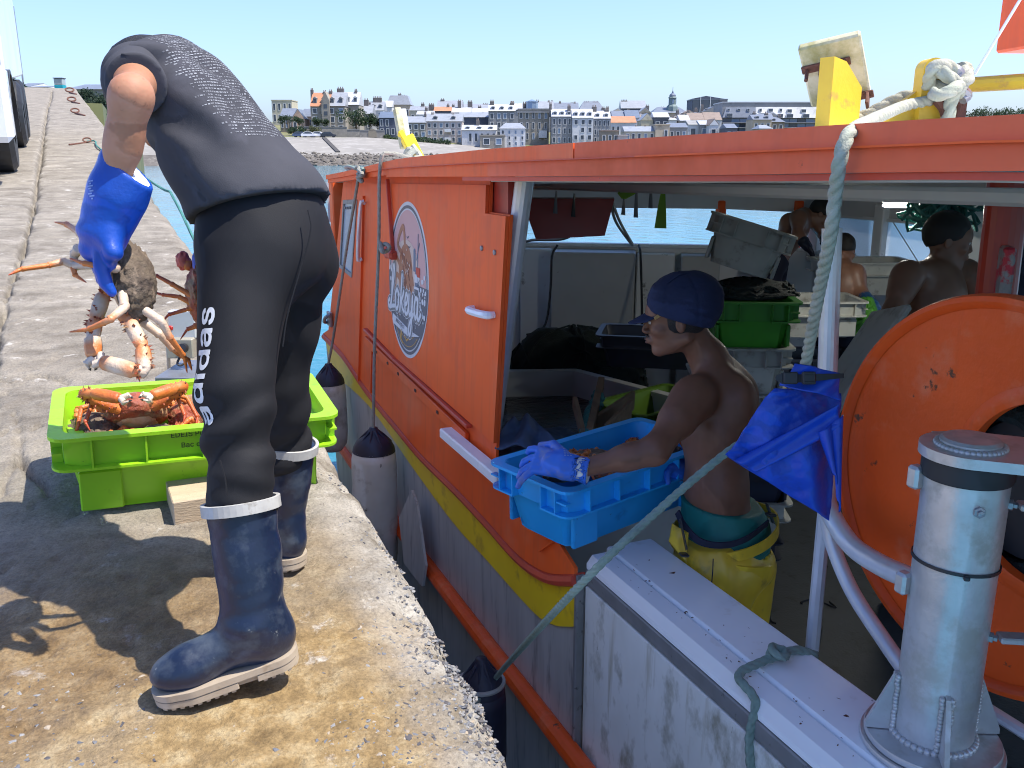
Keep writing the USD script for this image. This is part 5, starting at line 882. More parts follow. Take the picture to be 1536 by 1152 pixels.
obj('lifting_hook', tube([at(1412, 118, 2.2), at(1430, 104, 2.18), at(1440, 112, 2.18), at(1436, 128, 2.18), at(1450, 142, 2.2), at(1443, 150, 2.2)], .013, 8, 6), steel, YP)
obj('boom', tube([at(1444, 128, 2.35), at(1600, 118, 2.15)], .019, 12), yellow_post, BT)
orb = at(1592, 8, 2.2); obj('orange_box', bx(orb, (.16, .24, .20), rotz(-.3), .006), orange, BT)
obj('white_line', tube([at(1462, 112, 2.2), at(1545, -25, 2.1)], .0035, 6), white_paint, BT)
obj('rusty_shackle', tube([at(1405, 150, 2.2), at(1415, 162, 2.2), at(1420, 178, 2.2)], .012, 6, 3), rust, BT); obj('rusty_block', bx(at(1437, 168, 2.25), (.03, .03, .06), b=.004), rust, BT)
f0 = at(612, 226, 4.9); FB = obj('rope_bracket', cat([bar(at(600, 198, 4.95), at(622, 238, 4.95), .03, .05, (0, 1, 0), .004), bar(at(610, 205, 4.9), at(627, 240, 4.9), .07, .05, (0, 1, 0), .006)]), yellow, BT)
obj('grey_blade', bar(at(595, 163, 4.97), at(606, 222, 4.97), .035, .05, (0, 1, 0), .003), plate_m, FB); obj('grey_blade', bar(at(603, 165, 5.05), at(611, 214, 5.05), .035, .05, (0, 1, 0), .003), grey_int, FB)
obj('lashing', tube([at(606, 240, 4.9), at(613, 224, 4.85), at(624, 228, 4.85), at(618, 218, 4.85), at(630, 236, 4.85), at(612, 236, 4.8), at(622, 224, 4.8)], .016, 7, 5), rope_m, FB)
# ------------------------------------------------------------------ the printed sign on the sliding door
def M0(n, c): return M('sign_'+n, c, c, 3, .45)
sg = {'white': M0('white', (.62, .60, .58)), 'dark': M0('dark_grey', (.10, .10, .11)), 'grey': M0('grey', (.17, .165, .16)), 'pink': M0('pink', (.60, .33, .30)), 'rose': M0('cream', (.62, .45, .35)), 'brown': M0('brown', (.36, .14, .07)), 'dbrown': M0('dark_brown', (.20, .07, .04)), 'red': M0('red', (.5, .05, .03)), 'gold': M0('gold', (.5, .28, .08)), 'blue': M0('blue_grey', (.12, .15, .2))}
SG = obj('oval_sign', yzx(affinity.scale(Point(4.29, 2.378).buffer(1, 32), .335, .385), 1.2448, .001, WS), sg['white'], BT)
def dec(name, g, mat, lv):
    g = affinity.affine_transform(g, [-1, 0, 0, 1, 4.29, 2.378]); return obj(name, yzx(g, 1.2448-.0009*lv, .0008, WS), sg[mat], SG)
E_ = lambda rx, ry, x=0, y=0: affinity.scale(Point(x, y).buffer(1, 32), rx, ry)
ln = lambda pts, r, k=6: LineString(cr([(x, y, 0) for x, y in pts], k)[:, :2]).buffer(r, 4)
inn = E_(.295, .345); lowr = sbox(-1, -1, 1, -.10)
dec('sign_ring', E_(.318, .368).difference(E_(.303, .353)), 'dark', 1); dec('sign_sky', inn.difference(lowr), 'pink', 1); dec('sign_glow', E_(.23, .20, -.02, .0).intersection(inn).difference(lowr), 'rose', 2)
dec('sign_ground', unary_union([inn.intersection(lowr), E_(.33, .36).intersection(sbox(-.4, -.30, -.20, .02)), E_(.33, .36).intersection(sbox(.17, -.25, .4, .0))]), 'dark', 2)
cb = [E_(.115, .15, -.03, .03)]+[ln(p, .014) for p in ([(-.08, .12), (-.17, .17), (-.08, .26), (-.04, .16)], [(-.12, .06), (-.22, .10), (-.24, -.08), (-.22, -.14)], [(-.13, 0), (-.20, .0), (-.20, -.16)], [(.06, .05), (.10, -.02), (.11, -.16)], [(.05, 0), (.07, -.06), (.05, -.18)], [(-.1, -.06), (-.13, -.18)])]
dec('sign_crab', unary_union(cb), 'brown', 3); rs = np.random.default_rng(3)
dec('sign_crab_shading', unary_union([ln([(x, y), (x+.02, y-.03)], .006, 2) for x, y in zip(rs.uniform(-.11, .05, 24), rs.uniform(-.06, .15, 24))]), 'dbrown', 4); dec('sign_crab_light', unary_union([Point(x, y).buffer(.006, 3) for x, y in zip(rs.uniform(-.11, .05, 26), rs.uniform(-.08, .16, 26))]), 'rose', 5)
dec('sign_boat', unary_union([sbox(.13, -.06, .20, .07), sbox(.10, .06, .135, .15), ln([(.165, .07), (.17, .24)], .004, 2), ln([(.15, .12), (.19, .20)], .004, 2), Point(.115, .155).buffer(.015)]), 'blue', 3); dec('sign_wheelhouse', sbox(.145, .04, .205, .085), 'red', 4)
dec('sign_panel', unary_union([sbox(.115, -.06, .195, -.01), sbox(.125, .01, .165, .05)]), 'white', 4); dec('sign_panel_text', sbox(.125, -.048, .185, -.022), 'dark', 5)
for k, s in enumerate(((-1, 1), (1, -1))): dec('sign_spray', unary_union([Point(x, y).buffer(r, 3) for x, y, r in zip(s[0]*rs.uniform(.17, .30, 34), rs.uniform(-.17, .05, 34), rs.uniform(.005, .014, 34))]).intersection(E_(.33, .38)), 'white', 3)
dec('sign_birds', unary_union([ln([(x-.012, y+.006), (x, y), (x+.013, y+.009)], .0025, 2) for x, y in ((-.0, .21), (.03, .165))]), 'dark', 3)
lt = [[(0.1, .3), (-.12, .15), (-.05, -.05), (.3, .1), (.75, 1.1), (1.0, 1.85), (.92, 2.1), (.72, 1.8), (.58, 1.0), (.42, .12), (.15, -.08), (.6, .02), (1.1, .1)], [(1.5, .98), (1.22, .7), (1.25, .15), (1.5, 0), (1.78, .3), (1.75, .8), (1.5, .98), (1.9, .75)], [(2.05, 0), (2.25, .9), (2.42, 1.75)], [(2.18, .48), (2.5, .7), (2.72, 1.0)], [(2.3, .55), (2.5, .2), (2.8, .05)], [(2.95, .42), (3.3, .55), (3.38, .85), (3.15, .95), (2.95, .5), (3.05, .05), (3.35, .05), (3.6, .4)], [(3.65, .95), (3.62, .3), (3.82, .02), (4.1, .3), (4.25, .95)], [(4.25, .95), (4.12, -.2), (3.9, -.85), (3.65, -.85), (3.72, -.45), (4.4, .15)], [(5.1, .9), (4.75, .95), (4.55, .45), (4.75, .02), (5.0, .3), (5.12, .95), (5.08, .2), (5.25, .02), (5.6, .3)]]
tw = lambda g: affinity.affine_transform(g, [.098, .0, .0, .105, -.315, -.165])
dec('sign_name_shadow', tw(unary_union([ln(p, .25) for p in lt])), 'white', 3+1); dec('sign_name_outline', tw(unary_union([ln(p, .21) for p in lt])), 'grey', 5); dec('sign_name', tw(unary_union([ln(p, .10) for p in lt])), 'white', 6)
dec('sign_banner', Polygon([(-.25, -.20), (.02, -.235), (.02, -.275), (-.25, -.25)]), 'white', 3); dec('sign_banner', Polygon([(.07, -.24), (.21, -.243), (.07, -.268)]), 'white', 3)
for a in (.22, .255): dec('sign_gold_line', E_(a+.035, a+.075).difference(E_(a+.031, a+.071)).intersection(sbox(-.3, -.5, .3, -.26)), 'gold', 3)
dec('sign_emblem', unary_union([ln([(-.09, -.27), (-.10, -.31), (-.07, -.325)], .012, 3), ln([(-.02, -.285), (.0, -.30), (.03, -.285)], .005, 3)]).intersection(E_(.29, .335)), 'gold', 4)
def txt(s, h, O, ex, ey, mat, parent, name='lettering', bold=False, depth=.0006):
    v, f = tri(meshkit.text_mesh(s, h, depth, bold)); v[:, 0] -= v[:, 0].mean() if False else (v[:, 0].max()+v[:, 0].min())/2
    ex, ey = A(ex, float), A(ey, float); n = np.cross(ex, ey); return obj(name, (A(O)+v[:, :1]*ex+v[:, 1:2]*ey+v[:, 2:]*n, f), mat, parent)
wl = lambda y, z, lv: (1.2448-.0009*lv+WS*(z-1.6)-.0002, y, z)
txt('ARMEMENT', .020, wl(4.29+.115, 2.378-.243, 3), (0, -1, -.12), (WS, 0, 1), sg['dark'], SG)
for i, c_ in enumerate('Gourmandises du large'):
    if c_ == ' ': continue
    a = math.radians(200+i*7.0); p = (.235*math.cos(a), .285*math.sin(a)); tx = A([-math.sin(a), math.cos(a)*1.0]); tx = tx/np.linalg.norm(tx)
    txt(c_, .022, wl(4.29-p[0], 2.378+p[1], 4), (0, -tx[0], tx[1]), (WS, tx[1], tx[0]), sg['white'], SG)
# ------------------------------------------------------------------ crates
def rr(L, W, r): return sbox(-L/2+r, -W/2+r, L/2-r, W/2-r).buffer(r, 5)
def ringpts(L, W, r, n=44):
    b = rr(L, W, r).exterior; return A([b.interpolate(i/n, True).coords[0] for i in range(n)])
def loft(rings):
    k = len(rings[0]); v = np.vstack(rings); f = []
    for i in range(len(rings)-1):
        j = np.arange(k); j2 = (j+1) % k; f.append(np.stack([i*k+j, i*k+j2, (i+1)*k+j2, (i+1)*k+j], 1))
    f = np.vstack(f); v = np.vstack([v, rings[0].mean(0), rings[-1].mean(0)]); m = len(v); j = np.arange(k); j2 = (j+1) % k
    return v, np.vstack([f[:, [0, 1, 2]], f[:, [0, 2, 3]], np.stack([j2, j, np.full(k, m-2)], 1), np.stack([(len(rings)-1)*k+j, (len(rings)-1)*k+j2, np.full(k, m-1)], 1)])
def crate(name, label, mat, loc, rot, L=.74, W=.42, H=.235, group=None, band=.40, cat_='crate', simple=False):
    T = thing(name, label, cat_, loc, group, rot=rot); z = lambda a: a*H; s = .030; bw = H*(1-band); tp = .045
    R3 = lambda L_, W_, r, zz: np.c_[ringpts(L_, W_, r), np.full(44, zz)]
    obj('shell', loft([R3(L-2*s-2*tp, W-2*s-2*tp, .04, 0), R3(L-2*s-2*tp+.004, W-2*s-2*tp+.004, .045, .006), R3(L-2*s-.03, W-2*s-.03, .05, bw), R3(L-2*s, W-2*s, .045, bw+.002), R3(L-2*s, W-2*s, .045, H-.002), R3(L-2*s-.008, W-2*s-.008, .04, H-.002), R3(L-2*s-.045, W-2*s-.045, .045, bw-.004), R3(L-2*s-2*tp-.012, W-2*s-2*tp-.012, .04, .012)]), mat, T, smooth=35)
    rim = rr(L, W, .045).difference(rr(L-2*s-.012, W-2*s-.012, .04)); obj('rim', extr(rim, .010, t=(0, 0, H-.010)), mat, T)
    low = rr(L-.006, W-.006, .045).difference(rr(L-2*s-.004, W-2*s-.004, .04)).difference(sbox(-L, -W*.17, L, W*.17)); obj('skirt', extr(low, .007, t=(0, 0, bw)), mat, T)
    if simple: return T
    for x in (-L*.365, -L*.19, 0, L*.19, L*.365):
        for sg_ in (-1, 1): obj('rib', b2((x-.0025, sg_*(W/2-s-.001), bw+.006), (x+.0025, sg_*(W/2-.004), H-.009)), mat, T)
    for y in (-W*.34, -W*.175, W*.175, W*.34):
        for sg_ in (-1, 1): obj('rib', b2((sg_*(L/2-s-.001), y-.0025, bw+.006), (sg_*(L/2-.004), y+.0025, H-.009)), mat, T)
    for sg_ in (-1, 1):
        obj('rib', b2((sg_*(L/2-s-.001), -W*.46, (bw+H)/2-.003), (sg_*(L/2-.008), -W*.35, (bw+H)/2+.003)), mat, T); obj('rib', b2((sg_*(L/2-s-.001), W*.35, (bw+H)/2-.003), (sg_*(L/2-.008), W*.46, (bw+H)/2+.003)), mat, T)
        for q in (-1, 1): obj('foot_groove', b2((sg_*(L/2-s-tp-.10), q*(W/2-s-.012), .01), (sg_*(L/2-s-.035), q*(W/2-s-.030), bw-.02), .004), mat, T)
        obj('stack_pocket', bx((sg_*(L/2-s-.030), W*.0, H-.055), (.05, W*.30, .012), b=.003), mat, T)
    return T
sc_ = .93; GP = C+.955*(A([.164, 2.898, 2.249])-C)-A([.006, 0, .010]); gR = rotx(.084)@roty(.030)@rotz(.008); gL, gW, gH = .80*.975, .45*.99, .245
GC = crate('lime_crate', 'lime green fish crate holding spider crabs, propped up on the slipway below the bending man', green_pl, GP-gR@A([0, 0, gH]), gR, gL, gW, gH)
gy = -(gW/2-.030)-.0006
txt('EDEIS Ports de', .0145, (-.012, gy, gH-.034), (1, 0, 0), (0, 0, 1), ink, GC); txt('Bac consigné', .0145, (.006, gy, gH-.066), (1, 0, 0), (0, 0, 1), ink, GC)
obj('red_tag', tf(lathe([(0, 0), (.010, 0), (.010, .002), (0, .002)], 14, roty(-math.pi/2), (-gL/2+.028, .04, gH-.03))), red_pl, GC)
BP = C+.945*(A([1.610, 2.838, 1.900])-C); bR = roty(-.025)@rotz(.273); bL, bW, bH = .8*.965, .45*.945, .236
BC = crate('blue_crate', 'bright blue fish crate full of crabs held by the man in the navy cap', blue_pl, BP-bR@A([0, 0, bH]), bR, bL, bW, bH)
q = atq(275, 778); obj('timber_block', bx((q[0]+.03, q[1]+.06, q[2]+.03), (.12, .16, .075), rotz(.06)@rotx(.08), .003), block_m, label='pale wooden block under the lime green crate', cat_='timber block')
# ------------------------------------------------------------------ spider crabs
def leg_mesh(P, r0, t0=0., t1=1., n=9):
    P = np.asarray(P, float); pts, rad, tn = [], [], []; S = len(P)-1
    for i in range(S):
        L = np.linalg.norm(P[i+1]-P[i]); r = r0*(1-.62*i/max(S-1, 1)) if S > 1 else r0; last = i == S-1
        for t, q in ((.02, .90), (.10, 1.06), (.45, .96), (.85, .86), (.94, 1.02), (.99, .88)):
            if last: q = {.02: .8, .10: 1.0, .45: .8, .85: .42, .94: .26, .99: .08}[t]
            pts.append(P[i]+(P[i+1]-P[i])*t); rad.append(r*q); tn.append(t0+(t1-t0)*((i+t)/S))
    pts, rad = A(pts), A(rad); th = np.arange(n)*2*np.pi/n; c = np.stack([np.cos(th), np.sin(th)], 1)
    v, f = sweep(pts, lambda i, s: c*rad[i]); return (v, f), np.r_[np.repeat(tn, n), tn[0], tn[-1]]
def spikes(P, r, n, rg, L=.5):
    out = []; P = np.asarray(P, float)
    for i in range(n):
        k = rg.integers(len(P)-1); t = rg.uniform(.05, .95); p = P[k]+(P[k+1]-P[k])*t; d = rg.normal(size=3); a = P[k+1]-P[k]; d -= a*(d@a)/(a@a); d /= np.linalg.norm(d); e = np.cross(d, a/np.linalg.norm(a)); a = a/np.linalg.norm(a); s = r*.28
        b = p+d*r*.8; out.append((A([b+a*s, b-a*.5*s+e*s*.86, b-a*.5*s-e*s*.86, p+d*r*(1.1+L)]), A([[0, 1, 3], [1, 2, 3], [2, 0, 3]])))
    return cat(out)
def carapace(size, seed, spk=1.):
    v, f = tri(trimesh.creation.icosphere(4, 1.)); rg = np.random.default_rng(seed); d = v.copy()
    front = np.clip(d[:, 0], 0, 1); r = 1-.28*front**2*np.abs(d[:, 1])+.10*front**4; r += .05*nz(d, 5, 2, seed)
    sp = rg.normal(size=(150, 3)); sp[:, 2] = np.abs(sp[:, 2])*.8-.02; sp /= np.linalg.norm(sp, axis=1, keepdims=True)
    edge = np.abs(sp[:, 2]) < .28; am = np.where(edge, .16, .07)*spk*rg.uniform(.6, 1.2, 150)
    dd = d@sp.T; r += (am*np.exp(-((1-dd)/.0022))).max(1); v = d*r[:, None]*A([.60, .50, .36]); v[:, 2] = np.where(v[:, 2] < -.1, -.1+(v[:, 2]+.1)*.35, v[:, 2]); return v*size, f
def crab(name, label, c, R, size, legs, claws, shell, seed, t0=0., t1=1., lr=.05, group=None, clawtint=(.0, .7)):
    T = thing(name, label, 'spider crab', c, group); rg = np.random.default_rng(seed); R = np.asarray(R); c = A(c, float)
    obj('carapace', tf(carapace(size, seed), R, c), shell, T, smooth=True)
    b_ = tri(trimesh.creation.icosphere(3, 1.)); bv = b_[0]*A([.46, .36, .16])*size*(1+.08*nz(b_[0], 4, 2, seed))[:, None]+A([0, 0, -.10])*size
    obj('belly', tf((bv, b_[1]), R, c), belly_m, T, smooth=True)
    for P in legs:
        m, tn = leg_mesh(P, size*lr, t0, t1); obj('leg', m, crab_m, T, smooth=True, tint=tn)
    for P in claws:
        P = A(P); arm = P[:-1]; r = size*lr*1.35; m, tn = leg_mesh(np.vstack([arm[:-1], arm[-2]+(arm[-1]-arm[-2])*1.0]), r, *clawtint)
        # the arm keeps its width to the hand
        hand = P[-2]; w_ = P[-2]-P[-3]; u = w_/np.linalg.norm(w_); tip = P[-1]; s = np.cross(u, rg.normal(size=3)); s /= np.linalg.norm(s)
        pts, rad, tt = [], [], []
        for i in range(len(arm)-1):
            for t, q in ((.02, .75), (.12, 1.05), (.5, 1.1), (.88, 1.), (.98, .8)): pts.append(arm[i]+(arm[i+1]-arm[i])*t); rad.append(r*q*(1.0 if i < len(arm)-2 else 1.12)); tt.append(clawtint[0]+(clawtint[1]-clawtint[0])*(.2+.6*abs(math.sin(i*2.1+t*2.2))))
        pts, rad = A(pts), A(rad); th = np.arange(10)*2*np.pi/10; cc = np.stack([np.cos(th), np.sin(th)], 1); cl = obj('claw', sweep(pts, lambda i, s_: cc*rad[i]), crab_m, T, smooth=True, tint=np.r_[np.repeat(tt, 10), tt[0], tt[-1]])
        obj('claw_bristles', spikes(arm[:-1], r, 60, rg), shell_r, cl)
        for sgn in (-1, 1):
            m, tn = leg_mesh([hand, (hand+tip)/2+s*sgn*r*.9, tip+s*sgn*r*.25], r*.62, .0, .1); obj('pincer', m, crab_m, cl, smooth=True, tint=tn)
            obj('pincer_tip', tube([(hand+tip)/2*.35+tip*.65+s*sgn*r*.42, tip+s*sgn*r*.25], [r*.26, r*.06], 7), spider_tip, cl)
    return T
PX = lambda l, w: [at(x, y, w_) for (x, y), w_ in zip(l, np.broadcast_to(w, len(l)))]
hc = at(196, 424, 1.76); cu = RT*.95+UP*.10+FW*.10; cu /= np.linalg.norm(cu); cfw = UP-cu*(UP@cu); cfw = -cfw/np.linalg.norm(cfw)
crab('held_crab', 'big spider crab dangling from the blue glove of the bending man', hc, np.stack([cfw, np.cross(cu, cfw), cu], 1), .125,
     [PX([(140, 396), (112, 399), (95, 392), (72, 398), (31, 404), (12, 413)], (1.78, 1.8, 1.8, 1.78, 1.74, 1.72)), PX([(130, 355), (120, 349), (99, 336), (81, 333)], (1.8, 1.84, 1.9, 1.94)), PX([(118, 372), (112, 381), (109, 399), (113, 413), (130, 424)], (1.78, 1.8, 1.8, 1.79, 1.76)),
      PX([(180, 404), (172, 402), (154, 400), (125, 395), (104, 387)], (1.74, 1.68, 1.66, 1.66, 1.68)), PX([(182, 425), (187, 461), (164, 480), (133, 494), (103, 498)], (1.73, 1.68, 1.64, 1.66, 1.7)),
      PX([(195, 451), (242, 482), (256, 508), (276, 534), (281, 560)], (1.76, 1.74, 1.76, 1.80, 1.82)), PX([(192, 466), (242, 503), (260, 524), (283, 541), (288, 556)], (1.78, 1.8, 1.82, 1.86, 1.88)), PX([(190, 440), (200, 470), (215, 480), (232, 498)], (1.8, 1.86, 1.9, 1.95))],
     [PX([(165, 430), (156, 440), (143, 480), (139, 505), (141, 536), (139, 556)], (1.76, 1.76, 1.75, 1.73, 1.72, 1.72)), PX([(182, 468), (194, 482), (214, 520), (217, 556), (204, 557), (153, 543), (138, 535)], (1.75, 1.74, 1.72, 1.70, 1.70, 1.71, 1.72))], shell_m, 11, .05, .95, .080)
c2 = at(312, 440, 2.1)
crab('second_held_crab', 'dark red spider crab hanging half hidden behind the thigh of the bending man', c2, np.stack([-UP, FW, -RT], 1), .13,
     [PX([(312, 452), (292, 446), (256, 425), (234, 413), (199, 388)], 2.05), PX([(312, 458), (290, 456), (268, 445), (243, 442), (221, 435)], 2.06), PX([(312, 465), (292, 460), (281, 464), (253, 472), (242, 484)], 2.06), PX([(312, 478), (292, 490), (281, 494), (270, 510)], 2.08)],
     [PX([(318, 425), (305, 410), (290, 400), (278, 396), (274, 380)], 2.1)], shell_r, 12, .55, 1.15, .062, clawtint=(.6, 1.))
obj('red_claw_knuckle', tf((tri(trimesh.creation.icosphere(3, 1.))[0]*A([.016, .016, .022])*(1+.32*nz(tri(trimesh.creation.icosphere(3, 1.))[0], 2.6, 3, 4))[:, None], tri(trimesh.creation.icosphere(3, 1.))[1]), None, at(275, 391, 2.1)), M('bright_red_crab_shell', (.62, .09, .06), (.5, .14, .10), 60, .5, bump=.002, bsc=150), '/World/second_held_crab', smooth=True)
def crate_crab(label, base, R, p, yaw, tilt, size, shell, seed, group, claws_up=True, roll=0., dim=None):
    """a crab lying in a crate; p in the crate's own frame"""
    Q = R@rotz(yaw)@roty(tilt)@rotx(roll); c = base+R@A(p); rg = np.random.default_rng(seed); legs, claws = [], []
    for s in (-1, 1):
        for k in range(4):
            a = (.75-k*.45); d = A([math.sin(a)*.9, s*math.cos(a), 0]); z1 = .20+.12*rg.random()
            legs.append([c+Q@(q*size) for q in (d*.36, d*.62+A([0, 0, z1]), d*(.86)+A([0, 0, z1*.6]), d*(.98+.1*rg.random())+A([-.1*k+.1, 0, -.18-.1*rg.random()]), d*(.95)+A([.15-.1*k, 0, -.40]))])
        claws.append([c+Q@(A(q)*size) for q in ((.42, s*.22, -.02), (.60, s*.55, .10), (.78, s*.78, .22), (.95, s*.62, .16), (1.18, s*.22, -.02), (1.30, s*.05, -.08))])
    dm = dim or ((gL, gW, gH) if base is gb else (bL, bW, bH))
    def cl_(P):
        q = (A(P)-base)@R; lim = A([dm[0]/2-.065, dm[1]/2-.062]); inside = q[:, 2] < dm[2]+.012; q[inside, :2] = np.clip(q[inside, :2], -lim, lim); q[:, 2] = np.maximum(q[:, 2], .02); return base+q@R.T
    return crab('spider_crab', label, c, Q, size, [cl_(P) for P in legs], [cl_(P) for P in claws], shell, seed, .5, 1.1, .062, group, (.45, 1.))
gb = GP-gR@A([0, 0, gH])
crate_crab('red spiny spider crab facing forward on top of the lime green crate', gb, gR, (-.165, .035, .205), -1.57, -.60, .175, shell_r, 21, None)
crate_crab('brown spider crab under the red one at the near side of the lime green crate', gb, gR, (-.11, -.085, .155), 2.6, .2, .15, shell_m, 22, None, roll=.3)
crate_crab('orange-red spider crab beside the trouser leg in the lime green crate', gb, gR, (.08, .0, .16), -2.0, -.2, .16, shell_r, 23, None, roll=.25)
crate_crab('pale-clawed spider crab at the left end of the lime green crate', gb, gR, (-.27, .03, .165), .9, .15, .145, shell_m, 25, None, roll=.2)
crate_crab('red-brown spider crab at the back of the lime green crate', gb, gR, (.0, .10, .17), 1.2, -.1, .15, shell_r, 26, None, roll=-.2)
crate_crab('mossy spider crab deep in the right half of the lime green crate, behind the legs', gb, gR, (.24, .0, .13), .5, .1, .15, shell_m, 24, None)
bb = BP-bR@A([0, 0, bH])
crate_crab('mossy brown spider crab beside the gloved hand in the blue crate', bb, bR, (-.17, .05, .185), .8, .1, .13, shell_m, 31, None, roll=-.2)
crate_crab('brown spider crab in the middle of the blue crate with one leg sticking up', bb, bR, (.0, .06, .175), 2.5, -.15, .135, shell_m, 32, None, roll=.2)
crate_crab('mossy spider crab at the right end of the blue crate under the arm', bb, bR, (.21, -.04, .185), 2.0, .25, .15, shell_m, 33, None)
crate_crab('red spider crab at the bottom of the blue crate', bb, bR, (-.0, -.06, .15), -.6, 0, .14, shell_r, 34, None)
# ------------------------------------------------------------------ fenders and ropes
def fender(label, x, y, z1, r, L, tilt=0., m=None):
    T = thing('boat_fender', label, 'fender', (x, y, z1-L)); o = (x, y, z1)
    obj('body', lathe([(0, -L), (r*.6, -L+.01), (r*.92, -L+.06), (r, -L+.14), (r, -.20), (r*.985, -.13), (r*.93, -.075), (0, -.07)], 40, roty(tilt), o), m or fender_m, T, smooth=True)
    obj('top_cap', lathe([(r*.945, -.082), (r*.90, -.055), (r*.74, -.022), (r*.45, .004), (.030, .022), (.022, .05), (0, .05)], 32, roty(tilt), o), navy_cap, T, smooth=True)
    obj('cap_creases', cat([tube([A(o)+A([math.cos(a)*.02, math.sin(a)*.02, .035]), A(o)+A([math.cos(a)*r*.45, math.sin(a)*r*.45, .006]), A(o)+A([math.cos(a)*r*.80, math.sin(a)*r*.80, -.036])], [.008, .006, .003], 6, 4) for a in np.arange(9)*.698]), navy_cap, T); return T
fender('big stained white fender hanging between the slipway edge and the yellow stripe', 1.13, 4.52, 1.52, .122, .80, .02)
fender('smaller fender hanging at the far end of the orange cabin wall', 1.15, 5.72, 1.61, .105, .55)
f3 = atx(722, 1016, 1.08); FN = fender('navy fender with a pale ring low in the gap near the thin mooring line', f3[0], f3[1], f3[2]+.03, .095, .5, 0., navy_cap); obj('pale_ring', tf(lathe([(.085, -.060), (.0905, -.058), (.0925, -.050), (.089, -.044), (.08, -.044)], 32, None, f3+A([0, 0, .033]))), rim_m, FN)
T = thing('fender_rope', 'thin grey rope from the roof edge down to the big stained fender', 'rope', (1.18, 4.4, 1.5))
obj('line', rope([(1.35, 4.40, 2.965), (1.24, 4.385, 2.99), (1.183, 4.38, 2.94), atx(568, 372, 1.185), atx(562, 520, 1.175), (1.13, 4.52, 1.56)], .0085, 8, step=.014), rope_s, T)
obj('lug_lashing', tube([atx(570, 372, 1.19), atx(576, 378, 1.21), atx(584, 372, 1.22), atx(579, 366, 1.21), atx(571, 370, 1.19), atx(574, 378, 1.185), atx(570, 364, 1.185)], .011, 7, 6), rope_s, T)
T = thing('fender_rope', 'thin grey rope from the roof corner down past the cleat to the smaller fender', 'rope', (1.18, 5.0, 1.6))
obj('line', rope([atx(532, 253, 1.20), atx(538, 262, 1.185), atx(520, 372, 1.19), atx(501, 500, 1.18), (1.15, 5.72, 1.66)], .0085, 8, step=.014), rope_s, T)
obj('loop', tube([atx(541, 256, 1.19), atx(524, 250, 1.25), atx(519, 252, 1.28), atx(528, 256, 1.25), atx(545, 254, 1.19), atx(538, 270, 1.185)], .011, 7, 6), rope_g, T); obj('knot', tube([atx(538, 255, 1.18), atx(544, 262, 1.175), atx(537, 266, 1.17), atx(543, 272, 1.18), atx(537, 260, 1.17)], .012, 7, 6), rope_s, T)
# thick rope over the roof edge
tw_ = at(1208, 548, 2.12)
T = thing('mooring_rope', 'thick pale rope knotted round the yellow post, hanging over the roof edge to the tarpaulin', 'rope', (1.3, 1.6, 2.9))
obj('hanging_part', rope([at(1400, 150, 2.22), at(1360, 158, 2.15), at(1328, 171, 1.98), at(1302, 183, 1.78), atx(1283, 193, 1.225), atx(1269, 209, 1.172), atx(1259, 245, 1.165), atx(1253, 290, 1.19), at(1246, 350, 1.68), at(1228, 440, 1.86), tw_, at(1200, 580, 2.14)], .0128, 8, step=.006), rope_m, T, smooth=True)
obj('hanging_part', rope([at(1398, 142, 2.26), at(1352, 146, 2.3), at(1300, 172, 2.34), at(1262, 186, 2.38), at(1235, 195, 2.6)], .0145, 8, step=.006), rope_m, T, smooth=True)
obj('knot', rope([at(1392, 130, 2.20), at(1400, 102, 2.15), at(1422, 100, 2.17), at(1436, 118, 2.2), at(1420, 134, 2.2), at(1400, 128, 2.2), at(1396, 112, 2.24), at(1412, 108, 2.15), at(1432, 124, 2.15), at(1440, 140, 2.2)], .0155, 8, step=.006), rope_m, T, smooth=True)
obj('knot', rope([at(1446, 106, 2.2), at(1452, 118, 2.17), at(1440, 130, 2.16), at(1428, 148, 2.18), at(1422, 176, 2.2), at(1416, 186, 2.22)], .0155, 8, step=.006), rope_m, T, smooth=True); obj('knot', rope([at(1398, 140, 2.14), at(1412, 142, 2.12), at(1430, 134, 2.12), at(1446, 118, 2.2), at(1450, 104, 2.22), at(1440, 102, 2.2)], .015, 8, step=.006), rope_m, T, smooth=True)
tc = at(1086, 682, 2.20)
obj('mooring_line', rope([at(1130, 655, 2.22), tc, at(985, 768, 2.16), at(860, 888, 2.12), atx(745, 1015, 1.12), atx(700, 1075, .95)], .0098, 8, step=.006), rope_g, label='thin pale green mooring line slanting from the blue tarpaulin down into the gap', cat_='rope', smooth=True)
T = thing('rail_rope', 'teal rope knotted across the white gunwale boards', 'rope', (1.45, 1.6, 1.7))
e_ = [at(1216, 974, 2.24), atz(1195, 975, 1.716), atz(1168, 984, 1.717), atz(1140, 994, 1.717), atz(1108, 1014, 1.715), A([1.318, 1.555, 1.690]), A([1.296, 1.54, 1.60]), A([1.288, 1.50, 1.45]), A([1.286, 1.46, 1.25]), A([1.286, 1.45, .9])]
e_[0] = A([1.60, 1.66, 1.69])
obj('line', rope(e_, .0115, 8, step=.006), rope_g, T, smooth=True); k = atz(1166, 985, 1.722); kn = [k+A(p)*.022 for p in ((-1, .3, 0), (0, 1, .5), (1, .2, .6), (.2, -1, .4), (-.8, -.2, .9), (0, .9, .9), (.9, 0, .2), (1.4, -.6, 0))]
obj('knot', rope(kn, .010, 8, step=.006), rope_g, T, smooth=True)
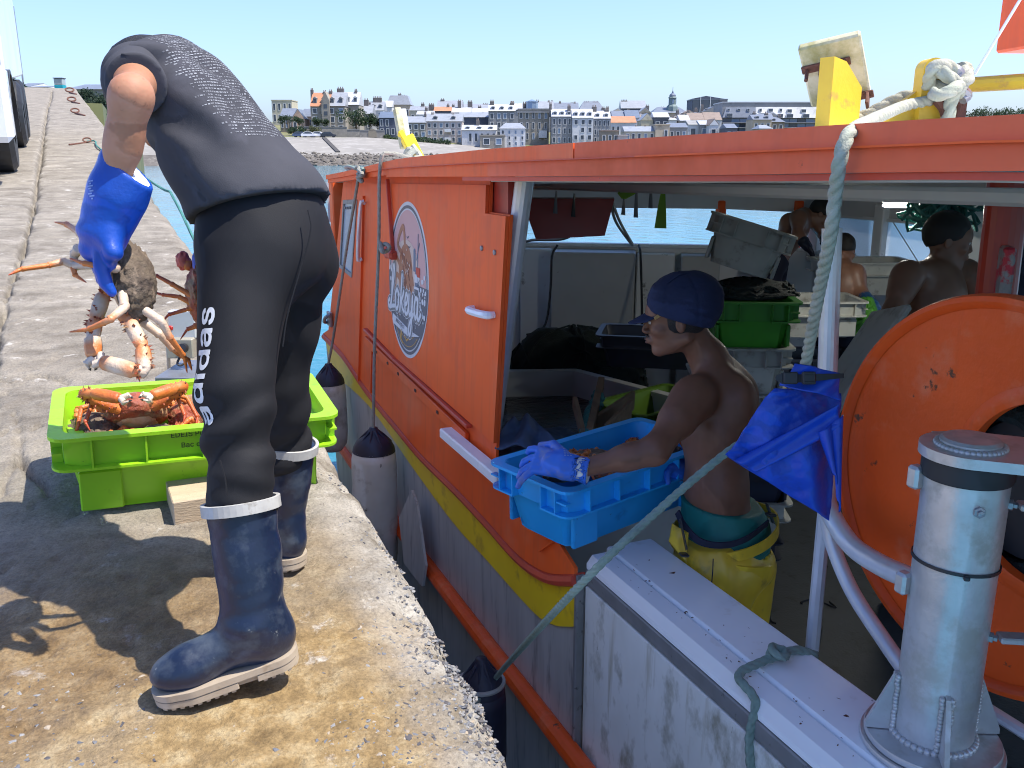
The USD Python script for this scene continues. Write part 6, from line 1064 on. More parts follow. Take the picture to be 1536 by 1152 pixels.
# ------------------------------------------------------------------ blue tarpaulin wrapped round the stanchion
def bil(c00, c10, c11, c01, n, m, f):
    s, t = np.meshgrid(np.linspace(0, 1, n), np.linspace(0, 1, m), indexing='ij'); P = ((1-s)*(1-t))[..., None]*c00+(s*(1-t))[..., None]*c10+(s*t)[..., None]*c11+((1-s)*t)[..., None]*c01; return P+f(s, t)
TP = thing('tarpaulin', 'royal blue tarpaulin strapped round the white stanchion with a black buckle', 'tarpaulin', (1.7, 1.85, 1.9))
fo = lambda s, t: -FW*(.030*np.sin(np.pi*t)*np.sin(np.pi*s)+.014*np.sin(9*t+3*s)*s*(1-s)*2+.010*np.sin(15*(t-.3*s))*s+.012*nz(np.stack([s*3, t*3+s*2, 0*s], -1), 2.2, 3, 6))[..., None]*1.0+UP*(.008*np.sin(3.1*s*2))[..., None]
obj('sheet', sheet(bil(at(1163, 582, 2.14), tc, at(1247, 782, 2.22), at(1262, 590, 2.20), 40, 40, fo), .004), tarp_m, TP, smooth=True)
fo2 = lambda s, t: -FW*(.022*np.sin(np.pi*t)+.01*np.sin(8*t+4*s))[..., None]
obj('upper_fold', sheet(bil(at(1192, 545, 2.12), at(1170, 578, 2.12), at(1262, 600, 2.10), at(1258, 560, 2.10), 22, 30, fo2), .004), tarp_m, TP, smooth=True)
fo3 = lambda s, t: -FW*(.018*np.sin(np.pi*s)+.012*np.sin(7*s+2*t))[..., None]
obj('flap', sheet(bil(at(1100, 690, 2.19), at(1132, 708, 2.20), at(1256, 646, 2.135), at(1256, 606, 2.12), 26, 34, fo3), .004), tarp_m, TP, smooth=True)
obj('hanging_strip', sheet(bil(at(1228, 648, 2.13), at(1262, 622, 2.13), at(1257, 768, 2.13), at(1247, 700, 2.12), 20, 24, lambda s, t: -FW*(.015*np.sin(np.pi*s)+.008*np.sin(9*s))[..., None]), .004), tarp_m, TP, smooth=True)
sp_ = obj('strap', sheet(bil(at(1172, 562, 2.11), at(1172, 576, 2.11), at(1266, 567, 2.09), at(1266, 560, 2.09), 4, 24, lambda s, t: -FW*(.022*np.sin(np.pi*t))[..., None]), .004), black_rub, TP)
bo = at(1200, 567, 2.07); Rb = np.stack([RT, UP, -FW], 1)
obj('buckle', cat([bx(bo-RT*.022, (.034, .028, .012), Rb, .003), bx(bo+RT*.020, (.030, .030, .014), Rb, .003), bx(bo+RT*.02+UP*.011-FW*.004, (.026, .005, .014), Rb, .001), bx(bo+RT*.02-UP*.011-FW*.004, (.026, .005, .014), Rb, .001), hull([bo-RT*.040+UP*.012, bo-RT*.040-UP*.012, bo-RT*.055+UP*.006, bo-RT*.055-UP*.006, bo-RT*.04+UP*.012+FW*.008, bo-RT*.04-UP*.012+FW*.008, bo-RT*.055+FW*.008])]), black_pl, sp_)
# ------------------------------------------------------------------ scale behind the crate
q = atq(262, 545); T = thing('weighing_scale', 'small weighing scale with a clear card cover and a knob behind the lime green crate', 'scale', q); w_ = 3.05
S = lambda x, y, dx, dy, dz, w=w_: bx(at(x, y, w), (dx/F*w, dz, dy/F*w), np.stack([RT, HZ, [0, 0, 1]], 1), .004)
obj('display_housing', S(273, 521, 40, 30, .05), M('beige_metal_box', (.30, .28, .22), None, 9, .5), T); obj('knob', lathe([(0, 0), (.016, 0), (.014, .02), (0, .022)], 16, np.stack([RT, UP, -FW], 1), at(276, 522, 3.02)), black_pl, T)
obj('clear_cover', S(275, 486, 40, 42, .03), M('milky_plastic', (.50, .52, .52), None, 5, .25), T); obj('card', S(278, 479, 30, 14, .034), white_paint, T); obj('blue_print', S(278, 477, 22, 3, .036), M('blue_ink', (.03, .06, .3), None, 4, .6), T); obj('red_label', S(257, 491, 9, 7, .036), red_pl, T)
obj('frame_leg', tube([at(251, 500, 3.1), atq(254, 566, .0)], .007, 8), steel, T); obj('frame_leg', tube([at(298, 500, 3.1), atq(302, 560)], .007, 8), steel, T); obj('tray', S(285, 556, 64, 8, .25), steel, T); obj('cable', tube([at(270, 535, 3.03), at(266, 545, 3.02), at(272, 548, 3.02), at(282, 540, 3.03)], .004, 6, 5), black_rub, T)
# ------------------------------------------------------------------ people
nrm = lambda v: A(v, float)/np.linalg.norm(v)
def head_prims(c, f, u, s=1.):
    f = nrm(f); u = nrm(A(u, float)-f*(A(u, float)@f)); l = np.cross(u, f); B_ = np.stack([f, l, u], 1); c = A(c, float); g = lambda *p: c+B_@A(p)*s
    P = [ell(g(-.008, 0, .036), A([.098, .076, .096])*s, B_, .02), ell(g(.030, 0, -.050), A([.066, .056, .064])*s, B_, .03), ell(g(.060, 0, .030), A([.042, .062, .05])*s, B_, .03), cap(g(.074, -.012, -.097), g(.074, .012, -.097), .017*s, k=.022),
         cap(g(-.03, .048, -.055), g(.06, .02, -.098), .018*s, .014*s, .02), cap(g(-.03, -.048, -.055), g(.06, -.02, -.098), .018*s, .014*s, .02),
         cap(g(.092, 0, .020), g(.111, 0, -.026), .0080*s, .0100*s, .012), ell(g(.103, .013, -.030), A([.012, .008, .0085])*s, B_, .008), ell(g(.103, -.013, -.030), A([.012, .008, .0085])*s, B_, .008),
         cap(g(.086, .012, .032), g(.070, .050, .030), .010*s, k=.014), cap(g(.086, -.012, .032), g(.070, -.050, .030), .010*s, k=.014), ell(g(.062, .042, -.022), A([.026, .024, .022])*s, B_, .02), ell(g(.062, -.042, -.022), A([.026, .024, .022])*s, B_, .02),
         ell(g(.092, 0, -.058), A([.016, .030, .016])*s, B_, .012), ell(g(.102, 0, -.0545), A([.009, .022, .0055])*s, B_, .003), ell(g(.100, 0, -.0665), A([.009, .019, .0062])*s, B_, .003),
         cut(g(.100, .031, .008), A([.016, .015, .010])*s, B_, .008), cut(g(.100, -.031, .008), A([.016, .015, .010])*s, B_, .008)]
    for q in (1, -1):
        P += [ell(g(-.012, q*.076, -.002), A([.018, .008, .031])*s, B_, .006), cut(g(-.006, q*.087, -.002), A([.009, .006, .017])*s, B_, .004)]
    return P, g, B_
def face_bits(T, g, B_, s, iris=True, hair=None, hair_cut=None, beard=False):
    for q in (1, -1):
        e = obj('eye', ((tri(trimesh.creation.icosphere(2, .0125*s))[0]+g(.0835, q*.031, .008)), tri(trimesh.creation.icosphere(2, 1))[1]), eye_m, T, smooth=True)
        obj('iris', ((tri(trimesh.creation.icosphere(2, .0066*s))[0]+g(.0905, q*.031, .008)), tri(trimesh.creation.icosphere(2, 1))[1]), iris_m, e, smooth=True)
        obj('eyelid', tube([g(.082, q*.046, .010), g(.0935, q*.038, .0165), g(.096, q*.030, .018), g(.0945, q*.021, .0135), g(.093, q*.017, .009)], .0032*s, 6, 4), skin_d if s > .99 else skin_m, T)
        obj('eyebrow', tube([g(.093, q*.014, .034), g(.092, q*.034, .040), g(.076, q*.052, .034)], [.003*s, .0045*s, .002*s], 6, 4), hair_m, T)
def hair_mesh(g, B_, s, lo=.005, seed=0, h=.008, thick=.010):
    n = B_
    pr = [ell(g(-.010, 0, .038), A([.100, .078, .098])*s, B_, .02)]
    c0 = g(0, 0, 0)
    def cf(G): q = (G-c0)@B_; return np.maximum(-(q[..., 2]-(lo+np.where(q[..., 0] > 0, (q[..., 0]/.09)**2*.075, q[..., 0]*.55)*s)), q[..., 0]-.088*s)
    return surf(pr, h, thick*s*.6, lambda G: nz(G, 45, 2, seed)*.003, cutf=cf)
def limbs(J, s=1., fat=1.):
    P = []
    for q in 'LR':
        if 'el'+q in J:
            a, e, w_ = J['sh'+q], J['el'+q], J['wr'+q]; P += [cap(a, a+(e-a)*.45, .058*s*fat, .054*s*fat, .03), cap(a+(e-a)*.35, e, .053*s*fat, .040*s, .03), ell(a+(e-a)*.12, A([.064, .064, .064])*s*fat, k=.03), cap(e, e+(w_-e)*.4, .037*s, .042*s, .045), cap(e+(w_-e)*.3, w_, .040*s, .027*s, .02)]
    return P
def mitt(W, K, T_, s=1., spread=None, curl=.5, side=None, thumb=None):
    """a hand: wrist W, knuckle centre K, direction of the fingertips T_; side points across the palm towards the index finger"""
    d = nrm(K-W); sd = nrm(A(side, float)-d*(A(side, float)@d)); n = np.cross(sd, d); L = np.linalg.norm(K-W)
    P = [cap(W, W+d*L*.4, .029*s, .032*s, .02)]
    for i, (o, ln_) in enumerate(((.033, .068), (.011, .078), (-.011, .072), (-.032, .056))):
        k = K+sd*o*s; P.append(cap(W+d*L*.25+sd*o*.55*s, k, .019*s, .0125*s, .010))
        t = nrm(T_-K); d1 = nrm(d*(1-curl)+t*curl); d2 = nrm(t); d3 = nrm(t*1.-d*curl*.7)
        fan = sd*o*3.5*s; a = k+(d1*ln_*.42+fan*.10)*s; b = a+(d2*ln_*.34+fan*.08)*s; c = b+(d3*ln_*.26+fan*.05)*s
        P += [cap(k, a, .0112*s, .0100*s, .004), cap(a, b, .0100*s, .0094*s, .003), cap(b, c, .0094*s, .0078*s, .003)]
    th = A(thumb, float) if thumb is not None else K+sd*.05*s+nrm(T_-K)*.03
    m = W+d*L*.35+sd*.032*s; mid = (m+th)/2+sd*.018*s; P += [cap(m, mid, .018*s, .0135*s, .012), cap(mid, th, .0135*s, .010*s, .006)]
    return P
HN = A([0, 0, 1.])
def boot(T, heel, yaw, pitch, top, s=1., seed=0):
    Rl = rotz(yaw)@roty(-pitch); heel = A(heel, float); lo = lambda p: (A(p, float)-heel)@Rl/s; G = lambda m: tf((tri(m)[0]*s, tri(m)[1]), Rl, heel)
    t = lo(top); an = A([.062, 0, .115]); ax = nrm(t-an); rt = .071
    pr = [cap(an, t+ax*.03, .052, rt, .03), ell((.052, 0, .072), (.058, .043, .062), k=.03), cap((.075, 0, .085), (.19, 0, .058), .050, .040, .035), ell((.215, 0, .056), (.062, .047, .038), k=.03), cap(an+A([.012, 0, .0]), an+ax*.12+A([.0, 0, 0]), .050, .054, .03)]
    fold = lambda q: .0022*nz(q*A([1, 1, 2.4]), 14, 2, seed)*np.clip((q[..., 2]-.06)/.06, 0, 1)+.0012*np.sin(q[..., 2]*95+3*nz(q, 9, 1, seed+3))*np.exp(-((q[..., 2]-.125)/.04)**2)
    ins = t+ax*.0
    def cf(q): a = (q-ins)@ax; r = np.linalg.norm((q-ins)-a[..., None]*ax, axis=-1); return np.maximum(np.maximum(a, .027-q[..., 2]), -np.maximum(r-(rt-.015), -(a+.03)))
    up = obj('boot', G(surf(pr, .005, 0, fold, cutf=cf)), boot_m, T, smooth=True)
    a_, s1, s2 = frame(ax, (0, 1, 0)); ring = A([t+(rt+.001)*(math.cos(q)*s1+math.sin(q)*s2) for q in np.linspace(0, 2*np.pi, 41)[:-1]])
    obj('boot_rim', G(sweep(ring-ax*.008, lambda i, L: A([[-.004, -.012], [.004, -.012], [.005, 0], [.004, .012], [-.004, .012]])[:, ::1] if False else A([[-.011, -.004], [.011, -.004], [.012, .0], [.011, .004], [-.011, .004]]), True, up0=ax)), rim_m, up)
    ol = unary_union([Point(.047, 0).buffer(.044, 16), Point(.20, .002).buffer(.051, 16), Point(.232, .0).buffer(.045, 16)]).convex_hull; wa = ol.intersection(unary_union([sbox(-1, -1, .085, 1), sbox(.125, -1, 1, 1), sbox(.08, -.037, .13, .037)]))
    sl = [extr(ol.buffer(.003), .013, t=(0, 0, .020)), extr(ol.buffer(.0005), .004, t=(0, 0, .0165)), extr(wa.buffer(.002), .012, t=(0, 0, .005))]
    so = obj('sole', G(cat(sl)), sole_m, up, smooth=30)
    obj('sole_tread', G(cat([extr(sbox(x, -.06, x+.008, .06).intersection(wa), .006, t=(0, 0, 0)) for x in list(np.arange(.005, .085, .016))+list(np.arange(.13, .27, .016)) if sbox(x, -.06, x+.008, .06).intersection(wa).area > 1e-6])), sole_m, so)
    for sg_ in (-1, 1): obj('boot_seam', G(tube([(.02-.0, sg_*.030, .16), an+ax*.16+A([-.046, sg_*.030, 0]), t+A([-.058, sg_*.030, -.03])], .0022, 6, 5)), boot_m, up)
    cs = [A([.012, -.050, .20]), A([.03, -.058, .145]), A([.07, -.060, .125]), A([.10, -.055, .145]), A([.13, -.046, .105])]; obj('boot_crease', G(tube(cs, .0016, 5, 5)), rim_m, up)
    pp = obj('heel_spur', G(bx((.004, 0, .085), (.012, .022, .006), b=.002)), boot_m, up)
    return up
# ---- 1: the bending man
M1 = thing('person', 'person in charcoal T-shirt, black jogging trousers and navy boots bending over the lime green crate', 'person', atq(350, 960))
J = dict(shL=at(207, 112, 1.84), elL=at(197, 144, 1.585), wrL=at(166, 330, 1.665), shR=at(276, 122, 2.08), elR=at(312, 245, 2.16), wrR=at(318, 360, 2.12))
spn = nrm(at(262, 112, 1.94)-at(395, 325, 1.91)); dep = nrm(FW-spn*(FW@spn)); lat = np.cross(dep, spn); Bt = np.stack([spn, lat, dep], 1)
tors = [ell(at(396, 340, 1.93), (.12, .128, .155), Bt, .05), ell(at(360, 270, 1.91), (.15, .108, .145), Bt, .06), ell(at(314, 192, 1.91), (.16, .106, .165), Bt, .05), ell(at(272, 142, 1.94), (.098, .088, .160), Bt, .05), cap(J['shL'], J['shR'], .052, k=.04)]
HL, KL, CL, AL = at(368, 385, 1.85), at(352, 585, 1.80), at(362, 735, 1.80), at(402, 940, 1.845); HR, KR, CR_, AR = at(436, 380, 2.02), at(416, 585, 2.12), at(424, 680, 2.20), at(434, 815, 2.31)
legs1 = [cap(HL, KL, .094, .066, .05), cap(KL, CL, .066, .058, .03), cap(CL, AL, .056, .036, .02), cap(HR, KR, .094, .064, .05), cap(KR, CR_, .064, .056, .03), cap(CR_, AR, .055, .036, .02)]
hf = nrm(-UP*.75-RT*.6+FW*.25); hp, hg, hB = head_prims(at(232, 142, 2.06), hf, nrm(-RT*.6+UP*.5+FW*.1), .97)
neck1 = [cap(at(266, 118, 2.0), at(240, 134, 2.05), .058, .052, .04)]
kL = at(132, 385, 1.685); kR = at(305, 392, 2.1)
hand1 = mitt(J['wrL'], at(146, 368, 1.675), at(158, 412, 1.70), 1.0, curl=.6, side=-FW*.7+RT*.7, thumb=at(166, 396, 1.66)); hand1R = mitt(J['wrR'], at(312, 396, 2.11), at(306, 430, 2.11), .95, side=-FW, thumb=at(296, 415, 2.08))
obj('body', surf([(p[0], p[1], p[2]*.90, p[3], p[4]) if p[0] == 'e' else p for p in tors]+legs1+hp+neck1+limbs({k: v for k, v in J.items() if k[-1] == 'L'}, .84, .84)+limbs({k: v for k, v in J.items() if k[-1] == 'R'}, 1.0, .98)+hand1+hand1R, .011, -.004, fine=((at(140, 60, 1.5)-A([.2, .3, .75]), at(240, 60, 1.8)+A([.1, .1, .05])), .0075)), skin_l, M1, smooth=True)
obj('hair', hair_mesh(hg, hB, .97, seed=2), hair_m, M1, smooth=True); face_bits(M1, hg, hB, .97)
# T-shirt
hemp = at(396, 312, 1.91); hemn = nrm(spn*.55+UP*.85-dep*.12)
slv = [cap(J['shL'], J['shL']+(J['elL']-J['shL'])*.55, .066, .064, .04), cap(J['shR'], J['shR']+(J['elR']-J['shR'])*.55, .066, .062, .04)]
tee = tors+[ell(at(399, 318, 1.91), (.10, .124, .155), Bt, .05), ell(at(340, 254, 1.88), (.15, .088, .115), Bt, .05)]+[cap(at(266, 118, 2.0), at(252, 126, 2.03), .060, .062, .03)]
aL, aR = nrm(J['elL']-J['shL']), nrm(J['elR']-J['shR']); sL, sR = J['shL']+(J['elL']-J['shL'])*.50, J['shR']+(J['elR']-J['shR'])*.5
def teecut(G):
    return -((G-hemp)@hemn)
def teefold(G):
    q = (G-hemp)@Bt; rdg = 1-np.abs(np.sin(q[..., 1]*17+q[..., 0]*9+2.6*nz(q*A([.5, 1, 1]), 6, 2, 21)))**.55; rdg = .015*rdg*np.clip(nz(q, 5, 2, 22)*1.8+.55, 0, 1); low = np.clip(1-np.abs(q[..., 0]-.05)/.22, 0, 1)
    d1 = q[..., 0]*.35+q[..., 1]*1.0
    return rdg+.0075*nz(np.stack([q[..., 0]*1.6, q[..., 1]*7+q[..., 0]*4, q[..., 2]*5], -1), 2.2, 2, 3)+.0085*low*np.sin(q[..., 1]*55+q[..., 0]*26+5*nz(q, 5, 2, 8))*np.clip(nz(q, 6, 2, 9)+.35, 0, 1)+.006*np.exp(-((np.linalg.norm(G-J['shL'], axis=-1)-.10)/.05)**2)*np.sin(q[..., 0]*70+q[..., 1]*40)
teem = surf(tee, .0075, .008, teefold, cutf=teecut); TS = obj('t_shirt', teem, tee_m, M1, smooth=True)
for sp0, s_, a, k_ in ((J['shL'], sL, aL, 0), (J['shR'], sR, aR, 1)):
    obj('sleeve', surf([cap(sp0-a*.03, s_+a*.05, .054, .054, .03), ell(sp0+spn*-.02, (.068, .060, .068), Bt, .03)], .006, .004, lambda G: .006*np.sin((G-s_)@a*60+(G@RT)*30)*np.clip(nz(G, 9, 2, 4)+.4, 0, 1), cutf=lambda G: (G-s_)@a), tee_m, TS, smooth=True)
# the hem
hm = []
for a in np.linspace(0, 2*np.pi, 72, endpoint=False):
    pass
# worn print on the back: rows of small lettering, too worn to read
rows = []; rp = np.random.default_rng(12)
for i in range(42):
    x = -.15+i*.0072; wdt = .045+.055*math.sin(math.pi*(i+2)/46)+rp.uniform(-.014, .014); y = -wdt
    while y < wdt:
        L = rp.uniform(.0016, .007); rows.append(sbox(x, y, x+rp.uniform(.0018, .0034), min(y+L, wdt))) if rp.random() < .88 else None; y += L+rp.uniform(.0016, .0032)
pb = subdiv(extr(unary_union(rows), .0006), .012)
pn_ = nrm(lat*.72-dep*.55) if (lat@UP) > 0 else nrm(-lat*.72-dep*.55); px1 = nrm(-spn+pn_*(spn@pn_)); py1 = np.cross(pn_, px1)
obj('back_print', drape(pb, at(318, 140, 1.86), px1, py1, pn_, teem, .0005), print_m, TS)
# trousers
tro = [ell(at(396, 337, 1.93), (.125, .132, .160), Bt, .05), ell(at(438, 372, 2.02), (.10, .074, .10), Bt, .06), ell(at(404, 380, 1.88), (.10, .092, .09), Bt, .06), cap(HL, KL, .091, .069, .045), cap(KL, CL, .068, .060, .03), cap(CL, CL+(AL-CL)*.12, .058, .054, .02), cap(HR, KR, .090, .066, .03), cap(KR, CR_, .068, .060, .03), cap(CR_, CR_+(AR-CR_)*.1, .056, .052, .02)]
wst = at(385, 285, 1.91)
def trofold(G):
    u_ = (G-C)@RT; v_ = (G-C)@UP; d = .0065*np.sin(v_*34+u_*26+4.5*nz(G*A([1, 1, .6]), 5, 2, 11))*np.clip(nz(G*A([1, 1, .5]), 4.5, 2, 12)+.25, 0, 1)
    for K, Cc, H_ in ((KL, CL, HL), (KR, CR_, HR)):
        a = nrm(Cc-K); x = (G-K)@a; q = G-K; rr_ = np.linalg.norm(q-x[..., None]*a, axis=-1); near = np.exp(-(rr_/.12)**4)
        d += near*(.0085*np.sin(x*62+2.2*nz(G, 7, 2, 5)+((G-K)@RT)*22)*np.exp(-((x-.10)/.10)**2)+.006*np.sin(x*100+3*nz(G, 8, 2, 6))*np.exp(-((x-.22)/.06)**2))
    return d+.004*nz(G*A([1, 1, .45]), 9, 2, 7)
crk = [cap(at(462, 318, 1.93), at(440, 470, 1.93), .004, k=.01)]
trm = surf(tro, .0075, .004, trofold, cutf=lambda G: np.maximum((G-wst)@spn-.045, -9)); TR = obj('trousers', trm, jogger_m, M1, smooth=True)
for pts, r in (([(462, 315, 1.80), (466, 345, 1.8), (452, 400, 1.8), (432, 470, 1.8), (424, 520, 1.8)], .0016), ([(330, 690, 1.70), (338, 720, 1.70), (340, 742, 1.70)], .0016)):
    m = tube([at(x, y, w_) for x, y, w_ in pts], r, 5, 6); obj('seam', drape((np.c_[((m[0]-C)@RT), ((m[0]-C)@UP), np.zeros(len(m[0]))]+0, m[1]), C+FW*1.8, RT, UP, -FW, trm, .0005, .6) if 0 else m, jogger_m, TR)
# lettering down the trouser leg
tm_ = tri(meshkit.text_mesh('adidas', .036, .0006, True)); tm_ = subdiv(tm_, .012); L0 = tm_[0][:, 0].max()
ey_t = nrm(at(301, 475, 1.78)-at(306, 628, 1.78)); O_ = at(309, 640, 1.75); nn = nrm(-RT*.80-FW*.60); nn = nrm(nn-ey_t*(nn@ey_t)); ex_t = np.cross(ey_t, nn)
tv = tm_[0].copy(); tv[:, 0] *= .232/L0
obj('leg_lettering', drape((np.c_[-tv[:, 1]+.018, tv[:, 0], tv[:, 2]], tm_[1]), O_, ex_t, ey_t, nn, trm, .0014), adi_m, TR)
# boots, glove
tl = atq(257, 1051); boot(M1, atq(452, 1014)+A([-.0, 0, .045]), math.atan2(*(tl-atq(452, 1014))[1::-1]), -.155, at(361, 752, 1.795), 1.02, 5)
hr = atq(455, 857); boot(M1, hr+A([0, 0, .008]), 2.25, .0, at(431, 664, 2.20), 1.0, 9)
wr = J['wrL']; cuf = at(192, 251, 1.655); gax = nrm(at(158, 335, 1.67)-cuf)
gl = [cap(cuf, at(176, 295, 1.66), .053, .047, .03), cap(at(176, 295, 1.66), at(158, 340, 1.672), .047, .038, .03), cap(at(160, 335, 1.67), at(148, 370, 1.678), .038, .034, .03)]+[tuple([p[0], p[1], p[2], p[3]*1.16+.001, p[4]*1.16+.001, p[5]]) for p in hand1]
tilt_n = nrm(gax*.9-RT*.38+UP*.0)
def glcut(G): a = (G-cuf)@tilt_n; r = np.linalg.norm((G-cuf)-((G-cuf)@gax)[..., None]*gax, axis=-1); return np.maximum(-a, -np.maximum(r-.045, a-.07))
glm = surf(gl, .0045, 0, lambda G: .0022*nz(G, 22, 2, 3)+.0025*np.sin((G-cuf)@gax*120+4*nz(G, 10, 1, 2))*np.exp(-(((G-cuf)@gax-.15)/.04)**2), cutf=glcut); GL = obj('glove', glm, glove_m, M1, smooth=True)
a_, s1, s2 = frame(gax); ln_ring = [cuf+gax*0+(.0455+.0008*(k % 2))*(math.cos(q)*s1+math.sin(q)*s2) for k, q in enumerate(np.linspace(0, 2*np.pi, 60, endpoint=False))]
ln_ring = A([p-gax*((p-cuf)@tilt_n)/(gax@tilt_n) for p in ln_ring]); obj('glove_lining', loft([ln_ring+gax*.002, ln_ring+gax*.05, (ln_ring-cuf)*.93+cuf+gax*.05, (ln_ring-cuf)*.93+cuf+gax*.003]), cuff_m, GL)
gpr = subdiv(extr(unary_union([sbox(x, -.002-.006*(i % 2), x+.0025, .004+.004*((i*7) % 3)) for i, x in enumerate(np.arange(0, .034, .0045))]), .0004), .006)
obj('glove_print', drape(gpr, at(146, 300, 1.62), nrm(UP-RT*.1), nrm(-RT), nrm(-FW*.8-RT*.6), glm, .0008), M('pale_blue_print', (.25, .33, .6), None, 9, .6), GL)
obj('glove', surf([cap(at(322, 330, 2.13), J['wrR'], .048, .038, .03)]+[tuple([p[0], p[1], p[2], p[3]*1.15+.001, p[4]*1.15+.001, p[5]]) for p in hand1R], .006), glove_m, M1, smooth=True)
# ---- 2: the man in the navy cap
M2 = thing('person', 'bare-chested person in a navy cap, teal shorts and yellow oilskins holding the blue crate', 'person', (2.05, 2.85, .85))
f2 = nrm(-RT*.97+FW*.20-A([0, 0, .06])); h2 = at(1016, 480, 3.0); hp, hg, hB = head_prims(h2, f2, HN+f2*.05, 1.0)
J = dict(shL=at(1044, 592, 2.95), elL=at(982, 676, 2.80), wrL=at(868, 704, 2.83), shR=at(1100, 582, 3.26), elR=at(1075, 690, 3.36), wrR=at(1018, 705, 3.22))
fb = -RT; Bb = np.stack([fb, FW*math.cos(PIT)+UP*math.sin(PIT), HN], 1); Bb = np.linalg.qr(Bb)[0]; Bb = Bb*np.sign(np.diag(Bb.T@np.stack([fb, FW, HN], 1)))
tors2 = [ell(at(1085, 800, 3.15), (.125, .165, .13), Bb, .05), ell(at(1074, 728, 3.12), (.112, .148, .15), Bb, .06), ell(at(1075, 640, 3.11), (.128, .172, .16), Bb, .06), ell(at(1078, 585, 3.11), (.105, .17, .09), Bb, .05), cap(J['shL'], J['shR'], .058, k=.05), ell(at(1110, 605, 3.00), (.05, .07, .09), Bb, .05), ell(at(1116, 600, 3.22), (.05, .07, .09), Bb, .05), cap(at(1072, 560, 3.02), at(1062, 535, 3.04), .055, .05, .05), cap(at(1090, 562, 3.2), at(1066, 535, 3.08), .055, .05, .05),
        cap(at(1066, 545, 3.07), at(1030, 490, 3.01), .060, .055, .03)]
dk = .85; hipL, hipR = at(1072, 850, 3.05), at(1112, 848, 3.28); ftL, ftR = A([hipL[0]+.02, hipL[1]-.05, dk]), A([hipR[0]+.05, hipR[1]+.05, dk])
leg2 = [cap(hipL, (hipL+ftL)/2, .09, .06, .04), cap((hipL+ftL)/2, ftL+A([0, 0, .08]), .058, .04, .02), cap(hipR, (hipR+ftR)/2, .09, .06, .04), cap((hipR+ftR)/2, ftR+A([0, 0, .08]), .058, .04, .02)]
KH = at(806, 690, 2.90); hd2 = mitt(at(858, 702, 2.835), KH, at(764, 716, 2.96), 1.05, curl=.7, side=nrm(UP*.9+FW*.45), thumb=at(812, 668, 2.97)); hd2R = mitt(J['wrR'], at(1000, 700, 3.2), at(992, 725, 3.2), 1.0, side=FW, thumb=at(1002, 690, 3.24))
lo_, hi_ = np.minimum(h2-.16, h2-.16), h2+.16
obj('body', surf(tors2+limbs(J, 1.03, 1.06)+leg2+hp+hd2+hd2R, .0105, -.001, fine=((lo_, hi_), .0035)), skin_d, M2, smooth=True)
face_bits(M2, hg, hB, 1.0)
bs = [ell(hg(.030, 0, -.054), (.069, .059, .066), hB, .03), cap(hg(.074, -.012, -.098), hg(.074, .012, -.098), .0185, k=.02), cap(hg(-.03, .048, -.055), hg(.06, .02, -.099), .0195, .0155, .02), cap(hg(-.03, -.048, -.055), hg(.06, -.02, -.099), .0195, .0155, .02)]
def bc(G): q = (G-h2)@hB; return np.maximum(np.maximum(q[..., 2]+.060-.55*np.clip(.045-q[..., 0], 0, .06), -q[..., 0]-.012), .0)+np.where((np.abs(q[..., 1]) < .03) & (q[..., 2] > -.078) & (q[..., 0] > .07), .02, 0)
bmm = surf(bs, .0035, .0002, lambda G: .0012*nz(G, 160, 2, 3), cutf=bc); obj('beard', bmm, beard_m, M2, smooth=True)
obj('moustache', tube([hg(.088, -.026, -.052), hg(.1045, -.010, -.0445), hg(.1055, 0, -.0435), hg(.1045, .010, -.0445), hg(.088, .026, -.052)], [.003, .0042, .003, .0042, .003], 7, 4), beard_m, M2)
obj('lips', cat([tube([hg(.094, -.021, -.0605), hg(.109, -.008, -.0555), hg(.1085, .0, -.0565), hg(.109, .008, -.0555), hg(.094, .021, -.0605)], [.002, .0044, .002], 7, 4), tube([hg(.094, -.020, -.0615), hg(.107, 0, -.0670), hg(.094, .020, -.0615)], [.002, .0052, .002], 7, 4)]), lip_m, M2, smooth=True)
cpn = nrm(hB@A([-.36, 0, .93])); cpo = hg(.066, 0, .036)
cp = [ell(hg(-.028, 0, .075), (.122, .096, .088), hB, .03), ell(hg(-.06, 0, .045), (.088, .088, .095), hB, .04), cap(hg(.032, -.036, .062), hg(.032, .036, .062), .046, k=.03), ell(hg(-.016, 0, .03), (.101, .086, .10), hB, .03)]
CP_ = obj('cap', surf(cp, .005, .001, lambda G: .0042*nz(G*A([1, 1, 2.2]), 20, 3, 5)+.0018*np.abs(np.sin(np.arctan2((G-h2)@hB[:, 1], (G-h2)@hB[:, 0]+.02)*3)).clip(0, .25)*-4+.0035, cutf=lambda G: -((G-cpo)@cpn)), cap_m, M2, smooth=True)
bd = nrm(hB@A([.95, 0, -.36])); bu = nrm(np.cross(bd, hB[:, 1])); bu = bu if bu[2] > 0 else -bu; bn = hB[:, 1]
xs = np.linspace(-1, 1, 17); us_ = np.linspace(0, 1, 8); BM = A([[hg(.056, 0, .051)+bn*.078*x*(1-.18*u_)+bd*(u_*.118*(1-.35*x*x)-.022*x*x)-bu*.018*x*x*(1-.2*u_)-bu*.006*u_*u_ for x in xs] for u_ in us_]); obj('cap_peak', sheet(BM, .005), cap_m, CP_, smooth=True)
obj('cap_band', tube(A([cpo+cpn*.006+(hg(-.012, 0, .03)-cpo-cpn*((hg(-.012, 0, .03)-cpo)@cpn))+(.101*math.cos(q)*nrm(hB[:, 0]-cpn*(hB[:, 0]@cpn))+.086*math.sin(q)*hB[:, 1]) for q in np.linspace(0, 2*np.pi, 40, endpoint=False)]), .006, 6, 0, True), cap_m, CP_)
